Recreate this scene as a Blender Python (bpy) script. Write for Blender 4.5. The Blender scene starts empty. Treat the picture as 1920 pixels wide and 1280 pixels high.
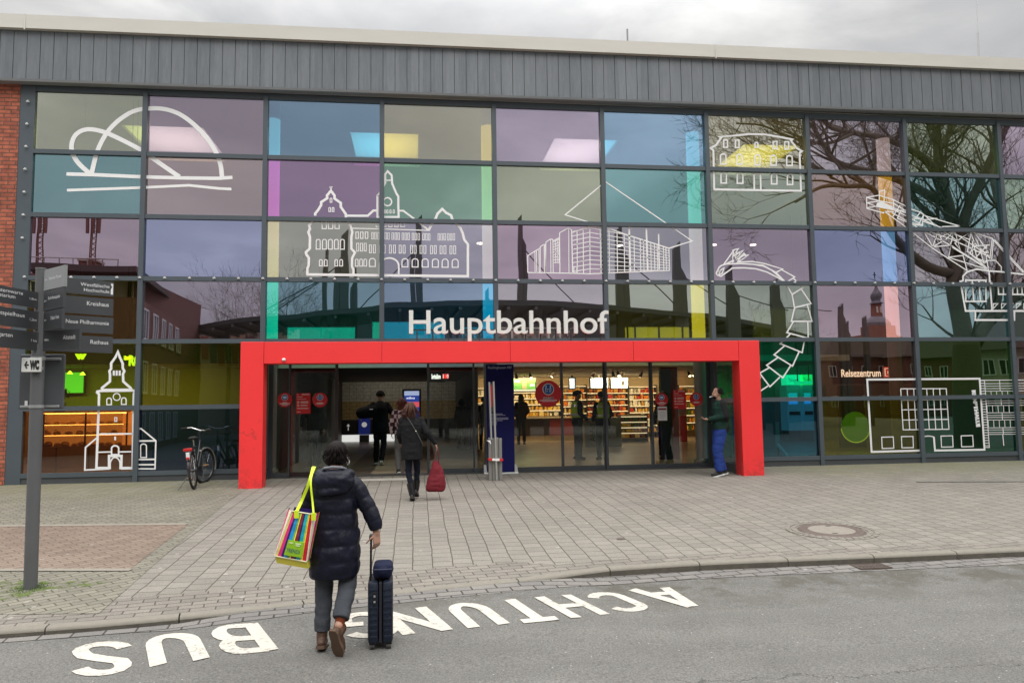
import bpy, bmesh, math, random
from mathutils import Vector, Matrix, noise
R = math.radians
sc = bpy.context.scene
COL = sc.collection
rnd = random.Random(7)

# ------------------------------------------------------------------ camera
FPX, CW, CH = 1442.3, 1920.0, 1280.0
CAM = Vector((7.995, -16.405, 1.397))
YAW, PIT, ROLL = 0.1253, 0.0842, -0.0134
F_ = Vector((math.sin(YAW)*math.cos(PIT), math.cos(YAW)*math.cos(PIT), math.sin(PIT)))
r0_ = Vector((math.cos(YAW), -math.sin(YAW), 0)); u0_ = r0_.cross(F_)
RT = math.cos(ROLL)*r0_ + math.sin(ROLL)*u0_
UP = -math.sin(ROLL)*r0_ + math.cos(ROLL)*u0_
cd = bpy.data.cameras.new('camera'); cam = bpy.data.objects.new('camera', cd); COL.objects.link(cam)
cam.matrix_world = Matrix(((RT.x, UP.x, -F_.x, CAM.x), (RT.y, UP.y, -F_.y, CAM.y), (RT.z, UP.z, -F_.z, CAM.z), (0, 0, 0, 1)))
cd.sensor_fit = 'HORIZONTAL'; cd.sensor_width = 36.0; cd.lens = FPX/CW*36.0
cd.clip_start = 0.05; cd.clip_end = 3000
sc.camera = cam

# ------------------------------------------------------------------ sky and sun
w = bpy.data.worlds.new("World"); sc.world = w; w.use_nodes = True
nt = w.node_tree; nt.nodes.clear()
def N(nt, t, **kw):
    n = nt.nodes.new(t)
    for k, v in kw.items():
        if k.startswith('i_'):
            key = k[2:].replace('_', ' ')
            n.inputs[key].default_value = v
        else: setattr(n, k, v)
    return n
out = N(nt, 'ShaderNodeOutputWorld'); bg = N(nt, 'ShaderNodeBackground')
tc = N(nt, 'ShaderNodeTexCoord')
sky = N(nt, 'ShaderNodeTexSky'); sky.sky_type = 'NISHITA'; sky.sun_disc = False
SUN_EL, SUN_ROT = R(48), R(160)
sky.sun_elevation = SUN_EL; sky.sun_rotation = SUN_ROT; sky.air_density = 1.0; sky.dust_density = 4.0
mp = N(nt, 'ShaderNodeMapping'); mp.inputs['Scale'].default_value = (1.0, 1.0, 2.4)
nz = N(nt, 'ShaderNodeTexNoise'); nz.inputs['Scale'].default_value = 2.6; nz.inputs['Detail'].default_value = 7; nz.inputs['Roughness'].default_value = 0.55
nz.inputs['Distortion'].default_value = 0.35
cr = N(nt, 'ShaderNodeValToRGB')
cr.color_ramp.elements[0].position = 0.34; cr.color_ramp.elements[0].color = (0.66, 0.675, 0.70, 1)
cr.color_ramp.elements[1].position = 0.68; cr.color_ramp.elements[1].color = (1.30, 1.29, 1.26, 1)
e_ = cr.color_ramp.elements.new(0.52); e_.color = (0.90, 0.90, 0.905, 1)
sep = N(nt, 'ShaderNodeSeparateXYZ')
# overcast luminance: brighter towards the zenith (CIE overcast sky)
mr = N(nt, 'ShaderNodeMapRange'); mr.inputs['From Min'].default_value = 0.42; mr.inputs['From Max'].default_value = 1.0
mr.inputs['To Min'].default_value = 0.67; mr.inputs['To Max'].default_value = 4.7
mulc = N(nt, 'ShaderNodeVectorMath', operation='SCALE')
skys = N(nt, 'ShaderNodeVectorMath', operation='SCALE'); skys.inputs['Scale'].default_value = 0.004
addc = N(nt, 'ShaderNodeVectorMath', operation='ADD')
L = nt.links.new
L(tc.outputs['Generated'], mp.inputs['Vector']); L(mp.outputs['Vector'], nz.inputs['Vector']); L(nz.outputs['Fac'], cr.inputs['Fac'])
L(tc.outputs['Generated'], sep.inputs[0]); L(sep.outputs['Z'], mr.inputs['Value'])
L(cr.outputs['Color'], mulc.inputs[0]); L(mr.outputs['Result'], mulc.inputs['Scale'])
L(sky.outputs['Color'], skys.inputs[0]); L(mulc.outputs[0], addc.inputs[0]); L(skys.outputs[0], addc.inputs[1])
L(addc.outputs[0], bg.inputs['Color']); bg.inputs['Strength'].default_value = 0.97
L(bg.outputs[0], out.inputs['Surface'])
sl = bpy.data.lights.new('sun', 'SUN'); sl.energy = 0.9; sl.angle = R(28); sl.color = (1.0, 0.96, 0.9)
so = bpy.data.objects.new('sun', sl); COL.objects.link(so)
so.rotation_euler = (R(90)-SUN_EL, 0, R(180)-SUN_ROT)
sc.view_settings.view_transform = 'Standard'; sc.view_settings.look = 'None'
sc.view_settings.exposure = 0.0; sc.view_settings.gamma = 1.0; sc.view_settings.use_curve_mapping = False
try:
    sc.cycles.max_bounces = 8; sc.cycles.transparent_max_bounces = 16; sc.cycles.glossy_bounces = 3
    sc.cycles.diffuse_bounces = 3; sc.cycles.caustics_reflective = False; sc.cycles.caustics_refractive = False
    sc.cycles.sample_clamp_indirect = 4.0
except Exception: pass

# ------------------------------------------------------------------ photo ray helpers (used to survey real positions on real planes)
def ray(x, y): return F_*FPX + RT*(x-960) - UP*(y-640)
def at(x, y, Y):
    r = ray(x, y); return CAM + r*((Y-CAM.y)/r.y)
def mat_(x, y, Y):
    p = at(x, y, Y); return Vector((p.x, -p.y, p.z))
def hz(y):
    if y >= 0: return 0.0
    if y > -9: return 0.02*y - 0.0018*y*y
    h9 = -0.18-0.1458
    if y > -14: return h9 + 0.03*(y+9)
    return h9 - 0.15
def sm(a, b, x):
    t = max(0, min(1, (x-a)/(b-a))); return t*t*(3-2*t)
def kerb_h(x):
    return 0.06 - 0.045*sm(5.9, 6.6, x) + 0.07*sm(9.0, 10.1, x)
def gnd(x, y, off=0.0, road=False):
    r = ray(x, y); t = 0.001
    lo, hi = 0.002, 0.03
    f = lambda t: (CAM.z + r.z*t) - (hz(CAM.y+r.y*t) + off - (kerb_h(CAM.x+r.x*t) if road else 0))
    for _ in range(60):
        m = (lo+hi)/2
        if f(m) > 0: lo = m
        else: hi = m
    return CAM + r*lo

# ------------------------------------------------------------------ materials
def hexc(h):
    h = h.lstrip('#'); c = [int(h[i:i+2], 16)/255 for i in (0, 2, 4)]
    return tuple((v/12.92 if v <= 0.04045 else ((v+0.055)/1.055)**2.4) for v in c)
MATS = {}
def M(name, col, rough=0.6, metal=0.0, var=0.10, vscale=6.0, bump=0.0, bscale=60.0, emit=None, es=1.0, spec=0.5, coord='Object', stretch=None, coat=0.0):
    if name in MATS: return MATS[name]
    if isinstance(col, str): col = hexc(col)
    m = bpy.data.materials.new(name); m.use_nodes = True; t = m.node_tree; b = t.nodes['Principled BSDF']
    b.inputs['Roughness'].default_value = rough; b.inputs['Metallic'].default_value = metal
    b.inputs['Specular IOR Level'].default_value = spec
    if coat: b.inputs['Coat Weight'].default_value = coat
    tcn = N(t, 'ShaderNodeTexCoord'); src = tcn.outputs[coord]
    if stretch:
        mpn = N(t, 'ShaderNodeMapping'); mpn.inputs['Scale'].default_value = stretch
        t.links.new(src, mpn.inputs['Vector']); src = mpn.outputs['Vector']
    if var > 0:
        n1 = N(t, 'ShaderNodeTexNoise'); n1.inputs['Scale'].default_value = vscale; n1.inputs['Detail'].default_value = 6; n1.inputs['Roughness'].default_value = 0.65
        t.links.new(src, n1.inputs['Vector'])
        mx = N(t, 'ShaderNodeMix', data_type='RGBA')
        mx.inputs[6].default_value = tuple(max(0, c*(1-var*1.6)) for c in col)+(1,)
        mx.inputs[7].default_value = tuple(min(1, c*(1+var*1.6)) for c in col)+(1,)
        t.links.new(n1.outputs['Fac'], mx.inputs[0]); t.links.new(mx.outputs[2], b.inputs['Base Color'])
        rr = N(t, 'ShaderNodeMapRange'); rr.inputs['To Min'].default_value = max(0, rough-0.12); rr.inputs['To Max'].default_value = min(1, rough+0.12)
        t.links.new(n1.outputs['Fac'], rr.inputs['Value']); t.links.new(rr.outputs['Result'], b.inputs['Roughness'])
    else: b.inputs['Base Color'].default_value = tuple(col)+(1,)
    if bump > 0:
        n2 = N(t, 'ShaderNodeTexNoise'); n2.inputs['Scale'].default_value = bscale; n2.inputs['Detail'].default_value = 4
        t.links.new(src, n2.inputs['Vector'])
        bp = N(t, 'ShaderNodeBump'); bp.inputs['Strength'].default_value = bump; bp.inputs['Distance'].default_value = 0.01
        t.links.new(n2.outputs['Fac'], bp.inputs['Height']); t.links.new(bp.outputs['Normal'], b.inputs['Normal'])
    if emit is not None:
        if isinstance(emit, str): emit = hexc(emit)
        b.inputs['Emission Color'].default_value = tuple(emit)+(1,); b.inputs['Emission Strength'].default_value = es
    MATS[name] = m; return m

# ------------------------------------------------------------------ mesh builder
class MB:
    def __init__(s): s.v = []; s.f = []; s.m = []
    def add(s, vs, fs, mi=0):
        o = len(s.v); s.v += [tuple(v) for v in vs]; s.f += [tuple(i+o for i in f) for f in fs]; s.m += [mi]*len(fs); return s
    def box(s, x0, x1, y0, y1, z0, z1, mi=0):
        if x0 > x1: x0, x1 = x1, x0
        if y0 > y1: y0, y1 = y1, y0
        if z0 > z1: z0, z1 = z1, z0
        vs = [(x, y, z) for z in (z0, z1) for y in (y0, y1) for x in (x0, x1)]
        return s.add(vs, [(0, 2, 3, 1), (4, 5, 7, 6), (0, 1, 5, 4), (2, 6, 7, 3), (0, 4, 6, 2), (1, 3, 7, 5)], mi)
    def bbox(s, x0, x1, y0, y1, z0, z1, b=0.01, mi=0):
        # box with chamfered edges
        if x0 > x1: x0, x1 = x1, x0
        if y0 > y1: y0, y1 = y1, y0
        bm = bmesh.new(); bmesh.ops.create_cube(bm, size=1)
        for v in bm.verts: v.co = Vector(((x0+x1)/2+v.co.x*(x1-x0), (y0+y1)/2+v.co.y*(y1-y0), (z0+z1)/2+v.co.z*(z1-z0)))
        bmesh.ops.bevel(bm, geom=list(bm.edges), offset=b, segments=2, affect='EDGES', profile=0.5)
        bm.verts.ensure_lookup_table(); bm.verts.index_update()
        s.add([v.co.copy() for v in bm.verts], [[v.index for v in f.verts] for f in bm.faces], mi); bm.free(); return s
    def hexa(s, b4, t4, mi=0):
        return s.add(list(b4)+list(t4), [(3, 2, 1, 0), (4, 5, 6, 7), (0, 1, 5, 4), (1, 2, 6, 5), (2, 3, 7, 6), (3, 0, 4, 7)], mi)
    def prism(s, poly, vec, mi=0):
        n = len(poly); vec = Vector(vec); a = [Vector(p) for p in poly]; b = [p+vec for p in a]
        fs = [tuple(range(n-1, -1, -1)), tuple(range(n, 2*n))]+[(i, (i+1) % n, n+(i+1) % n, n+i) for i in range(n)]
        return s.add(a+b, fs, mi)
    def rings(s, rs, cap=True, mi=0):
        n = len(rs[0]); vs = [p for r in rs for p in r]; fs = []
        for k in range(len(rs)-1):
            for i in range(n): fs.append((k*n+i, k*n+(i+1) % n, (k+1)*n+(i+1) % n, (k+1)*n+i))
        if cap: fs += [tuple(range(n-1, -1, -1)), tuple((len(rs)-1)*n+i for i in range(n))]
        return s.add(vs, fs, mi)
    def tube(s, pts, rad, n=8, mi=0, cap=True):
        pts = [Vector(p) for p in pts]; rs = []
        if not isinstance(rad, (list, tuple)): rad = [rad]*len(pts)
        d0 = (pts[1]-pts[0]).normalized(); u = d0.cross(Vector((0.13, 0.31, 0.94)))
        if u.length < 1e-3: u = d0.cross(Vector((1, 0, 0)))
        u.normalize()
        for i, p in enumerate(pts):
            d = (pts[min(i+1, len(pts)-1)]-pts[max(i-1, 0)]).normalized()
            u = (u-d*u.dot(d)).normalized(); v = d.cross(u)
            rs.append([p+(u*math.cos(2*math.pi*k/n)+v*math.sin(2*math.pi*k/n))*rad[i] for k in range(n)])
        return s.rings(rs, cap, mi)
    def cyl(s, p, r, h, n=24, mi=0, r2=None):
        p = Vector(p); r2 = r if r2 is None else r2
        return s.tube([p, p+Vector((0, 0, h))], [r, r2], n, mi)
    def cap(s, p0, p1, r0, r1, a=1.0, b=1.0, n=14, mi=0):
        # rounded cone; cross-section stretched a (sideways) and b (front-back)
        p0 = Vector(p0); p1 = Vector(p1); d = p1-p0; L_ = max(d.length, 1e-5); d = d/L_
        u = Vector((1, 0, 0)); u = u-d*u.dot(d)
        if u.length < 0.2: u = Vector((0, 1, 0)); u = u-d*u.dot(d)
        u.normalize(); v = d.cross(u); rs = []
        for k in range(4):
            t = (k+0.35)/4*math.pi/2; rs.append((p0-d*r0*math.cos(t), r0*math.sin(t)))
        rs += [(p0, r0), (p1, r1)]
        for k in range(4):
            t = (3-k+0.35)/4*math.pi/2; rs.append((p1+d*r1*math.cos(t), r1*math.sin(t)))
        return s.rings([[c+(u*math.cos(2*math.pi*i/n)*a+v*math.sin(2*math.pi*i/n)*b)*r for i in range(n)] for c, r in rs], True, mi)
    def ell(s, c, rx, ry, rz, n=16, mi=0, rot=None):
        c = Vector(c); rs = []; m = n//2+2
        for k in range(m):
            t = math.pi*(k+0.5)/m
            ring = [Vector((rx*math.sin(t)*math.cos(2*math.pi*i/n), ry*math.sin(t)*math.sin(2*math.pi*i/n), -rz*math.cos(t))) for i in range(n)]
            if rot is not None: ring = [rot @ q for q in ring]
            rs.append([c+q for q in ring])
        return s.rings(rs, True, mi)
    def xf(s, mtx, i0=0):
        s.v = s.v[:i0]+[tuple(mtx @ Vector(v)) for v in s.v[i0:]]; return s
def obj(name, mb, mat, parent=None, smooth=False, loc=None):
    me = bpy.data.meshes.new(name); me.from_pydata([tuple(v) for v in mb.v], [], mb.f)
    mats = mat if isinstance(mat, (list, tuple)) else [mat]
    for m in mats: me.materials.append(m)
    if len(mats) > 1: me.polygons.foreach_set('material_index', mb.m)
    bm = bmesh.new(); bm.from_mesh(me); bmesh.ops.recalc_face_normals(bm, faces=bm.faces); bm.to_mesh(me); bm.free()
    if smooth:
        me.polygons.foreach_set('use_smooth', [True]*len(me.polygons))
        if smooth != 'all':
            try: me.set_sharp_from_angle(angle=R(40))
            except Exception: pass
    o = bpy.data.objects.new(name, me); COL.objects.link(o)
    if parent is not None: o.parent = parent
    if loc is not None: o.location = loc
    return o
def tag(o, label=None, cat=None, group=None, kind=None):
    if label: o['label'] = label
    if cat: o['category'] = cat
    if group: o['group'] = group
    if kind: o['kind'] = kind
    return o
def thing(name, label, cat, loc=(0, 0, 0), rz=0, group=None):
    o = bpy.data.objects.new(name, None); COL.objects.link(o); o.empty_display_size = 0.1
    o.location = loc; o.rotation_euler = (0, 0, rz); return tag(o, label, cat, group)
def shift(mb, loc):
    lx, ly, lz = loc; mb.v = [(x-lx, y-ly, z-lz) for x, y, z in mb.v]; return mb
# a part modelled in world coordinates under a thing standing at t.location
def wpart(name, mb, mat, t, smooth=False, label=None):
    if t is not None and t.parent is None and tuple(t.location) != (0, 0, 0): shift(mb, t.location)
    o = obj(name, mb, mat, t, smooth)
    if label: o['label'] = label
    return o
def wthing(name, mb, mat, label, cat, loc=None, group=None, smooth=False):
    if loc is None: loc = (0, 0, 0)
    shift(mb, loc); o = obj(name, mb, mat, None, smooth, loc); return tag(o, label, cat, group)
def organic(mb, voxel, smooth_it=4, factor=0.5):
    # fuse overlapping volumes into one continuous surface
    me = bpy.data.meshes.new('tmp'); me.from_pydata([tuple(v) for v in mb.v], [], mb.f)
    bm = bmesh.new(); bm.from_mesh(me); bmesh.ops.recalc_face_normals(bm, faces=bm.faces); bm.to_mesh(me); bm.free()
    o = bpy.data.objects.new('tmp', me); COL.objects.link(o)
    m = o.modifiers.new('r', 'REMESH'); m.mode = 'VOXEL'; m.voxel_size = voxel
    if smooth_it:
        s_ = o.modifiers.new('s', 'SMOOTH'); s_.iterations = smooth_it; s_.factor = factor
    dg = bpy.context.evaluated_depsgraph_get(); me2 = bpy.data.meshes.new_from_object(o.evaluated_get(dg))
    r = MB(); r.v = [tuple(v.co) for v in me2.vertices]; r.f = [tuple(p.vertices) for p in me2.polygons]; r.m = [0]*len(r.f)
    bpy.data.objects.remove(o); bpy.data.meshes.remove(me); bpy.data.meshes.remove(me2); return r
# flat or solid lettering in the xz-plane facing -y; returns an MB in local units
def text_mb(txt, size, depth=0.0, xs=1.0, weight=0.0, align='LEFT', spacing=1.0):
    c = bpy.data.curves.new('t', 'FONT'); c.body = txt; c.size = size; c.extrude = depth/2; c.offset = weight
    c.align_x = align; c.space_character = spacing; c.resolution_u = 4
    o = bpy.data.objects.new('t', c); COL.objects.link(o)
    dg = bpy.context.evaluated_depsgraph_get(); me = bpy.data.meshes.new_from_object(o.evaluated_get(dg))
    r = MB(); r.v = [(v.co.x*xs, -v.co.z, v.co.y) for v in me.vertices]; r.f = [tuple(p.vertices) for p in me.polygons]; r.m = [0]*len(r.f)
    bpy.data.objects.remove(o); bpy.data.curves.remove(c); bpy.data.meshes.remove(me); return r
def merge(a, b, mi=0):
    a.add(b.v, b.f, mi); return a
def place_text(mb, txt, org, ux, up, height, width=None, mi=0, weight=0.0, lift=0.0, align='LEFT', spacing=1.0):
    # lettering laid on a surface: origin, reading direction ux, up direction
    t = text_mb(txt, height/0.72, 0.0, 1.0, weight, 'LEFT', spacing)
    if not t.v: return mb
    xs = [v[0] for v in t.v]; x0, x1 = min(xs), max(xs)
    k = 1.0 if width is None else width/(x1-x0)
    off = {'LEFT': x0, 'RIGHT': x1, 'CENTER': (x0+x1)/2}[align]
    ux = Vector(ux).normalized(); up = Vector(up).normalized(); nn = ux.cross(up); org = Vector(org)
    vs = [org+ux*((v[0]-off)*k)+up*v[2]+nn*lift for v in t.v]
    mb.add(vs, t.f, mi); return mb
# ribbon of constant width through 2-D points
def ribbon2(pts, w, closed=False):
    P = [Vector((p[0], p[1])) for p in pts]
    Q = [P[0]]
    for p in P[1:]:
        if (p-Q[-1]).length > 1e-4: Q.append(p)
    if closed and (Q[0]-Q[-1]).length < 1e-4: Q.pop()
    P = Q; n = len(P)
    if n < 2: return [], []
    Lf, Rg = [], []
    for i in range(n):
        if closed or 0 < i < n-1:
            a = (P[i]-P[i-1]).normalized(); b = (P[(i+1) % n]-P[i]).normalized()
            na = Vector((-a.y, a.x)); nb = Vector((-b.y, b.x)); m = na+nb
            if m.length < 0.3: m = na
            else:
                m.normalize(); m = m/max(0.45, m.dot(na))
        else:
            d = (P[1]-P[0]) if i == 0 else (P[n-1]-P[n-2]); d.normalize(); m = Vector((-d.y, d.x))
        Lf.append(P[i]+m*w/2); Rg.append(P[i]-m*w/2)
    vs = Lf+Rg; fs = [(i, (i+1) % n, n+(i+1) % n, n+i) for i in range(n if closed else n-1)]
    return vs, fs
# ================================================================== GROUND
def mossy(t, col_out, amount_node_out, moss=(0.085, 0.10, 0.035)):
    mx = N(t, 'ShaderNodeMix', data_type='RGBA'); mx.inputs[7].default_value = moss+(1,)
    t.links.new(col_out, mx.inputs[6]); t.links.new(amount_node_out, mx.inputs[0]); return mx.outputs[2]
def paving(name, c1, c2, joint, bw, rh, ang=0.0, offx=0, offy=0, freq=0.5, mortar=0.006, moss=True, long_joint=None, rough=0.85, herring=False, mossk=0.6):
    m = bpy.data.materials.new(name); m.use_nodes = True; t = m.node_tree; b = t.nodes['Principled BSDF']
    b.inputs['Specular IOR Level'].default_value = 0.35
    tcn = N(t, 'ShaderNodeTexCoord'); wob = N(t, 'ShaderNodeTexNoise'); wob.inputs['Scale'].default_value = 1.3; wob.inputs['Detail'].default_value = 3
    t.links.new(tcn.outputs['Object'], wob.inputs['Vector'])
    sub = N(t, 'ShaderNodeVectorMath', operation='SUBTRACT'); sub.inputs[1].default_value = (0.5, 0.5, 0.5)
    t.links.new(wob.outputs['Color'], sub.inputs[0])
    scl = N(t, 'ShaderNodeVectorMath', operation='SCALE'); scl.inputs['Scale'].default_value = 0.05
    t.links.new(sub.outputs[0], scl.inputs[0])
    ad = N(t, 'ShaderNodeVectorMath', operation='ADD'); t.links.new(tcn.outputs['Object'], ad.inputs[0]); t.links.new(scl.outputs[0], ad.inputs[1])
    mpn = N(t, 'ShaderNodeMapping'); mpn.inputs['Rotation'].default_value = (0, 0, ang); mpn.inputs['Location'].default_value = (offx, offy, 0)
    t.links.new(ad.outputs[0], mpn.inputs['Vector'])
    br = N(t, 'ShaderNodeTexBrick'); br.offset = freq; br.inputs['Scale'].default_value = 1.0
    br.inputs['Brick Width'].default_value = bw; br.inputs['Row Height'].default_value = rh; br.inputs['Mortar Size'].default_value = mortar
    br.inputs['Mortar Smooth'].default_value = 0.25; br.inputs['Bias'].default_value = 0.0
    br.inputs['Color1'].default_value = c1+(1,); br.inputs['Color2'].default_value = c2+(1,); br.inputs['Mortar'].default_value = joint+(1,)
    t.links.new(mpn.outputs['Vector'], br.inputs['Vector'])
    col = br.outputs['Color']
    # grain and stains that belong to the stone
    g = N(t, 'ShaderNodeTexNoise'); g.inputs['Scale'].default_value = 95; g.inputs['Detail'].default_value = 5
    t.links.new(tcn.outputs['Object'], g.inputs['Vector'])
    s2 = N(t, 'ShaderNodeTexNoise'); s2.inputs['Scale'].default_value = 0.9; s2.inputs['Detail'].default_value = 9; s2.inputs['Roughness'].default_value = 0.72
    t.links.new(tcn.outputs['Object'], s2.inputs['Vector'])
    m1 = N(t, 'ShaderNodeMapRange'); m1.inputs['From Min'].default_value = 0.3; m1.inputs['From Max'].default_value = 0.7; m1.inputs['To Min'].default_value = 0.74; m1.inputs['To Max'].default_value = 1.26
    t.links.new(g.outputs['Fac'], m1.inputs['Value'])
    m2 = N(t, 'ShaderNodeMapRange'); m2.inputs['From Min'].default_value = 0.3; m2.inputs['From Max'].default_value = 0.7; m2.inputs['To Min'].default_value = 0.86; m2.inputs['To Max'].default_value = 1.12
    t.links.new(s2.outputs['Fac'], m2.inputs['Value'])
    mm = N(t, 'ShaderNodeMath', operation='MULTIPLY'); t.links.new(m1.outputs[0], mm.inputs[0]); t.links.new(m2.outputs[0], mm.inputs[1])
    vs = N(t, 'ShaderNodeVectorMath', operation='SCALE'); t.links.new(col, vs.inputs[0]); t.links.new(mm.outputs[0], vs.inputs['Scale'])
    col = vs.outputs[0]
    # pale chewing-gum spots and grit
    vo = N(t, 'ShaderNodeTexVoronoi'); vo.inputs['Scale'].default_value = 3.1; t.links.new(ad.outputs[0], vo.inputs['Vector'])
    lt = N(t, 'ShaderNodeMath', operation='LESS_THAN'); lt.inputs[1].default_value = 0.075; t.links.new(vo.outputs['Distance'], lt.inputs[0])
    mg = N(t, 'ShaderNodeMix', data_type='RGBA'); mg.inputs[7].default_value = (0.44, 0.42, 0.38, 1); t.links.new(col, mg.inputs[6])
    hf = N(t, 'ShaderNodeMath', operation='MULTIPLY'); hf.inputs[1].default_value = 0.5; t.links.new(lt.outputs[0], hf.inputs[0]); t.links.new(hf.outputs[0], mg.inputs[0])
    col = mg.outputs[2]
    if moss:
        # green algae growing along the building foot where nobody walks
        geo = N(t, 'ShaderNodeSeparateXYZ'); t.links.new(tcn.outputs['Object'], geo.inputs[0])
        my = N(t, 'ShaderNodeMapRange'); my.inputs['From Min'].default_value = -3.4; my.inputs['From Max'].default_value = -0.3; my.interpolation_type = 'SMOOTHSTEP'
        t.links.new(geo.outputs['Y'], my.inputs['Value'])
        # left of x=5 and right of x=15
        ml = N(t, 'ShaderNodeMapRange'); ml.inputs['From Min'].default_value = 5.3; ml.inputs['From Max'].default_value = 3.6; t.links.new(geo.outputs['X'], ml.inputs['Value'])
        mr_ = N(t, 'ShaderNodeMapRange'); mr_.inputs['From Min'].default_value = 14.6; mr_.inputs['From Max'].default_value = 16.6; t.links.new(geo.outputs['X'], mr_.inputs['Value'])
        mxx = N(t, 'ShaderNodeMath', operation='MAXIMUM'); t.links.new(ml.outputs[0], mxx.inputs[0]); t.links.new(mr_.outputs[0], mxx.inputs[1])
        mu = N(t, 'ShaderNodeMath', operation='MULTIPLY'); t.links.new(my.outputs[0], mu.inputs[0]); t.links.new(mxx.outputs[0], mu.inputs[1])
        nn = N(t, 'ShaderNodeTexNoise'); nn.inputs['Scale'].default_value = 2.2; nn.inputs['Detail'].default_value = 8; t.links.new(tcn.outputs['Object'], nn.inputs['Vector'])
        nr = N(t, 'ShaderNodeMapRange'); nr.inputs['From Min'].default_value = 0.34; nr.inputs['From Max'].default_value = 0.6; nr.inputs['To Max'].default_value = 1.0; nr.inputs['To Min'].default_value = 0.35; t.links.new(nn.outputs['Fac'], nr.inputs['Value'])
        mu2 = N(t, 'ShaderNodeMath', operation='MULTIPLY'); t.links.new(mu.outputs[0], mu2.inputs[0]); t.links.new(nr.outputs[0], mu2.inputs[1])
        mu3 = N(t, 'ShaderNodeMath', operation='MULTIPLY'); mu3.inputs[1].default_value = mossk; t.links.new(mu2.outputs[0], mu3.inputs[0])
        col = mossy(t, col, mu3.outputs[0], (0.17, 0.17, 0.075))
    t.links.new(col, b.inputs['Base Color']); b.inputs['Roughness'].default_value = rough
    bp = N(t, 'ShaderNodeBump'); bp.inputs['Strength'].default_value = 0.7; bp.inputs['Distance'].default_value = 0.006; bp.invert = True
    t.links.new(br.outputs['Fac'], bp.inputs['Height'])
    bp2 = N(t, 'ShaderNodeBump'); bp2.inputs['Strength'].default_value = 0.25; bp2.inputs['Distance'].default_value = 0.004
    t.links.new(g.outputs['Fac'], bp2.inputs['Height']); t.links.new(bp.outputs[0], bp2.inputs['Normal']); t.links.new(bp2.outputs[0], b.inputs['Normal'])
    return m

PAVE = paving('paving_main', (0.238, 0.218, 0.187), (0.200, 0.184, 0.158), (0.075, 0.066, 0.052), 0.205, 0.215, R(90), 0.03, 0.0, 0.5, 0.0065)
PAVE_B = paving('paving_border', (0.225, 0.203, 0.172), (0.175, 0.16, 0.138), (0.08, 0.07, 0.06), 0.22, 0.11, R(-9), 0, 0, 0.5, 0.007, moss=False)
PAVE_H = paving('paving_diagonal', (0.22, 0.205, 0.163), (0.17, 0.16, 0.127), (0.08, 0.075, 0.05), 0.20, 0.10, R(-38), 0, 0, 0.5, 0.007, moss=True)
PAVE_R = paving('paving_red', (0.235, 0.18, 0.137), (0.185, 0.138, 0.107), (0.10, 0.075, 0.06), 0.20, 0.10, R(-38), 0.02, 0, 0.5, 0.006, moss=False)
KERB = M('kerb_concrete', (0.215, 0.197, 0.163), 0.9, var=0.14, vscale=14, bump=0.5, bscale=140)

# kerb outline surveyed from the photograph (front top edge)
kpx = [(0, 1182), (145, 1175), (310, 1161), (500, 1138), (600, 1125), (740, 1112), (847, 1100), (997, 1087), (1060, 1077), (1140, 1062), (1280, 1055), (1400, 1050), (1550, 1046), (1690, 1039), (1920, 1029)]
kp = [gnd(x, y) for x, y in kpx]
kx = [p.x for p in kp]; ky = [p.y for p in kp]
for _ in range(2):
    ky = [ky[0]]+[(ky[i-1]+2*ky[i]+ky[i+1])/4 for i in range(1, len(ky)-1)]+[ky[-1]]
sl_l = (ky[1]-ky[0])/(kx[1]-kx[0]); sl_r = (ky[-1]-ky[-3])/(kx[-1]-kx[-3])
kx = [-40]+kx+[60]; ky = [ky[0]-0.12*(kx[1]+40)*0.5]+ky+[ky[-1]-0.02*(60-kx[-2])]
def kerb_y(x):
    for i in range(len(kx)-1):
        if x <= kx[i+1]: break
    t = (x-kx[i])/(kx[i+1]-kx[i]); return ky[i]+(ky[i+1]-ky[i])*t
KW = 0.105
def sheet(name, mat, xs, ys_fn, zoff, kind='structure', road=False):
    # grid following the ground surface between y limits given per x
    mb = MB(); ny = len(ys_fn(xs[0]))
    for x in xs:
        for y in ys_fn(x): mb.v.append((x, y, (hz(y)-(kerb_h(x) if road else 0))+zoff))
    for i in range(len(xs)-1):
        for j in range(ny-1): mb.f.append((i*ny+j, (i+1)*ny+j, (i+1)*ny+j+1, i*ny+j+1)); mb.m.append(0)
    o = obj(name, mb, mat, None, 'all'); return tag(o, kind=kind)
def lin(a, b, n): return [a+(b-a)*i/(n-1) for i in range(n)]
XS = [-40, -25, -12, -4]+lin(-2, 22, 97)+[24, 30, 40, 60]
# border strip along the kerb: three courses, wide in the middle dip
def border_w(x): return 0.24+0.42*sm(4.4, 5.2, x)*(1-sm(9.0, 9.6, x))
sheet('pavement', PAVE, XS, lambda x: lin(kerb_y(x)+KW+border_w(x), 0.25, 14), 0.0)
sheet('pavement_border', PAVE_B, XS, lambda x: lin(kerb_y(x)+KW, kerb_y(x)+KW+border_w(x), 3), 0.0)
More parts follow.
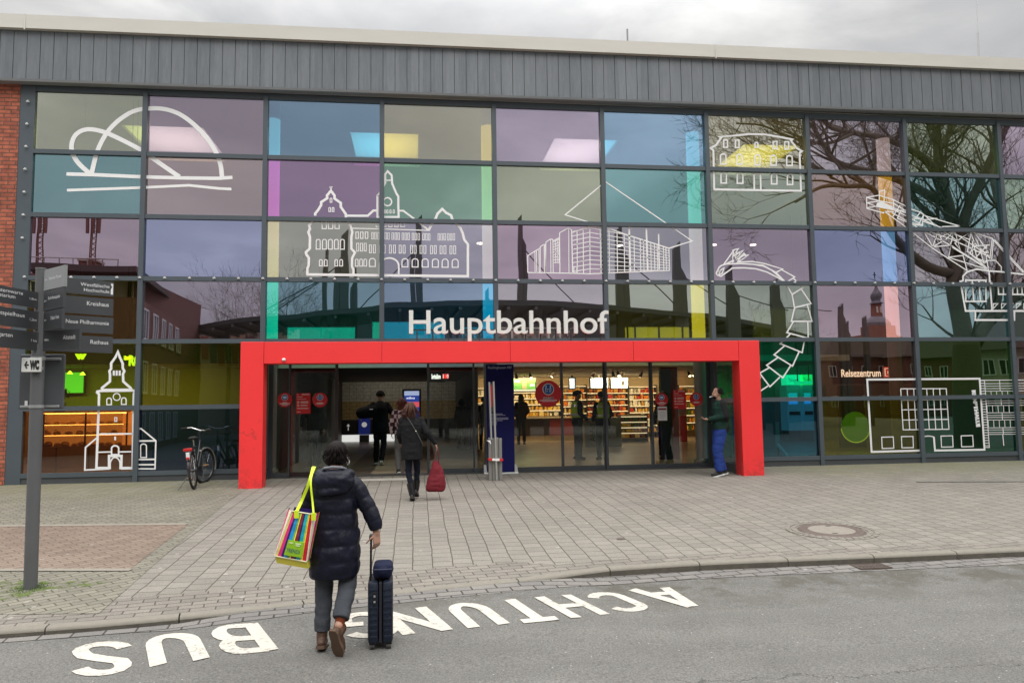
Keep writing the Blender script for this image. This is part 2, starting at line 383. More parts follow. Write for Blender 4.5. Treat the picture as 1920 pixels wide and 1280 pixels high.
# diagonal paving at the left with a reddish field framed by pale courses
def poly_sheet(name, mat, px, zoff):
    P = [gnd(x, y) for x, y in px]
    mb = MB(); n = 10
    a, b, c, d = P
    for i in range(n+1):
        for j in range(n+1):
            u, v = i/n, j/n; p = a*(1-u)*(1-v)+b*u*(1-v)+c*u*v+d*(1-u)*v
            mb.v.append((p.x, p.y, hz(p.y)+zoff))
    for i in range(n):
        for j in range(n): mb.f.append((i*(n+1)+j, (i+1)*(n+1)+j, (i+1)*(n+1)+j+1, i*(n+1)+j+1)); mb.m.append(0)
    return tag(obj(name, mb, mat, None, 'all'), kind='structure')
poly_sheet('pavement_diagonal', PAVE_H, [(-330, 1155), (185, 1150), (460, 915), (-160, 940)], 0.004)
poly_sheet('pavement_red', PAVE_R, [(-300, 1069), (243, 1068), (352, 984), (-200, 990)], 0.008)
PALE = M('pale_course', (0.25, 0.226, 0.185), 0.9, var=0.15, vscale=9, bump=0.4, bscale=90)
def course(px, w_):
    a, b = gnd(*px[0]), gnd(*px[1]); d = Vector((b.x-a.x, b.y-a.y, 0)).normalized(); n_ = Vector((-d.y, d.x, 0))*w_/2
    mb = MB(); k = 14
    for i in range(k+1):
        p = a.lerp(b, i/k)
        for q in (p-n_, p+n_): mb.v.append((q.x, q.y, hz(q.y)+0.012))
    for i in range(k): mb.f.append((2*i, 2*i+2, 2*i+3, 2*i+1)); mb.m.append(0)
    return mb
cm = course([(-300, 1070), (246, 1069)], 0.10); merge(cm, course([(-200, 989), (350, 983)], 0.12))
tag(obj('pavement_course', cm, PALE), kind='structure')

# kerb stones, each a rounded stone
mb = MB()
kpts = []
acc = 0.0; x = -30.0
stone = 1.0; edges = [x]
while x < 50:
    x += stone if -1 < x < 24 else 2.0
    edges.append(x)
for i in range(len(edges)-1):
    xa, xb = edges[i]+0.006, edges[i+1]-0.006
    rs = []
    for k in range(4):
        x_ = xa+(xb-xa)*k/3; y0 = kerb_y(x_); dy = (kerb_y(x_+0.05)-kerb_y(x_-0.05))/0.1
        n_ = Vector((-dy, 1, 0)).normalized(); base = Vector((x_, y0, hz(y0)))
        prof = [(0.0, -0.35), (0.0, -0.028), (0.008, -0.010), (0.028, 0.0), (KW, 0.006), (KW, -0.35)]
        rs.append([base+n_*a_+Vector((0, 0, b_)) for a_, b_ in prof])
    f0_ = len(mb.f); mb.rings(rs)
    for q_ in range(3): mb.m[f0_+q_*6] = 1  # front faces take the darker second material
tag(obj('kerb', mb, [KERB, M('kerb_front', (0.075, 0.066, 0.052), 0.95, var=0.4, vscale=9, bump=0.5, bscale=90)], None, True), kind='structure')

# gutter: two courses of setts laid along the kerb
GUT = paving('gutter_setts', (0.20, 0.187, 0.17), (0.165, 0.155, 0.145), (0.05, 0.045, 0.04), 0.24, 0.13, R(-8), 0, 0.02, 0.5, 0.009, moss=False)
GUTL = M('gutter_pale', (0.34, 0.32, 0.29), 0.85, var=0.18, vscale=12, bump=0.4, bscale=80)
sheet('gutter', GUT, XS, lambda x: lin(kerb_y(x)-0.12-0.17*sm(5.5, 6.6, x), kerb_y(x)+0.001, 3), 0.004, road=True)

# asphalt
am = bpy.data.materials.new('asphalt'); am.use_nodes = True; t = am.node_tree; b = t.nodes['Principled BSDF']
tcn = N(t, 'ShaderNodeTexCoord')
def NZ(scale, det=4, rough=0.5):
    n = N(t, 'ShaderNodeTexNoise'); n.inputs['Scale'].default_value = scale; n.inputs['Detail'].default_value = det; n.inputs['Roughness'].default_value = rough
    t.links.new(tcn.outputs['Object'], n.inputs['Vector']); return n
g1 = NZ(62, 6, 0.85); g2 = NZ(1.1, 8, 0.7); vo = N(t, 'ShaderNodeTexVoronoi'); vo.inputs['Scale'].default_value = 130; t.links.new(tcn.outputs['Object'], vo.inputs['Vector'])
rp = N(t, 'ShaderNodeValToRGB'); rp.color_ramp.elements[0].position = 0.33; rp.color_ramp.elements[0].color = (0.055, 0.054, 0.050, 1)
rp.color_ramp.elements[1].position = 0.68; rp.color_ramp.elements[1].color = (0.25, 0.242, 0.222, 1)
t.links.new(g1.outputs['Fac'], rp.inputs['Fac'])
mrg = N(t, 'ShaderNodeMapRange'); mrg.inputs['From Min'].default_value = 0.32; mrg.inputs['From Max'].default_value = 0.7; mrg.inputs['To Min'].default_value = 0.88; mrg.inputs['To Max'].default_value = 1.12
t.links.new(g2.outputs['Fac'], mrg.inputs['Value'])
# pale stone chips
vch = N(t, 'ShaderNodeTexVoronoi'); vch.inputs['Scale'].default_value = 11.0; vch.inputs['Randomness'].default_value = 1.0
mpw = N(t, 'ShaderNodeMapping'); mpw.inputs['Scale'].default_value = (1.0, 1.8, 1); mpw.inputs['Rotation'].default_value = (0, 0, 0.5); t.links.new(tcn.outputs['Object'], mpw.inputs['Vector']); t.links.new(mpw.outputs[0], vch.inputs['Vector'])
ltc = N(t, 'ShaderNodeMath', operation='LESS_THAN'); ltc.inputs[1].default_value = 0.075; t.links.new(vch.outputs['Distance'], ltc.inputs[0])
gate = NZ(3.3, 2); gg = N(t, 'ShaderNodeMath', operation='GREATER_THAN'); gg.inputs[1].default_value = 0.52; t.links.new(gate.outputs['Fac'], gg.inputs[0])
cc = N(t, 'ShaderNodeMath', operation='MULTIPLY'); t.links.new(ltc.outputs[0], cc.inputs[0]); t.links.new(gg.outputs[0], cc.inputs[1])
# tyre-worn lanes running along the road
mpl = N(t, 'ShaderNodeMapping'); mpl.inputs['Scale'].default_value = (0.10, 1.5, 1); mpl.inputs['Rotation'].default_value = (0, 0, 0.06); t.links.new(tcn.outputs['Object'], mpl.inputs['Vector'])
ln_ = N(t, 'ShaderNodeTexNoise'); ln_.inputs['Scale'].default_value = 1.6; ln_.inputs['Detail'].default_value = 5; t.links.new(mpl.outputs[0], ln_.inputs['Vector'])
lr_ = N(t, 'ShaderNodeMapRange'); lr_.inputs['From Min'].default_value = 0.35; lr_.inputs['From Max'].default_value = 0.65; lr_.inputs['To Min'].default_value = 0.93; lr_.inputs['To Max'].default_value = 1.05; t.links.new(ln_.outputs['Fac'], lr_.inputs['Value'])
lm_ = N(t, 'ShaderNodeMath', operation='MULTIPLY'); t.links.new(lr_.outputs[0], lm_.inputs[0]); t.links.new(mrg.outputs[0], lm_.inputs[1])
sv = N(t, 'ShaderNodeVectorMath', operation='SCALE'); t.links.new(rp.outputs['Color'], sv.inputs[0]); t.links.new(lm_.outputs[0], sv.inputs['Scale'])
mc = N(t, 'ShaderNodeMix', data_type='RGBA'); mc.inputs[7].default_value = (0.5, 0.49, 0.46, 1); t.links.new(sv.outputs[0], mc.inputs[6]); t.links.new(cc.outputs[0], mc.inputs[0])
# crack: a wandering thin line in world space near y = -11
sx = N(t, 'ShaderNodeSeparateXYZ'); t.links.new(tcn.outputs['Object'], sx.inputs[0])
wn = NZ(1.7, 9, 0.75)
c1 = N(t, 'ShaderNodeMath', operation='MULTIPLY_ADD'); c1.inputs[1].default_value = 0.55; t.links.new(wn.outputs['Fac'], c1.inputs[0]); t.links.new(sx.outputs['Y'], c1.inputs[2])
ab = N(t, 'ShaderNodeMath', operation='ADD'); ab.inputs[1].default_value = 10.95; t.links.new(c1.outputs[0], ab.inputs[0])
ab2 = N(t, 'ShaderNodeMath', operation='ABSOLUTE'); t.links.new(ab.outputs[0], ab2.inputs[0])
cl = N(t, 'ShaderNodeMath', operation='LESS_THAN'); cl.inputs[1].default_value = 0.004; t.links.new(ab2.outputs[0], cl.inputs[0])
cxr = N(t, 'ShaderNodeMath', operation='GREATER_THAN'); cxr.inputs[1].default_value = 9.6; t.links.new(sx.outputs['X'], cxr.inputs[0])
cmx = N(t, 'ShaderNodeMath', operation='MULTIPLY'); t.links.new(cl.outputs[0], cmx.inputs[0]); t.links.new(cxr.outputs[0], cmx.inputs[1])
mk = N(t, 'ShaderNodeMix', data_type='RGBA'); mk.inputs[7].default_value = (0.035, 0.033, 0.03, 1); t.links.new(mc.outputs[2], mk.inputs[6]); t.links.new(cmx.outputs[0], mk.inputs[0])
# old oily patches close to the gutter
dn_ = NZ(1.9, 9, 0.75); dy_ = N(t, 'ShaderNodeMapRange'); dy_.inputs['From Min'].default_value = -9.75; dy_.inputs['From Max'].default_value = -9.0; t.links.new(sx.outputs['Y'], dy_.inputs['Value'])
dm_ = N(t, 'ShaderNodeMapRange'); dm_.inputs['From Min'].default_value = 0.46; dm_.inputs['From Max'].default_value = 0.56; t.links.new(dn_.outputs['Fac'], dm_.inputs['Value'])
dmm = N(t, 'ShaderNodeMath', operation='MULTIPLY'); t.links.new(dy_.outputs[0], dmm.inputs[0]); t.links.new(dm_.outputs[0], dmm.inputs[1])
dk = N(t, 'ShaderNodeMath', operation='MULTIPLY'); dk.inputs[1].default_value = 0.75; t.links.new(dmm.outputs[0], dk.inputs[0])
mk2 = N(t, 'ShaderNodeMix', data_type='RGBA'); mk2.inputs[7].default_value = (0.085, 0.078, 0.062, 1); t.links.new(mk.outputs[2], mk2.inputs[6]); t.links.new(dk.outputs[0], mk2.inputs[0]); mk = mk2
t.links.new(mk.outputs[2], b.inputs['Base Color']); b.inputs['Roughness'].default_value = 0.9; b.inputs['Specular IOR Level'].default_value = 0.3
bp = N(t, 'ShaderNodeBump'); bp.inputs['Strength'].default_value = 0.55; bp.inputs['Distance'].default_value = 0.006; t.links.new(vo.outputs['Distance'], bp.inputs['Height']); t.links.new(bp.outputs[0], b.inputs['Normal'])
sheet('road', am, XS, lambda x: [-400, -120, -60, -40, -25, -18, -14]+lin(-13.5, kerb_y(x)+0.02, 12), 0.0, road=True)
# wider ground behind and beside everything
mb = MB().box(-400, 400, -400, 400, -1.6, -0.9); tag(obj('ground', mb, M('earth', (0.16, 0.15, 0.12), 0.95)), kind='structure')

# road lettering ACHTUNG BUS, painted for drivers coming from the other side
PAINT = bpy.data.materials.new('road_paint'); PAINT.use_nodes = True; t = PAINT.node_tree; b = t.nodes['Principled BSDF']
tcn = N(t, 'ShaderNodeTexCoord'); nA = NZ(26, 8, 0.75); nB = NZ(4, 5, 0.6)
rA = N(t, 'ShaderNodeValToRGB'); rA.color_ramp.elements[0].position = 0.37; rA.color_ramp.elements[0].color = (0.24, 0.225, 0.20, 1); rA.color_ramp.elements[1].position = 0.50; rA.color_ramp.elements[1].color = (0.54, 0.505, 0.435, 1)
nC = NZ(2.3, 6, 0.7); mC = N(t, 'ShaderNodeMath', operation='MULTIPLY_ADD'); mC.inputs[1].default_value = 0.42; mC.inputs[2].default_value = -0.19; t.links.new(nC.outputs['Fac'], mC.inputs[0]); mD = N(t, 'ShaderNodeMath', operation='ADD'); t.links.new(nA.outputs['Fac'], mD.inputs[0]); t.links.new(mC.outputs[0], mD.inputs[1]); t.links.new(mD.outputs[0], rA.inputs['Fac']); t.links.new(rA.outputs['Color'], b.inputs['Base Color']); b.inputs['Roughness'].default_value = 0.75
def Zz(sx_, sy_, ox, oy): return lambda p: (ox+p[0]/sx_, oy+p[1]/sy_)
za = Zz(3.2, 3.2, 100, 1060); zb = Zz(3, 3, 700, 1080)
def arc(cx, cy, rx, ry, a0, a1, n=10): return [(cx+rx*math.cos(R(a0+(a1-a0)*i/n)), cy+ry*math.sin(R(a0+(a1-a0)*i/n))) for i in range(n+1)]
# strokes in a unit box (u right, v up, as read by the driver); stroke centre lines inset by half a width
LET = {
 'A': [[(0.08, 0), (0.47, 1)], [(0.92, 0), (0.53, 1)], [(0.25, 0.3), (0.75, 0.3)]],
 'C': [arc(0.5, 0.74, 0.40, 0.20, 10, 180, 8)+arc(0.5, 0.26, 0.40, 0.20, 180, 350, 8)],
 'H': [[(0.1, 0), (0.1, 1)], [(0.9, 0), (0.9, 1)], [(0.1, 0.5), (0.9, 0.5)]],
 'T': [[(0.0, 0.95), (1.0, 0.95)], [(0.5, 0), (0.5, 0.9)]],
 'U': [[(0.1, 1), (0.1, 0.32)]+arc(0.5, 0.32, 0.40, 0.27, 180, 360, 10)+[(0.9, 1)]],
 'N': [[(0.1, 0), (0.1, 1)], [(0.9, 0), (0.9, 1)], [(0.1, 0.95), (0.9, 0.05)]],
 'G': [arc(0.5, 0.74, 0.40, 0.20, 20, 180, 8)+arc(0.5, 0.28, 0.40, 0.22, 180, 340, 8)+[(0.9, 0.46), (0.55, 0.46)]],
 'B': [[(0.1, 0), (0.1, 1)], [(0.1, 0.945), (0.6, 0.945)]+arc(0.6, 0.735, 0.27, 0.21, 90, -90, 7)+[(0.1, 0.525)], [(0.55, 0.52)]+arc(0.62, 0.29, 0.28, 0.235, 90, -90, 7)+[(0.1, 0.055)]],
 'S': [arc(0.5, 0.75, 0.38, 0.19, 15, 190, 7)+[(0.18, 0.62), (0.5, 0.53), (0.8, 0.42)]+arc(0.5, 0.25, 0.40, 0.19, 20, -170, 8)],
}
quads = [ # far-left, far-right, near-right, near-left in photo pixels
 ('S', [(135, 470), (462, 452), (462, 648), (106, 668)], za, 'BUS'), ('U', [(562, 420), (838, 402), (922, 560), (597, 604)], za, 'BUS'),
 ('B', [(946, 372), (1210, 350), (1335, 508), (1030, 536)], za, 'BUS'),
 ('G', [(-200, 218), (40, 195), (160, 335), (-150, 357)], zb, 'ACHTUNG'), ('N', [(35, 200), (290, 174), (440, 303), (175, 330)], zb, 'ACHTUNG'),
 ('U', [(402, 160), (600, 152), (756, 268), (545, 292)], zb, 'ACHTUNG'), ('T', [(668, 140), (866, 124), (1042, 243), (845, 263)], zb, 'ACHTUNG'),
 ('H', [(915, 120), (1102, 105), (1323, 214), (1122, 237)], zb, 'ACHTUNG'), ('C', [(1180, 105), (1345, 84), (1580, 182), (1380, 203)], zb, 'ACHTUNG'),
 ('A', [(1438, 76), (1655, 64), (1895, 158), (1690, 184)], zb, 'ACHTUNG')]
zstep = 0
for word in ('BUS', 'ACHTUNG'):
    mb = MB()
    for ch, q, zf, wd in quads:
        if wd != word: continue
        g = [gnd(*zf(p), road=True) for p in q]
        FL, FR, NR, NL = [Vector((p.x, p.y)) for p in g]
        def mp2(u, v):   # letter right is at image left, letter top is near the camera
            a_ = FR.lerp(FL, u); b_ = NR.lerp(NL, u); return a_.lerp(b_, v)
        for st in LET[ch]:
            vs, fs = ribbon2([mp2(u, v) for u, v in st], 0.112 if word == 'BUS' else 0.105)
            zstep = (zstep+1) % 4
            nv = []
            for v in vs: nv.append((v.x, v.y, hz(v.y)-kerb_h(v.x)+0.005+0.0006*zstep))
            mb.add(nv, fs)
    o = obj('road_marking', mb, PAINT); tag(o, {'BUS': 'white painted letters BUS on the asphalt, upside down to the viewer', 'ACHTUNG': 'white painted letters ACHTUNG on the asphalt beyond the suitcase'}[word], 'road marking', kind='structure')

# manhole cover with cast frame and concrete inlay, ring of small setts
mc_ = gnd(1559, 994); MX, MY = mc_.x, mc_.y
def gp(x, y, dz=0): return (x, y, hz(y)+dz)
def disc(mb, cx, cy, r0, r1, dz, n=40, mi=0, dz2=None):
    dz2 = dz if dz2 is None else dz2
    vs = [gp(cx+r0*math.cos(2*math.pi*i/n), cy+r0*math.sin(2*math.pi*i/n), dz) for i in range(n)]+[gp(cx+r1*math.cos(2*math.pi*i/n), cy+r1*math.sin(2*math.pi*i/n), dz2) for i in range(n)]
    mb.add(vs, [(i, (i+1) % n, n+(i+1) % n, n+i) for i in range(n)], mi)
IRON = M('cast_iron', (0.13, 0.10, 0.085), 0.6, 0.3, var=0.25, vscale=25, bump=0.5, bscale=120)
t_ = thing('manhole_cover', 'round manhole cover with rusty iron rim and pale concrete centre in the paving', 'manhole cover', (MX, MY, hz(MY)))
mb = MB(); disc(mb, MX, MY, 0.39, 0.30, 0.014); disc(mb, MX, MY, 0.41, 0.39, 0.002, dz2=0.014); disc(mb, MX, MY, 0.30, 0.285, 0.014, dz2=0.006)
wpart('frame', mb, IRON, t_)
mb = MB(); disc(mb, MX, MY, 0.285, 0.27, 0.009, dz2=0.013); disc(mb, MX, MY, 0.27, 0.001, 0.013)
wpart('cover_plate', mb, M('cover_concrete', (0.24, 0.215, 0.18), 0.9, var=0.2, vscale=20, bump=0.5, bscale=90), t_)
for a_ in (70, 250):
    mb = MB(); cxx, cyy = MX+0.235*math.cos(R(a_)), MY+0.235*math.sin(R(a_)); mb.box(cxx-0.035, cxx+0.035, cyy-0.02, cyy+0.02, hz(cyy)+0.005, hz(cyy)+0.0145)
    wpart('lifting_slot', mb, M('dark_slot', (0.03, 0.028, 0.025), 0.9), t_)
mb = MB(); rr_ = random.Random(3)
for ring_, rad_ in enumerate((0.46, 0.53)):
    nst = int(2*math.pi*rad_/0.085)
    for i in range(nst):
        a_ = 2*math.pi*(i+0.5*ring_)/nst; c_ = Vector((MX+rad_*math.cos(a_), MY+rad_*math.sin(a_), 0)); u_ = Vector((-math.sin(a_), math.cos(a_), 0))*0.036; v_ = Vector((math.cos(a_), math.sin(a_), 0))*0.028
        q = [c_-u_-v_, c_+u_-v_, c_+u_+v_, c_-u_+v_]; dz = rr_.uniform(0.006, 0.010)
        mb.hexa([gp(p.x, p.y, -0.02) for p in q], [gp(p.x, p.y, dz) for p in q])
tag(obj('sett_ring', mb, M('setts', (0.21, 0.19, 0.16), 0.85, var=0.25, vscale=11)), kind='structure')
# drain grate beside the kerb
g0 = gnd(1620, 1057, road=True)
mb = MB(); gx, gy = g0.x, kerb_y(g0.x)-0.13; gz_ = hz(gy)-kerb_h(gx)
t_ = thing('drain_grate', 'iron gully grate in the gutter below the kerb', 'drain grate', (gx, gy, gz_))
mb.box(gx-0.18, gx+0.18, gy-0.11, gy-0.095, gz_-0.02, gz_+0.016); mb.box(gx-0.18, gx+0.18, gy+0.095, gy+0.11, gz_-0.02, gz_+0.016)
mb.box(gx-0.18, gx-0.165, gy-0.095, gy+0.095, gz_-0.02, gz_+0.015); mb.box(gx+0.165, gx+0.18, gy-0.095, gy+0.095, gz_-0.02, gz_+0.015)
wpart('frame', mb, IRON, t_)
mb = MB()
for k in range(8):
    xk = gx-0.14+0.04*k; mb.box(xk-0.010, xk+0.010, gy-0.094, gy+0.094, gz_-0.02, gz_+0.013)
wpart('bar', mb, IRON, t_)
mb = MB().box(gx-0.165, gx+0.165, gy-0.095, gy+0.095, gz_+0.0045, gz_+0.006); wpart('shaft_opening', mb, M('black_void', (0.004, 0.004, 0.004), 1.0, var=0), t_)
# small water shut-off cap in the paving
g0 = gnd(1164, 1010); mb = MB(); disc(mb, g0.x, g0.y, 0.055, 0.001, 0.006, 16)
tag(obj('valve_cap', mb, IRON), 'small round iron valve cap set in the paving', 'valve cap')
# slot channel in the paving at the right
a_, b_ = gnd(1722, 904), gnd(2050, 903)
mb = MB(); mb.hexa([gp(a_.x, a_.y, -0.02), gp(b_.x, b_.y, -0.02), gp(b_.x, b_.y+0.07, -0.02), gp(a_.x, a_.y+0.07, -0.02)], [gp(a_.x, a_.y, 0.006), gp(b_.x, b_.y, 0.006), gp(b_.x, b_.y+0.07, 0.006), gp(a_.x, a_.y+0.07, 0.006)])
tag(obj('drainage_channel', mb, M('channel', (0.06, 0.055, 0.04), 0.9)), kind='structure')
# ribbed guidance plates in front of the open door
mb = MB(); a_ = gnd(676, 900); b_ = gnd(768, 899)
xa, xb = a_.x, b_.x+0.02; y0, y1 = a_.y-0.12, a_.y+0.16
vs = []
mb.hexa([gp(xa, y0, -0.01), gp(xb, y0, -0.01), gp(xb, y1, -0.01), gp(xa, y1, -0.01)], [gp(xa, y0, 0.006), gp(xb, y0, 0.006), gp(xb, y1, 0.006), gp(xa, y1, 0.006)])
k = xa+0.03
while k < xb-0.03:
    mb.hexa([gp(k, y0+0.02, 0.006), gp(k+0.018, y0+0.02, 0.006), gp(k+0.018, y1-0.02, 0.006), gp(k, y1-0.02, 0.006)], [gp(k, y0+0.02, 0.012), gp(k+0.018, y0+0.02, 0.012), gp(k+0.018, y1-0.02, 0.012), gp(k, y1-0.02, 0.012)])
    k += 0.04
tag(obj('tactile_paving', mb, M('tactile_white', (0.55, 0.52, 0.46), 0.8, var=0.15, vscale=8)), kind='structure')
# ================================================================== STATION BUILDING
def onz(x, y, z):
    r = ray(x, y); return CAM + r*((z-CAM.z)/r.z)
MX_ = [0.24]+[2.43*i for i in range(1, 15)]
RZ = [8.025, 6.706, 5.392, 4.101, 2.814, 1.475, 0.164]
FRAME = M('frame_grey', hexc('4c555b'), 0.45, 0.0, var=0.06, vscale=3)
DARK = M('dark_grey_metal', (0.035, 0.038, 0.042), 0.5, var=0.08)
WHITE = M('white_paint', (0.78, 0.78, 0.76), 0.55, var=0.03)
st = thing('station_building', 'long station hall with a wall of tinted glass panes, grey cladding band and brick end', 'station', (12.0, 0.0, 0.0))

def brickmat(name, c1, c2, mort, bw=0.25, rh=0.075, ms=0.010):
    m = bpy.data.materials.new(name); m.use_nodes = True; t = m.node_tree; b = t.nodes['Principled BSDF']
    tcn = N(t, 'ShaderNodeTexCoord'); sp = N(t, 'ShaderNodeSeparateXYZ'); t.links.new(tcn.outputs['Object'], sp.inputs[0])
    ax = N(t, 'ShaderNodeMath', operation='ADD'); t.links.new(sp.outputs['X'], ax.inputs[0]); t.links.new(sp.outputs['Y'], ax.inputs[1])
    cb = N(t, 'ShaderNodeCombineXYZ'); t.links.new(ax.outputs[0], cb.inputs['X']); t.links.new(sp.outputs['Z'], cb.inputs['Y'])
    br = N(t, 'ShaderNodeTexBrick'); br.inputs['Scale'].default_value = 1; br.inputs['Brick Width'].default_value = bw; br.inputs['Row Height'].default_value = rh; br.inputs['Mortar Size'].default_value = ms
    br.inputs['Color1'].default_value = c1+(1,); br.inputs['Color2'].default_value = c2+(1,); br.inputs['Mortar'].default_value = mort+(1,); br.inputs['Bias'].default_value = -0.1
    t.links.new(cb.outputs[0], br.inputs['Vector'])
    n1 = N(t, 'ShaderNodeTexNoise'); n1.inputs['Scale'].default_value = 9; n1.inputs['Detail'].default_value = 8; t.links.new(tcn.outputs['Object'], n1.inputs['Vector'])
    mr1 = N(t, 'ShaderNodeMapRange'); mr1.inputs['From Min'].default_value = 0.3; mr1.inputs['From Max'].default_value = 0.7; mr1.inputs['To Min'].default_value = 0.7; mr1.inputs['To Max'].default_value = 1.25; t.links.new(n1.outputs['Fac'], mr1.inputs['Value'])
    sc_ = N(t, 'ShaderNodeVectorMath', operation='SCALE'); t.links.new(br.outputs['Color'], sc_.inputs[0]); t.links.new(mr1.outputs[0], sc_.inputs['Scale']); t.links.new(sc_.outputs[0], b.inputs['Base Color'])
    b.inputs['Roughness'].default_value = 0.85
    bp = N(t, 'ShaderNodeBump'); bp.invert = True; bp.inputs['Strength'].default_value = 0.8; bp.inputs['Distance'].default_value = 0.008; t.links.new(br.outputs['Fac'], bp.inputs['Height']); t.links.new(bp.outputs[0], b.inputs['Normal'])
    return m
BRICK = brickmat('red_brick', (0.44, 0.125, 0.07), (0.31, 0.08, 0.05), (0.17, 0.075, 0.05), 0.26, 0.082, 0.012)
wpart('brick_wall', MB().box(-9, 0.0, -0.06, 0.35, -0.12, 8.10), BRICK, st)

# curtain wall frame: mullions and rails
mb = MB()
for i, x in enumerate(MX_):
    w_ = 0.05 if i else 0.06
    zb_ = -0.06 if not (3 <= i <= 5) else RZ[4]-0.045
    if i == 0: mb.box(x-0.24, x+0.045, -0.05, 0.10, -0.06, 8.10)
    else: mb.box(x-w_+0.002, x+w_-0.002, -0.075, 0.12, zb_, 8.02)
mb.box(0.0, 34.5, -0.04, 0.10, 7.965, 8.10)
for r_, z in enumerate(RZ):
    if r_ == 0: continue
    for i in range(len(MX_)-1):
        if r_ > 4 and 2 <= i <= 5: continue
        x0, x1 = MX_[i]+(0.046 if i == 0 else 0.049), MX_[i+1]-0.049
        hh = 0.045
        mb.box(x0, x1, -0.055, 0.09, z-hh, z+hh)
wpart('curtain_wall_frame', mb, FRAME, st)
# plinth strip below the glass
mb = MB()
for a_, b_ in ((0.02, 4.80), (14.64, 34.5)):
    mb.box(a_, b_, -0.035, 0.09, -0.10, 0.117)
wpart('plinth', mb, M('plinth_grey', (0.06, 0.066, 0.07), 0.6, var=0.15, vscale=3), st)

# white clips along the third rail and up the left post
CLIP = M('clip_white', (0.8, 0.8, 0.78), 0.4, var=0)
clip0 = None
def clip(x, z):
    global clip0
    if clip0 is None:
        mb = MB(); mb.box(-0.026, 0.026, -0.03, 0.0, -0.012, 0.0); mb.box(-0.010, 0.012, -0.035, -0.002, 0.0005, 0.022); mb.box(-0.034, -0.02, -0.024, -0.003, 0.0005, 0.010)
        clip0 = obj('rail_clip', mb, CLIP, st); o = clip0
    else:
        o = clip0.copy(); COL.objects.link(o); o.parent = st
    o.location = (x-12.0, -0.077, z)
for i in range(0, 10):
    for k in range(5):
        x = MX_[i]+(MX_[i+1]-MX_[i])*k/5
        clip(x, RZ[3]+0.01)
for k in range(7): clip(0.17, 7.72-0.47*k)

# ---- glass panes
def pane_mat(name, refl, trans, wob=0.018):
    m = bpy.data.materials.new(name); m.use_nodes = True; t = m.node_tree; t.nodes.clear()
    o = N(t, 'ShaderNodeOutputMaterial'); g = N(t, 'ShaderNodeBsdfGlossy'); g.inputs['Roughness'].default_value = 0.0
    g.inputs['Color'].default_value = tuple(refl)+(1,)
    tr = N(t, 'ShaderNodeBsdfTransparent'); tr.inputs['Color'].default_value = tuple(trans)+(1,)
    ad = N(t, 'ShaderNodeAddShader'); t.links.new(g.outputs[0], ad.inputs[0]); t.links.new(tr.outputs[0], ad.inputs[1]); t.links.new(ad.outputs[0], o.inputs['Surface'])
    if wob:
        tcn = N(t, 'ShaderNodeTexCoord'); n = N(t, 'ShaderNodeTexNoise'); n.inputs['Scale'].default_value = 0.8; n.inputs['Detail'].default_value = 1
        t.links.new(tcn.outputs['Object'], n.inputs['Vector'])
        bp = N(t, 'ShaderNodeBump'); bp.inputs['Strength'].default_value = 1.0; bp.inputs['Distance'].default_value = wob*0.1
        t.links.new(n.outputs['Fac'], bp.inputs['Height']); t.links.new(bp.outputs[0], g.inputs['Normal'])
    return m
CLEARBACK = bpy.data.materials.new('pane_inner'); CLEARBACK.use_nodes = True; t = CLEARBACK.node_tree; t.nodes.clear()
o_ = N(t, 'ShaderNodeOutputMaterial'); tr_ = N(t, 'ShaderNodeBsdfTransparent'); tr_.inputs['Color'].default_value = (0.96, 0.97, 0.96, 1); t.links.new(tr_.outputs[0], o_.inputs['Surface'])
RC = [['8b8d80', '857a88', '6c8198', '8a8a82', '8a8096', '6b849f', '8a8a80', '857f8c', '80887c', '85788a'],
      ['64848a', '8f8288', '7f6e88', '68847c', '80867a', '60848c', '7c8780', '87787c', '6a8a90', '7a8c80'],
      ['8b7a8a', '7f84a4', '8c8c86', '837f92', '8d7b8e', '83818e', '86788a', '6f7598', '857f88', '85787f'],
      ['6b6b50', '807888', '5f7a8c', '6a7a94', '86808c', '7f857f', '78807a', '857585', '6c8890', '6a7f80'],
      ['6a704c', '6a6a48', '', '', '', '', '4a7068', '7a7270', '5f7a5c', '807478'],
      ['80685c', '55607a', '', '', '', '', '4d6a78', '6c6c4c', '50746a', '6c6c4c']]
TC = [[(.55, .6, .15), (.62, .47, .47), (.12, .5, .65), (.65, .5, .08), (.6, .48, .52), (.1, .5, .7), (.65, .55, .08), (.55, .42, .42), (.28, .5, .06), (.5, .35, .5)],
      [(.08, .45, .4), (.7, .45, .2), (.6, .12, .55), (.3, .65, .25), (.55, .6, .15), (.1, .65, .5), (.55, .6, .2), (.75, .4, .02), (.02, .3, .2), (.3, .5, .1)],
      [(.45, .15, .2), (.2, .25, .6), (.6, .55, .2), (.55, .5, .45), (.5, .15, .3), (.55, .5, .5), (.6, .4, .45), (.15, .4, .75), (.5, .35, .2), (.55, .38, .3)],
      [(.45, .45, .03), (.5, .42, .4), (.0, .55, .36), (.0, .35, .6), (.5, .42, .42), (.55, .5, .02), (.35, .45, .03), (.7, .35, .3), (.05, .5, .33), (.1, .35, .2)],
      [(.42, .80, .07), (.46, .62, .07), None, None, None, None, (.0, .45, .25), (.5, .35, .25), (.15, .5, .03), (.55, .42, .4)],
      [(.85, .42, .16), (.05, .15, .4), None, None, None, None, (.03, .25, .4), (.4, .42, .03), (.05, .35, .15), (.4, .4, .05)]]
cname = {(0, 1): 'mauve', }
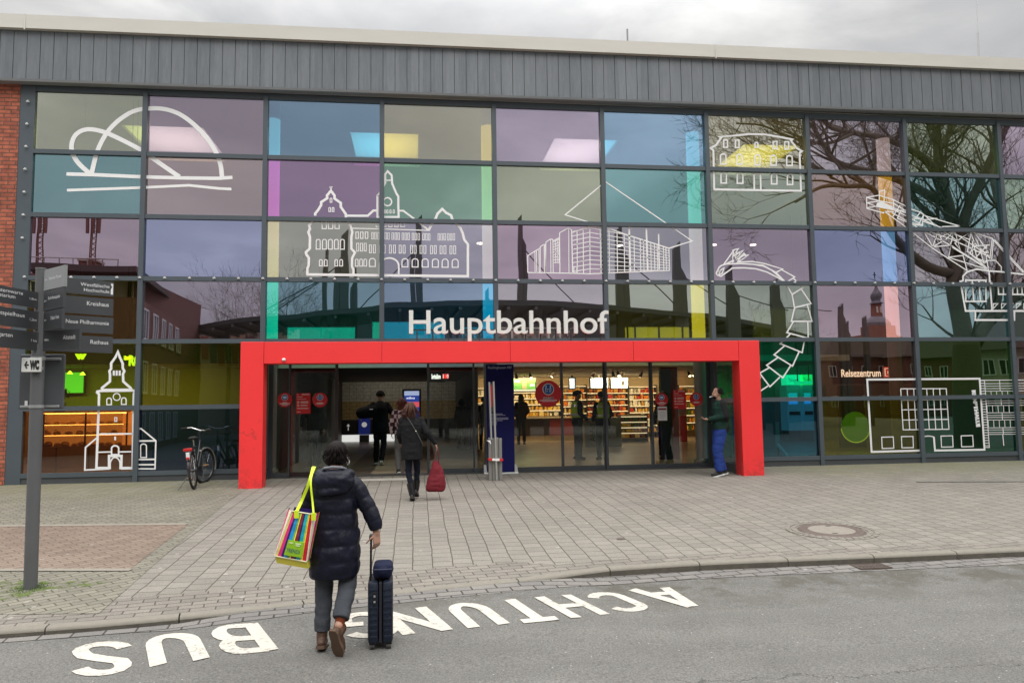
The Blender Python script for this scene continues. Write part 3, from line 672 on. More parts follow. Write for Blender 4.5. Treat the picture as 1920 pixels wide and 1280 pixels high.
NAMES = [['grey-green', 'mauve', 'blue', 'grey', 'mauve', 'blue', 'grey-yellow', 'mauve', 'green', 'purple'],
         ['teal', 'rose-brown', 'purple', 'sea green', 'grey-green', 'teal', 'grey-green', 'amber', 'dark teal', 'green'],
         ['mauve', 'violet-blue', 'warm grey', 'lilac', 'pink', 'lilac grey', 'pink', 'blue', 'brown', 'brown'],
         ['olive', 'brown-grey', 'teal green', 'blue', 'grey', 'yellow-olive', 'olive green', 'salmon', 'teal', 'dark green'],
         ['yellow-green', 'olive yellow', '', '', '', '', 'green', 'brown', 'green', 'rose'],
         ['orange', 'dark blue', '', '', '', '', 'petrol blue', 'olive', 'dark green', 'olive']]
ROWN = ['top', 'second', 'third', 'fourth', 'fifth', 'bottom']
prnd = random.Random(11)
for r_ in range(6):
    z1, z0 = RZ[r_]-0.046, RZ[r_+1]+0.046
    if r_ == 0: z1 = RZ[0]-0.061
    for i in range(0, 14):
        if r_ > 3 and 2 <= i <= 5: continue
        j = i if i < 10 else (i*3+r_) % 2+7
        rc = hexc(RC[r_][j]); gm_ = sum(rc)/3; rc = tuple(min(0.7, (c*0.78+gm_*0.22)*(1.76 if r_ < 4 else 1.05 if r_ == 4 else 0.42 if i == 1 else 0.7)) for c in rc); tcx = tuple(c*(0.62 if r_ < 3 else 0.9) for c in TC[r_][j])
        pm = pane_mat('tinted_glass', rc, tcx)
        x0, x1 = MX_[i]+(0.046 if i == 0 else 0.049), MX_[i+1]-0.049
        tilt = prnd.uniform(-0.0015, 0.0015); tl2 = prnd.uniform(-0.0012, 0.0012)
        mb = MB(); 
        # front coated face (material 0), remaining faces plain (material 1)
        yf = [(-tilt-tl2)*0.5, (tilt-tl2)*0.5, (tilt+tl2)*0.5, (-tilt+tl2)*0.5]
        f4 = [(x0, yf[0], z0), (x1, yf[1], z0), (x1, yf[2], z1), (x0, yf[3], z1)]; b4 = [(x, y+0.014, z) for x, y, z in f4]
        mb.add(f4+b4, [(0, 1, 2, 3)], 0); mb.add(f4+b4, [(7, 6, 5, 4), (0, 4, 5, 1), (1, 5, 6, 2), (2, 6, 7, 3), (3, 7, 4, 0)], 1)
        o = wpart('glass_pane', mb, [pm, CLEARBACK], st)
        if i < 10: o['label'] = f'{NAMES[r_][i]} tinted pane in the {ROWN[r_]} row'

# ---- cladding band, drip profile and cream fascia (boards with real grooves)
CLAD = bpy.data.materials.new('zinc_cladding'); CLAD.use_nodes = True; t = CLAD.node_tree; b = t.nodes['Principled BSDF']
tcn = N(t, 'ShaderNodeTexCoord'); sp = N(t, 'ShaderNodeSeparateXYZ'); t.links.new(tcn.outputs['Object'], sp.inputs[0])
dv = N(t, 'ShaderNodeMath', operation='DIVIDE'); dv.inputs[1].default_value = 0.255; t.links.new(sp.outputs['X'], dv.inputs[0])
fl = N(t, 'ShaderNodeMath', operation='FLOOR'); t.links.new(dv.outputs[0], fl.inputs[0])
wn_ = N(t, 'ShaderNodeTexWhiteNoise'); wn_.noise_dimensions = '1D'; t.links.new(fl.outputs[0], wn_.inputs['W'])
mps = N(t, 'ShaderNodeMapping'); mps.inputs['Scale'].default_value = (9, 1, 1.1); t.links.new(tcn.outputs['Object'], mps.inputs['Vector'])
sn = N(t, 'ShaderNodeTexNoise'); sn.inputs['Scale'].default_value = 2.2; sn.inputs['Detail'].default_value = 7; sn.inputs['Roughness'].default_value = 0.7; t.links.new(mps.outputs[0], sn.inputs['Vector'])
ma = N(t, 'ShaderNodeMath', operation='MULTIPLY_ADD'); ma.inputs[1].default_value = 0.28; t.links.new(wn_.outputs['Value'], ma.inputs[0]); t.links.new(sn.outputs['Fac'], ma.inputs[2])
rp = N(t, 'ShaderNodeValToRGB'); rp.color_ramp.elements[0].position = 0.38; rp.color_ramp.elements[0].color = (0.125, 0.139, 0.153, 1); rp.color_ramp.elements[1].position = 1.0; rp.color_ramp.elements[1].color = (0.20, 0.215, 0.23, 1)
t.links.new(ma.outputs[0], rp.inputs['Fac']); t.links.new(rp.outputs['Color'], b.inputs['Base Color']); b.inputs['Roughness'].default_value = 0.55; b.inputs['Metallic'].default_value = 0.25
def czb(x): return 8.075+0.0030*x
mb = MB(); x = -9.0; k = 0
while x < 34.4:
    y_ = -0.24+0.002*((k*7) % 3)
    a, c_ = x+0.006, x+0.249
    mb.hexa([(a, y_, czb(a)+0.055), (c_, y_, czb(c_)+0.055), (c_, -0.10, czb(c_)+0.055), (a, -0.10, czb(a)+0.055)], [(a, y_, czb(a)+1.07), (c_, y_, czb(c_)+1.07), (c_, -0.10, czb(c_)+1.07), (a, -0.10, czb(a)+1.07)])
    x += 0.255; k += 1
wpart('cladding', mb, CLAD, st)
mb = MB().hexa([(-9, -0.225, czb(-9)+0.05), (34.6, -0.225, czb(34.6)+0.05), (34.6, -0.09, czb(34.6)+0.05), (-9, -0.09, czb(-9)+0.05)], [(-9, -0.225, czb(-9)+1.06), (34.6, -0.225, czb(34.6)+1.06), (34.6, -0.09, czb(34.6)+1.06), (-9, -0.09, czb(-9)+1.06)])
wpart('cladding_backing', mb, DARK, st)
mb = MB(); 
mb.hexa([(-9, -0.255, czb(-9)), (34.6, -0.255, czb(34.6)), (34.6, -0.08, czb(34.6)), (-9, -0.08, czb(-9))], [(-9, -0.275, czb(-9)+0.045), (34.6, -0.275, czb(34.6)+0.045), (34.6, -0.08, czb(34.6)+0.045), (-9, -0.08, czb(-9)+0.045)])
wpart('drip_profile', mb, M('drip_grey', (0.30, 0.32, 0.335), 0.45, 0.2, var=0.06), st)
FASC = M('cream_fascia', (0.62, 0.60, 0.54), 0.6, var=0.09, vscale=1.2, stretch=(0.4, 1, 2))
joints = [-9, 0.17, 14.75, 34.7]
mb = MB()
for a, c_ in zip(joints[:-1], joints[1:]):
    a += 0.004; c_ -= 0.004
    mb.hexa([(a, -0.34, czb(a)+1.075), (c_, -0.34, czb(c_)+1.075), (c_, 0.3, czb(c_)+1.075), (a, 0.3, czb(a)+1.075)], [(a, -0.345, czb(a)+1.36), (c_, -0.345, czb(c_)+1.36), (c_, 0.3, czb(c_)+1.39), (a, 0.3, czb(a)+1.39)])
    if a > 0: mb.box(a-0.02, a+0.01, -0.352, -0.347, czb(a)+1.04, czb(a)+1.365)
wpart('fascia', mb, FASC, st)
# antennas on the roof edge
def antenna(px, py0, py1, Y, r0, label, two=False):
    p0 = at(px[0], py0, Y); p1 = at(px[1], py1, Y); zb0 = 9.35
    t_ = thing('antenna_mast', label, 'antenna', (p0.x, Y, zb0))
    mb = MB()
    if two:
        mid = p0.lerp(p1, 0.34); mb.tube([(p0.x, Y, zb0), mid], r0, 8); wpart('base_tube', mb, M('antenna_grey', (0.5, 0.5, 0.5), 0.4, 0.5, var=0), t_, True)
        wpart('rod', MB().tube([mid, (p1.x, Y, p1.z)], r0*0.45, 6), M('antenna_grey', 0, 0), t_, True)
    else:
        mb.tube([(p0.x, Y, zb0), (p0.x, Y, p1.z)], r0, 8); wpart('rod', mb, M('antenna_dark', (0.25, 0.25, 0.25), 0.5, 0.5, var=0), t_, True)
        wpart('foot', MB().cyl((p0.x, Y, zb0), r0*2, 0.12, 10), M('antenna_dark', 0, 0), t_, True)
antenna((1177, 1177), 88, 55, 2.2, 0.022, 'short dark lightning rod on the station roof edge near the middle')
antenna((1835, 1830), 115, -40, 1.8, 0.028, 'tall thin pale antenna on the station roof at the right', True)

# ---- roof with skylights, ceiling, walls
SK = [(0.95, 2.85), (6.38, 8.08), (11.58, 13.28), (16.72, 18.35)]
SY0, SY1 = 2.68, 4.76
CEIL = M('ceiling_plaster', (0.50, 0.49, 0.47), 0.9, var=0.04, vscale=2)
HD = 19.0
mb = MB()
mb.box(-9, 34.5, 0.36, SY0, 8.28, 8.34); mb.box(-9, 34.5, SY1, HD, 8.28, 8.34)
xs_ = [-9]+[v for s_ in SK for v in s_]+[34.5]
for a, c_ in zip(xs_[0::2], xs_[1::2]): mb.box(a, c_, SY0+0.001, SY1-0.001, 8.281, 8.339)
wpart('ceiling', mb, CEIL, st)
SKM = bpy.data.materials.new('skylight_opal'); SKM.use_nodes = True; t = SKM.node_tree; t.nodes.clear()
o_ = N(t, 'ShaderNodeOutputMaterial'); tl_ = N(t, 'ShaderNodeBsdfTranslucent'); tl_.inputs['Color'].default_value = (0.70, 0.72, 0.72, 1); t.links.new(tl_.outputs[0], o_.inputs['Surface'])
for a, c_ in SK:
    mb = MB(); mb.box(a-0.06, a, SY0-0.06, SY1+0.06, 8.342, 9.3); mb.box(c_, c_+0.06, SY0-0.06, SY1+0.06, 8.342, 9.3); mb.box(a+0.001, c_-0.001, SY0-0.06, SY0, 8.342, 9.3); mb.box(a+0.001, c_-0.001, SY1, SY1+0.06, 8.342, 9.3)
    mb.box(a-0.05, c_+0.05, SY1+0.001, SY1+0.05, 8.10, 8.279)
    sk = wpart('skylight', mb, M('skylight_curb', (0.75, 0.74, 0.72), 0.7, var=0), st)
    mb = MB().add([(a-0.05, SY0-0.05, 8.352), (c_+0.05, SY0-0.05, 8.352), (c_+0.05, SY1+0.05, 8.352), (a-0.05, SY1+0.05, 8.352)], [(0, 1, 2, 3)])
    mb.v = [(x-12, y, z) for x, y, z in mb.v]; obj('opal_panel', mb, SKM, sk)
mb = MB(); mb.box(-9, 34.6, 0.31, SY0-0.07, 9.3, 9.4); mb.box(-9, 34.6, SY1+0.07, HD+0.3, 9.3, 9.4)
for a, c_ in zip([-9]+[s_[1]+0.07 for s_ in SK], [s_[0]-0.07 for s_ in SK]+[34.6]): mb.box(a, c_, SY0-0.069, SY1+0.069, 9.301, 9.399)
wpart('roof', mb, M('roof_grey', (0.25, 0.25, 0.25), 0.9), st)
WALLM = M('hall_wall', (0.40, 0.39, 0.37), 0.85, var=0.05, vscale=1)
wpart('rear_wall', MB().box(-9, 34.5, HD, HD+0.3, -0.1, 9.3), WALLM, st)
wpart('side_wall', MB().box(-9.3, -9.0, -0.06, HD, -0.1, 9.3).box(34.5, 34.8, -0.03, HD+0.3, -0.1, 9.3), WALLM, st)
FLOORM = M('hall_floor_stone', (0.20, 0.155, 0.105), 0.32, var=0.12, vscale=1.2, spec=0.5)
tag(obj('hall_floor', MB().box(-9.0, 34.5, 0.352, HD, -0.5, 0.0), FLOORM), kind='structure')
mb = MB()
for a, c_, m_ in ((7.05, 7.6, 0), (6.45, 7.02, 1)):
    mb.box(a, c_, 0.3, 11.5, 0.0005, 0.004, m_)
tag(obj('floor_strip', mb, [M('floor_light_strip', (0.36, 0.29, 0.19), 0.4), M('floor_dark_strip', (0.10, 0.075, 0.05), 0.4)]), kind='structure')

# interior columns: shafts emit in place of uplighting, plain heads give the fade
COLM = M('column_white', (0.80, 0.79, 0.76), 0.45, var=0.03)
COLD = M('column_steel', (0.30, 0.29, 0.27), 0.35, 0.4, var=0.08)
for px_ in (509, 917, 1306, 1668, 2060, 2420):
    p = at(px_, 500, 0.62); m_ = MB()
    c1_ = MB().cyl((p.x, 0.62, 2.86), 0.15, 4.9, 28); o = wpart('column', c1_, M('column_baked_glow', (0.80, 0.79, 0.76), 0.5, var=0.05, emit=(1.0, 0.98, 0.95), es=0.62), st, True); obj('column_head', MB().cyl((p.x-12, 0.62, 7.761), 0.149, 0.518, 28), COLM, o, True)
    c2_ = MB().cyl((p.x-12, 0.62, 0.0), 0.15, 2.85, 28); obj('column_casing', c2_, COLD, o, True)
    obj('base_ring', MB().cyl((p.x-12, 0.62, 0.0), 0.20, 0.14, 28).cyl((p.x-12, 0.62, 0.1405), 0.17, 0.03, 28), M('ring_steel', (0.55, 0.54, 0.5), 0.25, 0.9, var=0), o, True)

# mezzanine slab above shop, passage and bakery
SLABM = M('slab_white', (0.62, 0.60, 0.55), 0.8, var=0.05)
wpart('mezzanine', MB().box(-8.9, 14.9, 1.6, HD, 2.62, 2.80).box(14.9, 20.8, 5.0, HD, 2.62, 2.80), SLABM, st)
wpart('mezzanine_edge', MB().box(-8.9, 4.85, 1.55, 1.598, 2.45, 2.86), M('edge_dark', (0.05, 0.06, 0.045), 0.6), st)
wpart('mezzanine_edge', MB().box(4.86, 14.9, 1.55, 1.598, 2.33, 2.86), M('edge_white', (0.70, 0.68, 0.62), 0.6), st)

# door zone: header, frames and glass leaves
wpart('door_header', MB().box(4.912, 14.528, -0.02, 0.25, 2.40, 2.765), DARK, st)
tag(obj('door_threshold', MB().box(4.85, 14.60, -0.05, 0.35, -0.5, 0.012), M('threshold_metal', (0.10, 0.10, 0.10), 0.4, 0.6)), kind='structure')
CLEAR = bpy.data.materials.new('door_glass'); CLEAR.use_nodes = True; t = CLEAR.node_tree; t.nodes.clear()
o_ = N(t, 'ShaderNodeOutputMaterial'); g_ = N(t, 'ShaderNodeBsdfGlossy'); g_.inputs['Roughness'].default_value = 0.0; g_.inputs['Color'].default_value = (0.11, 0.115, 0.11, 1)
tr_ = N(t, 'ShaderNodeBsdfTransparent'); tr_.inputs['Color'].default_value = (0.80, 0.82, 0.79, 1); ad_ = N(t, 'ShaderNodeAddShader'); t.links.new(g_.outputs[0], ad_.inputs[0]); t.links.new(tr_.outputs[0], ad_.inputs[1]); t.links.new(ad_.outputs[0], o_.inputs['Surface'])
DF = M('door_frame', (0.055, 0.062, 0.068), 0.4, var=0.06)
DFB = M('door_frame_brown', (0.035, 0.02, 0.018), 0.4, var=0.06)
def dx(px): return at(px, 800, 0.06).x
def leaf(pa, pb, y=0.06, wa=0.035, wb=0.035, brown=False):
    a, c_ = dx(pa), dx(pb)
    mb = MB(); mb.box(a, a+wa, y-0.025, y+0.025, 0.013, 2.398); mb.box(c_-wb, c_, y-0.025, y+0.025, 0.013, 2.398)
    mb.box(a+wa, c_-wb, y-0.022, y+0.022, 0.013, 0.10); mb.box(a+wa, c_-wb, y-0.022, y+0.022, 2.33, 2.397)
    o = wpart('door', mb, DFB if brown else DF, st)
    g = MB(); q = [(a+wa-12, y-0.004, 0.101), (c_-wb-12, y-0.004, 0.101), (c_-wb-12, y-0.004, 2.329), (a+wa-12, y-0.004, 2.329)]
    q2 = [(x, y_+0.01, z) for x, y_, z in q]; g.add(q+q2, [(0, 1, 2, 3)], 0); g.add(q+q2, [(7, 6, 5, 4), (0, 4, 5, 1), (1, 5, 6, 2), (2, 6, 7, 3), (3, 7, 4, 0)], 1)
    obj('glass', g, [CLEAR, CLEARBACK], o); return o
leaf(503, 543, 0.08, 0.09, 0.03); leaf(541, 633, 0.14, 0.035, 0.06, True)
leaf(801, 890, 0.14, 0.05, 0.03); leaf(888, 1057, 0.08, 0.03, 0.045); leaf(1053, 1138, 0.14, 0.045, 0.05)
leaf(1136, 1226, 0.08, 0.05, 0.04); leaf(1221, 1338, 0.14, 0.045, 0.10)
# side screens of the porch
for xs__, x1__ in ((4.90, 5.0), (14.50, 14.60)):
    mb = MB(); mb.box(xs__, x1__, -1.28, -0.09, -0.10, 0.16); mb.box(xs__, x1__, -1.28, -0.09, 2.30, 2.44); mb.box(xs__+0.01, x1__-0.01, -1.28, -1.22, 0.161, 2.299)
    mb.box(xs__+0.01, x1__-0.01, -0.13, -0.09, 0.161, 2.299)
    o = wpart('porch_screen', mb, DF, st)
    xm = (xs__+x1__)/2-12
    g = MB().box(xm-0.005, xm+0.005, -1.219, -0.131, 0.162, 2.298); obj('glass', g, CLEAR, o)

# ---- red entrance portal
PLX = at(468, 800, -1.65).x-(at(447, 900, -1.65).x+at(1433, 880, -1.65).x)/2
RED = bpy.data.materials.new('portal_red'); RED.use_nodes = True; t = RED.node_tree; b = t.nodes['Principled BSDF']
tcn = N(t, 'ShaderNodeTexCoord'); n1 = NZ(1.3, 6, 0.6); n2 = NZ(9, 7, 0.7)
rp = N(t, 'ShaderNodeValToRGB'); rp.color_ramp.elements[0].color = (0.84, 0.030, 0.032, 1); rp.color_ramp.elements[1].color = (0.96, 0.042, 0.044, 1); t.links.new(n1.outputs['Fac'], rp.inputs['Fac'])
# scuffs near the foot
sz = N(t, 'ShaderNodeSeparateXYZ'); t.links.new(tcn.outputs['Object'], sz.inputs[0])
mz = N(t, 'ShaderNodeMapRange'); mz.inputs['From Min'].default_value = 0.50; mz.inputs['From Max'].default_value = -0.1; t.links.new(sz.outputs['Z'], mz.inputs['Value'])
mn = N(t, 'ShaderNodeMapRange'); mn.inputs['From Min'].default_value = 0.45; mn.inputs['From Max'].default_value = 0.72; t.links.new(n2.outputs['Fac'], mn.inputs['Value'])
ml_ = N(t, 'ShaderNodeMath', operation='MULTIPLY'); t.links.new(mz.outputs[0], ml_.inputs[0]); t.links.new(mn.outputs[0], ml_.inputs[1])
n3 = NZ(3.0, 8, 0.8); mn3 = N(t, 'ShaderNodeMapRange'); mn3.inputs['From Min'].default_value = 0.64; mn3.inputs['From Max'].default_value = 0.72; mn3.inputs['To Max'].default_value = 0.35; t.links.new(n3.outputs['Fac'], mn3.inputs['Value'])
mxm = N(t, 'ShaderNodeMath', operation='MAXIMUM'); t.links.new(ml_.outputs[0], mxm.inputs[0]); t.links.new(mn3.outputs[0], mxm.inputs[1])
# hand and shoe scuffs on the left post
vd_ = N(t, 'ShaderNodeVectorMath', operation='DISTANCE'); vd_.inputs[1].default_value = (PLX, -0.18, 0.97); t.links.new(tcn.outputs['Object'], vd_.inputs[0])
vr_ = N(t, 'ShaderNodeMapRange'); vr_.inputs['From Min'].default_value = 0.42; vr_.inputs['From Max'].default_value = 0.05; t.links.new(vd_.outputs['Value'], vr_.inputs['Value'])
n4_ = NZ(4.5, 3, 0.6); r4_ = N(t, 'ShaderNodeMapRange'); r4_.inputs['From Min'].default_value = 0.54; r4_.inputs['From Max'].default_value = 0.58; r4_.inputs['To Max'].default_value = 0.45; t.links.new(n4_.outputs['Fac'], r4_.inputs['Value'])
m4_ = N(t, 'ShaderNodeMath', operation='MULTIPLY'); t.links.new(vr_.outputs[0], m4_.inputs[0]); t.links.new(r4_.outputs[0], m4_.inputs[1])
m5_ = N(t, 'ShaderNodeMath', operation='MAXIMUM'); t.links.new(m4_.outputs[0], m5_.inputs[0]); t.links.new(mxm.outputs[0], m5_.inputs[1]); mxm = m5_
mxr = N(t, 'ShaderNodeMix', data_type='RGBA'); mxr.inputs[7].default_value = (0.33, 0.04, 0.035, 1); t.links.new(mxm.outputs[0], mxr.inputs[0]); t.links.new(rp.outputs['Color'], mxr.inputs[6]); t.links.new(mxr.outputs[2], b.inputs['Base Color'])
b.inputs['Roughness'].default_value = 0.5
PY = -1.65
PL0, PL1 = at(447, 900, PY).x, at(491, 900, PY).x; PR0, PR1 = at(1394, 880, PY).x, at(1433, 880, PY).x
PZ1, PZ0 = at(720, 640, PY).z, at(720, 680, PY).z
pt = thing('entrance_portal', 'large bright red rectangular portal frame around the station doors', 'portal', ((PL0+PR1)/2, PY+0.18, hz(PY)))
for a, c_ in ((PL0, PL1), (PR0, PR1)):
    wpart('post', MB().bbox(a, c_, PY, PY+0.37, hz(PY)-0.1, PZ1, 0.006), RED, pt)
jx = [PL1+0.004]+[at(p, 660, PY).x for p in (716, 957, 1188)]+[PR0-0.004]
for a, c_ in zip(jx[:-1], jx[1:]):
    wpart('lintel_panel', MB().bbox(a+0.003, c_-0.003, PY+0.003, PY+0.365, PZ0, PZ1-0.002, 0.005), RED, pt)
wpart('porch_roof', MB().box(PL0+0.02, PR1-0.02, PY+0.372, -0.08, PZ0+0.10, PZ0+0.20), M('porch_roof_grey', (0.10, 0.10, 0.10), 0.7), pt)
wpart('lintel_core', MB().box(PL1+0.002, PR0-0.002, PY+0.02, PY+0.34, PZ0+0.01, PZ1-0.02), DARK, pt)
wpart('camera_dome', MB().ell(at(532, 674, PY-0.03), 0.035, 0.03, 0.03, 12), WHITE, pt, True)

# ---- standing letters Hauptbahnhof
LY = PY+0.10
hb = at(767, 625, LY); he = at(1141, 622, LY); hc = at(767, 580, LY).z-hb.z
tm = text_mb('Hauptbahnhof', hc/0.72, 0.07, 1.0, 0.006, 'LEFT', 1.0)
bm = bmesh.new(); vv = [bm.verts.new(v) for v in tm.v]
for f in tm.f:
    try: bm.faces.new([vv[i] for i in f])
    except Exception: pass
bmesh.ops.remove_doubles(bm, verts=bm.verts, dist=1e-5)
bm.verts.ensure_lookup_table(); seen = set(); isl = []
for v in bm.verts:
    if v in seen: continue
    stack = [v]; comp = []; seen.add(v)
    while stack:
        q = stack.pop(); comp.append(q)
        for e in q.link_edges:
            o2 = e.other_vert(q)
            if o2 not in seen: seen.add(o2); stack.append(o2)
    isl.append(comp)
isl.sort(key=lambda c: min(v.co.x for v in c))
tx0 = min(v.co.x for v in bm.verts); tx1 = max(v.co.x for v in bm.verts); kx_ = (he.x-hb.x)/(tx1-tx0)
sg = thing('station_name_sign', 'big white standing letters reading Hauptbahnhof on top of the red portal', 'sign', ((hb.x+he.x)/2, LY, PZ1))
LM = M('letter_white', (0.74, 0.73, 0.69), 0.5, var=0.08, vscale=8)
for comp in isl:
    idx = {v: i for i, v in enumerate(comp)}; mb = MB()
    mb.v = [((v.co.x-tx0)*kx_+hb.x, v.co.y+LY, v.co.z+hb.z) for v in comp]
    fs = {f for v in comp for f in v.link_faces}
    mb.f = [tuple(idx[v] for v in f.verts) for f in fs]; mb.m = [0]*len(mb.f)
    wpart('letter', mb, LM, sg)
    xa = min(v[0] for v in mb.v); xb = max(v[0] for v in mb.v)
bm.free()
mb = MB()
n_ = 13
for k in range(n_):
    x = hb.x+(he.x-hb.x)*(k+0.5)/n_; mb.box(x-0.012, x+0.012, LY+0.04, LY+0.07, PZ1, hb.z+0.06)
mb.box(hb.x, he.x, LY+0.045, LY+0.07, hb.z+0.0605, hb.z+0.085)
wpart('support_rail', mb, DARK, sg)
# ================================================================== WHITE LINE DRAWINGS ON THE GLASS
VINYL = M('vinyl_white', (0.84, 0.84, 0.83), 0.6, var=0)
GY = -0.006
_gk = [0]
def G2(zf, p):
    q = at(*zf(p), GY); return (q.x, q.z)
class GR:
    def __init__(s, zf, sc_, bold=1.05): s.zf = zf; s.k = sc_; s.mb = MB(); s.bold = bold
    def line(s, pts, wz, closed=False):
        P = [G2(s.zf, p) for p in pts]
        vs, fs = ribbon2(P, wz*s.bold/s.k/86.0, closed)
        _gk[0] = (_gk[0]+1) % 7; y = GY-0.0015-0.0002*_gk[0]
        s.mb.add([(v.x, y, v.y) for v in vs], fs)
    def poly(s, pts):
        P = [G2(s.zf, p) for p in pts]; _gk[0] = (_gk[0]+1) % 7; y = GY-0.0015-0.0002*_gk[0]
        s.mb.add([(a, y, b_) for a, b_ in P], [tuple(range(len(P)))])
    def rect(s, x0, y0, x1, y1, wz, arch=False):
        h = wz/2; x0 += h; x1 -= h; y0 += h; y1 -= h
        if arch:
            r = (x1-x0)/2; cx_ = (x0+x1)/2
            pts = [(x0, y1), (x1, y1), (x1, y0+r*0.8)]+[(cx_+r*math.cos(R(a)), y0+r*0.8-r*0.8*math.sin(R(a))) for a in (30, 60, 90, 120, 150)]+[(x0, y0+r*0.8)]
        else: pts = [(x0, y0), (x1, y0), (x1, y1), (x0, y1)]
        s.line(pts, wz, True)
    def done(s, label): 
        o = wpart('window_graphic', s.mb, VINYL, st); o['label'] = label; return o
def sp_(pts, n=6):   # smooth curve through points (Catmull-Rom)
    o = []; P = [pts[0]]+list(pts)+[pts[-1]]
    for i in range(1, len(P)-2):
        for k in range(n):
            t_ = k/n; a, b_, c_, d_ = P[i-1], P[i], P[i+1], P[i+2]
            o.append(tuple(0.5*((2*b_[j])+(-a[j]+c_[j])*t_+(2*a[j]-5*b_[j]+4*c_[j]-d_[j])*t_*t_+(-a[j]+3*b_[j]-3*c_[j]+d_[j])*t_**3) for j in (0, 1)))
    o.append(tuple(pts[-1])); return o
# loops and arc
g = GR(Zz(5.647, 5.647, 110, 190), 5.647)
g.line(sp_([(350, 765), (400, 560), (470, 400), (560, 275), (680, 170), (820, 98), (1000, 76), (1150, 90), (1300, 148), (1450, 262), (1580, 405), (1680, 570), (1715, 680), (1730, 802)]), 42)
g.line(sp_([(325, 762), (210, 655), (150, 555), (137, 465), (170, 370), (245, 312), (340, 298), (440, 315), (540, 350), (700, 425), (870, 515), (980, 592), (1150, 712), (1280, 800)]), 42)
g.line([(83, 770), (400, 779), (870, 800), (1300, 812), (1700, 817), (1840, 806)], 34); g.line([(88, 942), (870, 915), (1380, 890), (1700, 924), (1830, 930)], 26)
g.done('white line drawing of two overlapping arches above two ground lines')
# town hall
g = GR(Zz(5.565, 5.565, 560, 300), 5.565)
g.line([(175, 582), (172, 560), (205, 520), (235, 470), (235, 440), (298, 400), (296, 370), (337, 322), (374, 370), (374, 402), (440, 450), (440, 490), (492, 565), (494, 600)], 24)
g.line([(325, 275), (337, 320), (349, 275)], 9)
g.line([(150, 640), (110, 682), (118, 720), (101, 752), (118, 802), (116, 925), (76, 962), (80, 985), (107, 1022), (105, 1100), (91, 1132), (91, 1194), (1765, 1212), (1766, 880), (1728, 832), (1713, 768), (1688, 710), (1640, 662), (1600, 612), (1590, 577), (1540, 552), (1498, 512), (1448, 562), (1428, 612), (1388, 672), (1358, 730)], 24)
g.line([(510, 645), (541, 682), (549, 715), (561, 752), (550, 802), (550, 925), (588, 966), (558, 1022), (556, 1110), (572, 1142), (572, 1190)], 22)
g.line([(505, 582), (720, 582), (780, 528), (822, 528)], 22); g.line([(822, 370), (822, 595), (1043, 595), (1040, 480), (1040, 382), (1020, 350), (975, 245), (970, 160), (928, 118), (903, 150), (903, 240), (850, 340), (822, 375)], 20)
g.line([(1045, 530), (1092, 530), (1210, 618), (1355, 732)], 18); g.line([(560, 713), (860, 720), (1370, 736)], 11)
g.line([(928+42*math.cos(a*0.314), 437+42*math.sin(a*0.314)) for a in range(20)], 14, True)
for x in (240, 307, 374): g.rect(x, 628, x+54, 722, 10)
for x in (179, 244, 306, 368, 431): g.rect(x, 824, x+50, 935, 9, True)
for x in (213, 264, 373, 424): g.rect(x, 1035, x+38, 1110, 9, True)
g.rect(324, 395, 351, 446, 8, True)
for x in (311, 346): g.rect(x, 492, x+26, 543, 8, True)
for x in (802, 868, 932, 996, 1061): g.rect(x, 630, x+48, 702, 10)
for x in (593, 641, 691): g.rect(x, 748, x+35, 823, 8)
for x in (759, 790, 820, 897, 925, 970, 1002, 1032, 1076, 1107, 1136, 1181, 1211, 1242, 1291, 1321, 1350): g.rect(x, 750+0.02*(x-600), x+23, 825+0.02*(x-600), 6)
for x in (1451, 1481, 1511, 1548, 1578, 1608): g.rect(x, 766, x+23, 840, 6)
for x in (601, 641, 680): g.rect(x, 866, x+29, 954, 7)
for x in (735, 776, 838, 880, 943, 985, 1045, 1086, 1163, 1201, 1263, 1303, 1371, 1411, 1472, 1512, 1575, 1614): g.rect(x, 882+0.012*(x-700), x+28, 972+0.012*(x-700), 7)
for x in (588, 633, 677): g.rect(x, 1030, x+36, 1112, 8, True)
g.rect(733, 1022, 805, 1116, 10, True)
for x in (1073, 1179, 1284, 1390, 1492, 1597): g.rect(x, 1024+0.01*(x-1073), x+72, 1120+0.01*(x-1073), 10, True)
g.line(sp_([(845, 1195), (845, 1085), (870, 1045), (945, 1022), (1010, 1042), (1042, 1090), (1043, 1195)], 4), 16)
for x in (892, 915, 948, 982): g.rect(x, 517, x+20, 558, 6, True)
g.rect(898, 205, 958, 222, 6)
g.done('white line drawing of a town hall with clock tower and two gables')
# modern block with large triangle
g = GR(Zz(5.647, 5.647, 970, 330), 5.647)
g.line([(880, 548), (765, 492), (505, 412), (933, 62), (1850, 688), (1605, 765)], 12)
g.line([(110, 1022), (600, 1030), (770, 1036), (1100, 1020), (1612, 1000)], 11); g.line([(110, 1022), (110, 845), (185, 797), (238, 765)], 10)
g.line([(242, 1022), (242, 750), (290, 718)], 9); g.line([(297, 1022), (302, 700), (350, 668), (378, 673)], 9); g.line([(375, 690), (440, 655)], 9); g.line([(450, 1025), (446, 603), (540, 550), (575, 572)], 10)
for x, y in ((185, 797), (202, 790), (228, 775), (283, 720), (292, 718), (352, 670), (376, 675), (543, 552)): g.line([(x, y), (x+3, 1026)], 8)
g.line([(574, 572), (586, 1028)], 12)
for x in (402, 422, 440): g.line([(x, 680-(x-400)*0.5), (x, 925)], 7)
for k in range(9): g.line([(380, 700+27*k), (443, 668+31*k)], 7)
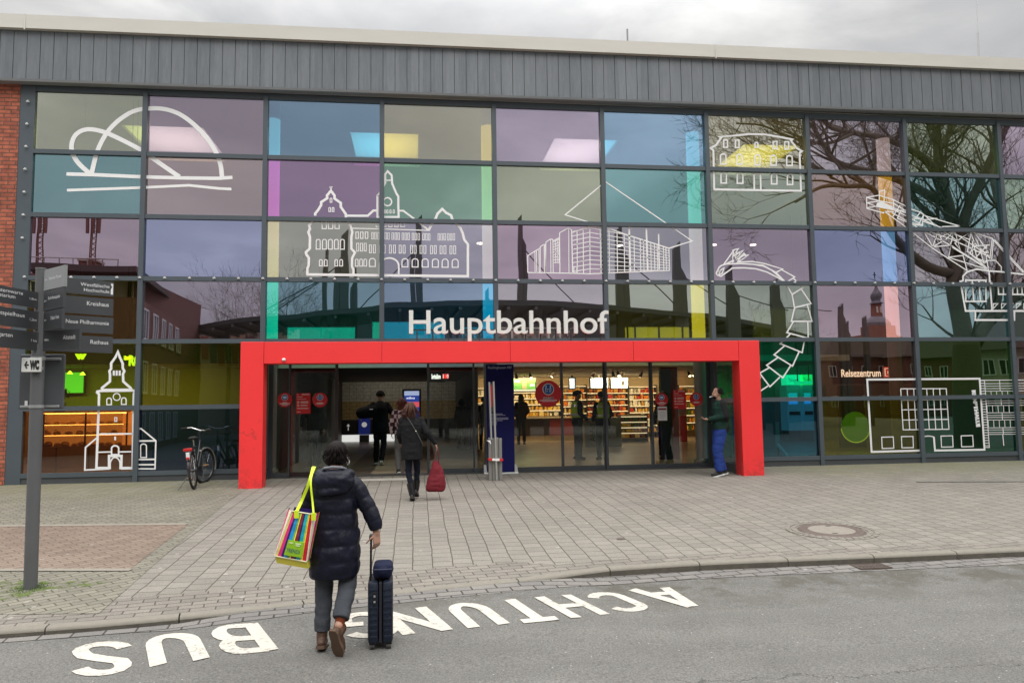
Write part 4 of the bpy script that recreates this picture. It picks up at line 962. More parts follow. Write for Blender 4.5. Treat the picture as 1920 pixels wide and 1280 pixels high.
for k in range(10):
    yl, yr = 590+47*k, 550+48*k; g.line([(582, yl), (767, yr), (880, yr+22-2*k), (1105, yr+62-5.5*k)], 8); g.line([(1105, yr+62-5.5*k), (1610, 768+25.8*k)], 7)
for x, y in ((632, 575), (697, 545), (767, 535)): g.line([(x, y), (x+3, 1030)], 9)
g.line([(582, 600), (767, 530)], 8); g.line([(767, 535), (880, 540), (935, 545), (1180, 630), (1605, 765)], 13)
for x, w_ in ((880, 16), (970, 9), (1055, 9), (1130, 9), (1235, 9), (1300, 9), (1335, 9), (1412, 9), (1450, 9), (1480, 9), (1545, 9), (1572, 9), (1605, 10)): g.line([(x, 545+(x-935)*0.328 if x > 935 else 540), (x+6, 1028-(x-770)*0.032)], w_)
g.line([(1183, 535), (1196, 1015)], 19); g.line([(1365, 555), (1380, 1008)], 18); g.line([(1495, 615), (1503, 1003)], 14)
g.rect(593, 955, 632, 1030, 9)
g.done('white line drawing of a gridded office block under a large triangular roof')
# manor house
g = GR(Zz(9.145, 9.145, 1320, 230), 9.145)
g.line([(175, 1146), (160, 478), (110, 440), (205, 388), (292, 262), (262, 246), (560, 222), (760, 198), (1050, 205), (1300, 248), (1512, 290), (1490, 312), (1592, 442), (1680, 490), (1638, 522), (1662, 1170)], 34, True)
for x0, y0, x1, y1, a in ((325, 288, 415, 438, 0), (524, 290, 612, 440, 0), (860, 328, 935, 438, 1), (1172, 312, 1262, 462, 0), (1372, 318, 1462, 468, 0), (268, 525, 388, 725, 1), (548, 532, 665, 728, 1), (858, 540, 972, 740, 1), (1132, 548, 1250, 745, 1), (1405, 555, 1525, 752, 1), (278, 850, 396, 1050, 1), (556, 855, 678, 1055, 1), (1142, 868, 1262, 1065, 1), (1415, 872, 1532, 1075, 1)): g.rect(x0, y0, x1, y1, 25, bool(a))
g.line([(862, 1150), (858, 880), (965, 880), (975, 1150)], 28)
g.done('white line drawing of a manor house with fourteen small windows')
# excavator
g = GR(Zz(4.572, 4.572, 1600, 340), 4.572, 1.25)
E_ = [[(112, 138), (220, 120), (345, 160), (500, 240), (575, 265), (620, 298), (915, 385)], [(112, 138), (115, 232), (258, 272), (268, 258), (345, 262)], [(115, 140), (220, 168), (345, 190), (460, 260)], [(115, 182), (190, 215), (115, 228)], [(120, 185), (220, 170)],
      [(222, 168), (222, 85), (267, 75), (262, 175)], [(345, 160), (345, 245)], [(190, 215), (345, 245), (460, 300), (600, 380)], [(262, 255), (440, 385), (680, 575), (975, 765)], [(330, 270), (480, 350), (600, 430), (830, 545), (1155, 750)], [(345, 230), (620, 340), (725, 385), (860, 440), (1165, 640)],
      [(340, 300), (400, 205)], [(375, 320), (410, 250), (500, 245)], [(345, 245), (460, 265), (490, 320)], [(380, 318), (460, 350), (575, 370)], [(560, 370), (600, 290)], [(575, 265), (520, 330)], [(600, 290), (590, 378)], [(510, 315), (610, 330), (720, 318)], [(490, 372), (590, 378)], [(600, 345), (725, 385)], [(760, 388), (915, 385)], [(620, 298), (700, 380)],
      [(600, 425), (680, 562), (760, 515), (725, 425), (680, 562), (830, 548), (865, 425), (815, 650), (940, 635), (975, 765)], [(815, 652), (1150, 755)], [(650, 430), (850, 500), (1150, 640)], [(770, 425), (890, 510), (1000, 440), (870, 530), (915, 585), (870, 430)], [(790, 500), (860, 430)], [(740, 480), (830, 440), (1000, 500)],
      [(1000, 430), (1190, 490), (1170, 660), (1040, 530), (1000, 430), (1060, 510), (1120, 700), (1000, 620), (1040, 520)], [(1010, 430), (975, 610)], [(1035, 432), (1150, 600)], [(1200, 500), (1185, 670)], [(1190, 490), (1298, 615), (1458, 785)], [(1210, 500), (1320, 620), (1462, 775)], [(1040, 555), (1170, 545)], [(1060, 640), (1150, 545)], [(1050, 600), (1160, 610)], [(1060, 660), (1140, 690), (1140, 560)], [(1020, 510), (1020, 640)], [(1030, 540), (1060, 660)], [(1070, 560), (1160, 640)],
      [(1140, 678), (1220, 678), (1268, 732), (1268, 775)], [(1125, 700), (1145, 680), (1160, 770)]]
for s_ in E_: g.line(s_, 8)
g.line([(980, 600), (1160, 755)], 10); g.line([(850, 565), (1150, 750)], 10)
g.line([(915, 862), (940, 848), (940, 812), (975, 775), (1060, 752), (1160, 768), (1270, 775), (1460, 798)], 12)
g.line([(915, 850), (962, 1110), (1640, 1110)], 14); g.line([(1162, 770), (1190, 1108)], 13)
g.rect(958, 842, 1142, 1034, 11)
for x in (1018, 1075): g.line([(x, 848), (x+14, 1030)], 11)
g.line([(1045, 1120), (1045, 1188), (1345, 1188)], 14); g.line([(1380, 1115), (1380, 1195)], 14)
g.line([(1240, 902), (1245, 968), (1620, 970)], 12); g.line([(1240, 902), (1620, 905)], 10)
for x in (1285, 1325, 1365, 1405, 1445): g.line([(x, 905), (x+2, 966)], 10)
for x in (1200, 1270, 1330, 1395, 1460): g.line([(x, 1048), (x+38, 1048), (x, 1090)], 7, True)
g.poly([(190, 218), (205, 185), (235, 170), (335, 215), (345, 248)])
g.done('white line drawing of a bucket-wheel excavator with a long lattice boom')
# dragon
g = GR(Zz(4.4125, 4.4125, 1320, 450), 4.4125, 1.22)
g.line([(160, 205), (250, 80), (285, 72), (235, 140), (280, 110), (325, 85), (250, 170), (330, 110), (340, 130), (370, 122), (280, 185)], 9); g.line([(235, 80), (260, 150), (275, 80)], 7); g.line([(185, 195), (300, 150), (290, 95)], 7)
g.line([(240, 110), (235, 185), (300, 125)], 7); g.line([(180, 198), (265, 160), (345, 118)], 10); g.line([(270, 190), (330, 105)], 7)
g.line([(100, 275), (125, 225), (145, 210), (185, 198), (300, 195), (400, 200), (490, 215), (560, 250), (665, 340)], 10); g.line([(100, 275), (110, 290), (140, 300), (235, 232), (330, 230), (430, 238), (520, 265), (600, 305), (665, 345)], 10)
g.line([(280, 183), (400, 178), (500, 195), (650, 240), (595, 268), (490, 210), (400, 200)], 9); g.line([(120, 265), (150, 240), (165, 232), (150, 275), (120, 290), (135, 255)], 9)
g.line([(640, 245), (750, 305), (690, 345)], 9); g.line([(595, 268), (670, 345), (728, 450), (820, 392), (740, 318)], 10); g.line([(728, 448), (748, 560), (885, 525), (800, 400)], 10)
g.line([(748, 560), (722, 672), (893, 672), (855, 540)], 10); g.line([(738, 676), (685, 765), (862, 812), (858, 680)], 10); g.line([(715, 775), (670, 820), (625, 862)], 10); g.line([(835, 808), (812, 930), (640, 860)], 10)
g.line([(665, 875), (580, 948), (732, 1042), (788, 920)], 10); g.line([(610, 972), (518, 1035), (652, 1138), (715, 1040)], 10); g.line([(540, 1055), (460, 1100), (545, 1212), (628, 1132)], 10); g.line([(470, 1135), (420, 1150)], 10); g.line([(530, 1205), (440, 1265)], 10)
g.done('white line drawing of a crested dragon with a segmented tail')
# art hall
g = GR(Zz(6, 6, 1600, 680), 6)
g.line([(755, 985), (205, 1000), (155, 188), (1420, 178), (1475, 975), (918, 985), (905, 830)], 22); g.line(sp_([(905, 832), (850, 822), (790, 828), (750, 832)], 3), 12); g.line([(748, 830), (755, 990)], 14)
g.line([(532, 292), (1045, 290), (1075, 745), (560, 752)], 11, True)
for k in range(1, 7): g.line([(532+73*k, 292), (560+73.5*k, 750)], 11)
for a_, b_ in (((540, 422), (1053, 412)), ((548, 528), (1060, 520)), ((554, 642), (1068, 634))): g.line([a_, b_], 10)
for q in (((318, 835), (448, 832), (455, 958), (324, 962)), ((540, 828), (670, 826), (675, 952), (546, 955)), ((985, 822), (1115, 820), (1122, 944), (992, 946)), ((1212, 820), (1342, 816), (1350, 940), (1218, 943))): g.line(list(q), 11, True)
g.line([(1430, 196), (2300, 190)], 9); g.line([(1475, 200), (1530, 950), (1480, 950)], 9)
for k in range(26): g.line([(1430+2.1*k, 200+29.2*k), (1478+2.1*k, 200+29.2*k)], 8)
for y in (232, 260, 288, 316, 425, 450, 478, 560, 588, 612, 640, 728, 752, 780, 802): g.line([(1478+(y-200)*0.07, y+2), (2300, y-6)], 6)
for x, y0, y1 in ((1645, 196, 320), (1805, 196, 320), (1660, 405, 478), (1818, 405, 478), (1672, 558, 640), (1830, 558, 640), (1682, 728, 800), (1842, 728, 800), (2000, 196, 800), (2150, 196, 800)): g.line([(x, y0), (x+6, y1)], 8)
for b_, y0, y1 in ((1485, 320, 362), (1502, 480, 555), (1515, 645, 722)):
    for k in range(6): g.line([(b_+62*k, y0), (b_+62*k+5, y1)], 7)
g.line([(1680, 800), (1692, 930)], 10); g.line([(1842, 800), (1852, 928)], 10)
# vertical lettering, reading downwards
a_, b_ = at(*g.zf((1350, 312)), GY), at(*g.zf((1402, 716)), GY)
q_ = MB(); up_ = Vector((1, 0, 0.0)); dn_ = Vector((b_.x-a_.x, 0, b_.z-a_.z)).normalized()
place_text(g.mb, 'KUNSTHALLE', (a_.x-0.035, GY-0.003, a_.z+0.01), dn_, dn_.cross(Vector((0, 1, 0))), 0.085, (b_-a_).length+0.02, weight=0.012)
g.done('white line drawing of an art hall with the vertical word KUNSTHALLE')
# church
g = GR(Zz(4.4125, 4.4125, 140, 640), 4.4125)
g.line([(358, 85), (338, 130), (302, 180), (302, 225), (288, 245), (293, 270), (292, 330), (225, 385), (232, 400), (470, 398), (464, 385), (402, 330), (400, 268), (412, 245), (398, 222), (398, 182), (372, 125)], 17, True)
for x in (324, 348, 373): g.line([(x, 240), (x, 282)], 14)
g.line([(180, 415), (215, 408), (480, 405), (505, 405), (490, 430), (487, 540), (480, 1045), (385, 1045)], 17); g.line([(180, 415), (202, 435), (200, 540), (180, 1045), (285, 1045), (285, 945), (388, 945), (385, 1050)], 17)
g.line([(348+29*math.cos(a*0.35), 458+29*math.sin(a*0.35)) for a in range(18)], 7, True)
g.rect(262, 463, 308, 526, 8, True); g.rect(384, 461, 430, 524, 8, True); g.rect(329, 625, 352, 663, 6); g.poly([(328, 785), (343, 785), (343, 815), (328, 815)])
g.line([(205, 765), (480, 762)], 12); g.line([(195, 915), (300, 912)], 10); g.line([(370, 912), (470, 910)], 10); g.rect(300, 855, 370, 940, 11, True)
g.line(sp_([(296, 1055), (296, 1000), (315, 965), (337, 958), (358, 968), (375, 1000), (374, 1055)], 4), 9); g.line([(185, 795), (90, 875), (84, 1062), (290, 1052)], 11); g.line([(380, 1052), (520, 1050)], 11)
g.line([(535, 720), (550, 720), (672, 820), (665, 1052), (525, 1052)], 10); g.line([(530, 822), (672, 820)], 11); g.rect(542, 842, 598, 962, 8, True); g.line([(528, 975), (665, 973)], 11); g.line([(528, 1018), (665, 1017)], 11)
g.done('white line drawing of a church tower with pointed spire')
# ================================================================== INSIDE THE STATION
def f0(x, y): return onz(x, y, 0.0)
def EM(name, col, es, rough=0.5): return M(name, col, rough, var=0, emit=col, es=es)
def area(name, loc, sx_, sy_, power, col, rot=(0, 0, 0)):
    l = bpy.data.lights.new(name, 'AREA'); l.shape = 'RECTANGLE'; l.size = sx_; l.size_y = sy_; l.energy = power; l.color = col
    o = bpy.data.objects.new(name, l); COL.objects.link(o); o.location = loc; o.rotation_euler = rot; return o
# round ceiling lamps of the hall
LAMP = EM('hall_lamp_glow', (1.0, 0.93, 0.80), 9.0)
lamp0 = None
for px_, py_, Y in ((837, 331, 9), (937, 334, 9), (1262, 340, 9), (1573, 344, 9), (1478, 343, 9), (900, 455, 14), (1412, 458, 14), (1338, 458, 14), (1162, 459, 12), (640, 333, 13), (1750, 350, 9)):
    p = at(px_, py_, Y)
    if lamp0 is None:
        t_ = thing('ceiling_lamp', 'small round hall lamp glowing high behind the tinted panes', 'lamp', tuple(p), 0, 'round hall lamps hanging behind the tinted glass')
        a1 = obj('lamp_shade', MB().tube([(0, 0, -0.01), (0, 0, 0.14)], [0.15, 0.13], 18), DARK, t_, True); a2 = obj('diffuser', MB().ell((0, 0, -0.025), 0.13, 0.13, 0.04, 16), LAMP, t_, True); a3 = obj('rod', MB().tube([(0, 0, 0.14), (0, 0, max(0.3, 8.28-p.z))], 0.008, 6), DARK, t_)
        lamp0 = t_; kids = [a1, a2, a3]
    else:
        t_ = lamp0.copy(); COL.objects.link(t_); t_.location = tuple(p)
        for q in kids:
            c_ = q.copy(); COL.objects.link(c_); c_.parent = t_
            if q is kids[2]: c_.scale = (1, 1, 1)
# light boxes standing on the mezzanine edge
BOXW = EM('lightbox_white', (0.8, 0.83, 0.82), 0.3)
for pa, pb, pt_, lab in ((541, 664, 616, 'long lit white box behind the teal pane above the porch'), (700, 832, 606, 'long lit white box behind the blue pane beside the letters'), (868, 1050, 616, 'long lit white box behind the word Hauptbahnhof'), (1176, 1293, 613, 'lit box with dark frame behind the yellow pane above the porch')):
    Y = 2.2; a, c_ = at(pa, pt_, Y), at(pb, pt_, Y)
    t_ = thing('light_box', lab, 'light box', ((a.x+c_.x)/2, Y+0.1, 2.80))
    wpart('panel', MB().box(a.x, c_.x, Y, Y+0.2, 2.81, a.z), BOXW if pa != 868 else M('grey_box', (0.4, 0.4, 0.4), 0.6), t_)
    mb = MB(); 
    for k in (0.0, 0.12, 0.5, 0.88, 1.0):
        xk = a.x+(c_.x-a.x)*k; mb.box(xk-0.02, xk+0.02, Y-0.03, Y-0.002, 2.81, a.z+0.03)
    mb.box(a.x-0.02, c_.x+0.02, Y-0.028, Y-0.003, a.z+0.001, a.z+0.028)
    wpart('frame', mb, DARK if pa > 1100 else BOXW, t_)

# ---- passage seen through the open door
YB = 17.0
def tilemat(name, c1, grout, s_=0.15):
    m = brickmat(name, c1, tuple(c*0.9 for c in c1), grout, s_*2, s_, 0.006); m.node_tree.nodes['Principled BSDF'].inputs['Roughness'].default_value = 0.3
    for n in m.node_tree.nodes:
        if n.type == 'TEX_BRICK': n.offset = 0.0
    return m
TW, TY = tilemat('white_tiles', (0.55, 0.55, 0.50), (0.2, 0.2, 0.18)), tilemat('ochre_tiles', (0.46, 0.34, 0.16), (0.16, 0.12, 0.06))
wpart('tiled_wall', MB().box(4.0, 10.2, YB, YB+0.15, 1.70, 2.61), TW, st); wpart('ochre_tiled_wall', MB().box(4.0, 10.2, YB-0.01, YB+0.14, 0.93, 1.698), TY, st)
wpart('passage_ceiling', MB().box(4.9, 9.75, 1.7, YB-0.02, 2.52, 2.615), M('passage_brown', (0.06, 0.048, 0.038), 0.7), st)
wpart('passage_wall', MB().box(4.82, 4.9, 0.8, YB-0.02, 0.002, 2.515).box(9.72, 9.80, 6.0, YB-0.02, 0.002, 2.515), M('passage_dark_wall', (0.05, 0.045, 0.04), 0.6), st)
t_ = thing('direction_board', 'long black direction board with white S and arrow at the back of the passage', 'sign', (6.8, YB-0.1, 0.3))
wpart('board', MB().box(4.3, 9.4, YB-0.12, YB-0.02, 0.31, 0.92), M('board_black', (0.012, 0.012, 0.014), 0.4, var=0), t_)
mb = MB(); p = at(632, 798, YB-0.125); place_text(mb, 'S', (p.x, YB-0.124, 0.50), (1, 0, 0), (0, 0, 1), 0.22, lift=0)
p = at(653, 798, YB-0.125); mb.box(p.x-0.015, p.x+0.015, YB-0.128, YB-0.1215, 0.48, 0.7); mb.add([(p.x-0.07, YB-0.126, 0.66), (p.x+0.07, YB-0.126, 0.66), (p.x, YB-0.126, 0.76)], [(0, 1, 2)])
wpart('lettering', mb, M('sign_white', (0.8, 0.8, 0.8), 0.5, var=0, emit=(1, 1, 1), es=0.25), t_)
p0, p1 = at(622, 820, YB), at(770, 820, YB)
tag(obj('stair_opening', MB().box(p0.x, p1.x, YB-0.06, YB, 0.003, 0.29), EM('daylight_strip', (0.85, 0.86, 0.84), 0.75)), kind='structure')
# blue poster on the board
p = at(683, 798, YB-0.3); t_ = thing('poster_panel', 'small blue poster panel with a pale round emblem in the passage', 'poster', (p.x, YB-0.25, 0.0))
wpart('panel', MB().box(p.x-0.24, p.x+0.24, YB-0.28, YB-0.22, 0.30, 0.98), M('poster_blue', (0.015, 0.025, 0.14), 0.4, var=0, emit=(0.02, 0.04, 0.3), es=0.2), t_)
wpart('emblem', MB().tube([(p.x, YB-0.285, 0.72), (p.x, YB-0.2805, 0.72)], 0.11, 20), M('sign_white', 0, 0), t_); wpart('foot', MB().box(p.x-0.2, p.x+0.2, YB-0.32, YB-0.18, 0.0, 0.29), DARK, t_)
# screen stele
Y = 6.5; a, c_ = at(758, 733, Y), at(786, 790, Y)
t_ = thing('display_screen', 'tall lit information screen with blue and red picture behind the walking people', 'screen', ((a.x+c_.x)/2, Y, 0.0))
wpart('housing', MB().bbox(a.x-0.06, c_.x+0.06, Y-0.02, Y+0.14, 0.0, a.z+0.06, 0.01), M('housing_black', (0.01, 0.01, 0.012), 0.3, var=0), t_)
hgt = a.z-0.95; mb = MB(); bands = [(0.0, 0.50, 0), (0.50, 0.66, 1), (0.66, 0.72, 0), (0.72, 0.86, 0), (0.86, 1.0, 2)]
for q0, q1, mi in bands: mb.box(a.x, c_.x, Y-0.030, Y-0.021, 0.95+hgt*q0, 0.95+hgt*q1, mi)
wpart('screen', mb, [EM('scr_blue', (0.02, 0.05, 0.28), 0.9), EM('scr_red', (0.6, 0.08, 0.1), 1.0), EM('scr_sky', (0.5, 0.6, 0.9), 0.6)], t_)
mb = MB(); place_text(mb, 'willma', (a.x+0.06, Y-0.032, 0.95+hgt*0.75), (1, 0, 0), (0, 0, 1), 0.07)
for k in range(3): mb.box(a.x+0.05, a.x+0.25, Y-0.0325, Y-0.031, 1.05+0.13*k, 1.07+0.13*k)
wpart('lettering', mb, EM('scr_white', (0.9, 0.9, 0.95), 1.3), t_)

# ---- shop
YS = 16.6
SHW = M('shop_wall_warm', (0.66, 0.52, 0.32), 0.7, var=0.05)
wpart('shop_wall', MB().box(9.82, 20.6, YS, YS+0.15, 0.0, 2.615).box(20.6, 20.7, 11.8, YS, 0.0, 2.615), SHW, st)
area('shop_light', (12.3, YS-2.6, 2.55), 3.6, 0.5, 165, (1.0, 0.72, 0.38), (R(25), 0, 0))
area('shop_light', (17.0, YS-2.8, 2.55), 3.6, 0.5, 165, (1.0, 0.72, 0.38), (R(25), 0, 0))
area('shop_light', (13.5, 9.5, 2.55), 4.0, 0.5, 26, (1.0, 0.74, 0.42), (0, 0, 0))
area('bakery_light', (-0.2, 4.9, 2.4), 5.5, 0.4, 45, (1.0, 0.70, 0.36), (R(20), 0, 0))
area('bakery_light', (2.6, 2.7, 1.40), 3.4, 0.1, 12, (1.0, 0.65, 0.3), (0, 0, 0))
area('passage_light', (7.3, 13.5, 2.45), 3.6, 0.4, 24, (1.0, 0.88, 0.68), (R(35), 0, 0))
area('hall_fill', (8.2, 2.9, 2.5), 5.0, 0.3, 26, (1.0, 0.92, 0.8), (0, 0, 0))  # added fill without a fixture, brightens figures inside the doors
for hx_ in (3.5, 9.5, 15.5, 21.5): area('hall_fill', (hx_, 2.3, 8.0), 5.0, 0.5, 75, (1.0, 0.97, 0.92), (0, 0, 0))  # added fill without fixtures, brightens the upper hall behind the panes
area('ticket_light', (19.5, 9.0, 3.4), 6.0, 0.6, 90, (1.0, 0.92, 0.8), (0, 0, 0))
GOODC = [hexc(h) for h in ('f2d68c', 'e8842a', 'c6291f', 'f0ead8', 'd9a23a', '8c4a1c', 'e9c14a', '4a6a2a', 'f4f0e2', 'b8371f')]
GM = [M('pack_%d' % i, c, 0.5, var=0.05) for i, c in enumerate(GOODC)]
GM[0].name = 'pack_cream'
SHM = M('shelf_board', (0.42, 0.33, 0.20), 0.6); SHD = M('shelf_side', (0.07, 0.05, 0.035), 0.6)
STRIP = EM('shelf_light_strip', (1.0, 0.80, 0.48), 1.4)
srnd = random.Random(5)
def shelf_unit(pa, pb, Y, z0, z1, n, label, palette, lit=True, dens=1.0, glab='packets', back=True):
    a, c_ = at(pa, 780, Y).x, at(pb, 780, Y).x
    t_ = thing('shelf_unit', label, 'shelf', ((a+c_)/2, Y, 0.0))
    wpart('back_panel', MB().box(a, c_, Y+0.36, Y+0.39, 0.0, z1+0.05), SHW, t_)
    mb = MB().box(a-0.03, a, Y, Y+0.39, 0.0, z1+0.05).box(c_, c_+0.03, Y, Y+0.39, 0.0, z1+0.05); wpart('side_panel', mb, SHD, t_)
    dz = (z1-z0)/n
    for k in range(n+1):
        z = z0+dz*k
        o = wpart('shelf_board', MB().box(a+0.001, c_-0.001, Y, Y+0.355, z-0.02, z), SHM, t_)
        if lit and k > 0: 
            s_ = MB().box(a+0.01-t_.location.x, c_-0.01-t_.location.x, -0.004, 0.012, z-0.042, z-0.021); obj('light_strip', s_, STRIP, o)
    # goods
    for k in range(n):
        z = z0+dz*k+0.001; x = a+0.03
        while x < c_-0.12:
            w_ = srnd.uniform(0.07, 0.20); h_ = srnd.uniform(0.45, 0.80)*dz; w_ = min(w_, c_-0.02-x)
            if srnd.random() < dens:
                mi = srnd.choice(palette); y0 = Y+srnd.uniform(0.02, 0.10); kind = srnd.random()
                mb = MB()
                if kind < 0.6: mb.bbox(x, x+w_, y0, y0+0.16, z, z+h_, 0.008)
                else:
                    r = min(w_/2, 0.05); mb.tube([(x+w_/2, y0+0.06, z), (x+w_/2, y0+0.06, z+h_*0.6), (x+w_/2, y0+0.06, z+h_*0.75), (x+w_/2, y0+0.06, z+h_)], [r, r, r*0.5, r*0.45], 10)
                o = wthing('goods_packet', mb, GM[mi], f'small shop {glab} among the lit shelf goods', 'packet', (x+w_/2, y0+0.08, z), group=f'{glab} on the shop shelves', smooth=kind >= 0.6)
            x += w_+srnd.uniform(0.015, 0.05)
    return t_
shelf_unit(893, 958, YS-0.5, 0.95, 2.2, 4, 'narrow lit snack shelf left of the blue banner', (0, 4, 6, 3), glab='snack bags and jars')
shelf_unit(958, 1052, YS-0.5, 0.98, 2.25, 5, 'wide lit bread shelf behind the waiting shop customer', (0, 0, 4, 6, 4, 3), glab='pastry trays and bread bags')
shelf_unit(1056, 1100, YS-0.5, 0.80, 2.25, 5, 'small lit shelf behind the left police officer', (0, 1, 4, 3), glab='drink cartons and tins')
shelf_unit(1102, 1178, YS-0.5, 0.9, 2.2, 5, 'lit tobacco and sweets shelf right of the officers', (1, 1, 2, 9, 4, 5), glab='red and orange sweet boxes')
shelf_unit(1181, 1232, YS-0.5, 0.25, 2.2, 7, 'tall lit shelf of bottles and boxes at the right shop wall', (3, 0, 2, 8, 4, 1), glab='bottles and boxes')
shelf_unit(1164, 1213, 12.2, 0.15, 0.98, 4, 'low open chiller cabinet with lit shelves near the shop entrance', (0, 4, 6, 5, 7), glab='chilled snacks and drinks')
shelf_unit(1275, 1312, YS-0.5, 0.3, 2.2, 6, 'lit shelf behind the red notice sheet', (4, 1, 6, 7), glab='magazines and cartons')
# counters
a, c_ = at(958, 800, 14.2).x, at(1090, 800, 14.2).x
t_ = thing('shop_counter', 'dark and red sales counter with pale base in the shop', 'counter', ((a+c_)/2, 14.2, 0.0))
wpart('front', MB().box(a, c_, 14.2, 14.75, 0.22, 0.90, 0), M('counter_dark', (0.05, 0.03, 0.028), 0.5), t_); wpart('red_front', MB().box((a*0.45+c_*0.55), c_-0.25, 14.17, 14.198, 0.22, 0.88), M('counter_red', (0.25, 0.03, 0.025), 0.5), t_)
wpart('top', MB().box(a-0.03, c_+0.03, 14.14, 14.8, 0.902, 0.95), M('counter_top', (0.6, 0.5, 0.36), 0.4), t_); wpart('base', MB().box(a, c_, 14.22, 14.7, 0.0, 0.218), M('counter_base', (0.62, 0.52, 0.38), 0.5), t_)
# waste bin unit
p = f0(1100, 838); q = f0(1165, 840); Y = min(p.y, 13.0); a, c_ = at(1097, 838, Y).x, at(1166, 838, Y).x
t_ = thing('waste_station', 'grey steel waste bin unit with the word Abfall behind the two officers', 'bin', ((a+c_)/2, Y+0.3, 0.0))
wpart('cabinet', MB().bbox(a, c_, Y, Y+0.6, 0.0, 0.98, 0.015), M('bin_steel', (0.38, 0.36, 0.31), 0.35, 0.5, var=0.08), t_)
wpart('panel', MB().box((a+c_)/2-0.01, (a+c_)/2+0.01, Y-0.004, Y-0.001, 0.02, 0.96), DARK, t_)
mb = MB(); place_text(mb, 'Abfall', (a+0.36, Y-0.006, 0.18), (0, 0, 1), (-1, 0, 0), 0.19); wpart('lettering', mb, DARK, t_)
# shop screens
def screen(x0, x1, y0, y1, Y, label, mats_, bands_):
    a, c_ = at(x0, y0, Y), at(x1, y1, Y)
    t_ = thing('menu_screen', label, 'screen', ((a.x+c_.x)/2, Y, c_.z)); wpart('housing', MB().bbox(a.x-0.04, c_.x+0.04, Y, Y+0.08, c_.z-0.04, a.z+0.04, 0.008), M('housing_black', 0, 0), t_)
    mb = MB()
    mb.box(a.x, c_.x, Y-0.006, Y-0.001, c_.z, a.z, 0)
    w_, h_ = c_.x-a.x, a.z-c_.z
    for u0, u1, v0, v1, mi in bands_: mb.box(a.x+w_*u0, a.x+w_*u1, Y-0.010, Y-0.0062, c_.z+h_*v0, c_.z+h_*v1, mi)
    wpart('screen', mb, mats_, t_); wpart('bracket', MB().box((a.x+c_.x)/2-0.03, (a.x+c_.x)/2+0.03, Y+0.02, Y+0.06, a.z+0.041, 2.612), DARK, t_)
SB = [EM('scr_pale', (0.62, 0.75, 0.88), 1.0), M('scr_dark', (0.05, 0.05, 0.05), 0.4, var=0), EM('scr_yellow', (0.8, 0.6, 0.2), 0.9)]
screen(963, 1004, 710, 733, 14.0, 'green menu screen with a snack picture above the shop counter', [EM('scr_green', (0.10, 0.30, 0.07), 1.0), EM('scr_food', (0.5, 0.28, 0.15), 1.0), EM('scr_text', (0.9, 0.95, 0.85), 1.2), EM('scr_grass', (0.5, 0.55, 0.5), 0.8)], [(0.40, 0.58, 0.2, 0.75, 1), (0.05, 0.28, 0.75, 0.86, 2), (0.75, 0.95, 0.42, 0.55, 2), (0.0, 1.0, 0.0, 0.14, 3)])
screen(1068, 1078, 709, 728, 14.0, 'narrow pale shop screen above the left officer', SB, [])
screen(1107, 1140, 709, 727, 14.0, 'pale blue shop screen left of a door post', SB, [(0.80, 0.95, 0.3, 0.75, 1)])
screen(1146, 1177, 709, 727, 14.0, 'pale blue shop screen with small dark tag above the sweets shelf', SB, [(0.62, 0.80, 0.3, 0.75, 1), (0.62, 0.80, 0.15, 0.28, 2)])
# spot lights on the shop ceiling
spot0 = None
for i_, (px_, Y) in enumerate(((968, 10.5), (993, 10.5), (1040, 9.5), (1115, 9.5), (1150, 9.0), (1157, 9.2), (1168, 9.5), (1205, 10), (922, 10), (1290, 10), (1305, 10))):
    x = at(px_, 712, Y).x
    if spot0 is None:
        spot0 = thing('ceiling_spot', 'small dark spot lamp under the shop ceiling', 'spot lamp', (x, Y, 2.61), 0.3, 'dark spot lamps under the shop ceiling')
        k1 = obj('head', MB().tube([(0.0, 0.02, -0.10), (0.06, 0.09, -0.22)], [0.045, 0.06], 12), M('spot_brown', (0.06, 0.035, 0.02), 0.5), spot0, True); k2 = obj('lens', MB().tube([(0.061, 0.091, -0.2205), (0.065, 0.095, -0.226)], [0.05, 0.045], 12), EM('spot_lens', (1, 0.85, 0.55), 5.0), spot0, True); k3 = obj('bracket', MB().tube([(0, 0, 0), (0, 0.02, -0.1)], 0.012, 6), DARK, spot0)
    else:
        t_ = spot0.copy(); COL.objects.link(t_); t_.location = (x, Y, 2.61); t_.rotation_euler = (0, 0, [0.3, -2.2, 2.5, 1.2][i_ % 4])
        for q in (k1, k2, k3): c2 = q.copy(); COL.objects.link(c2); c2.parent = t_
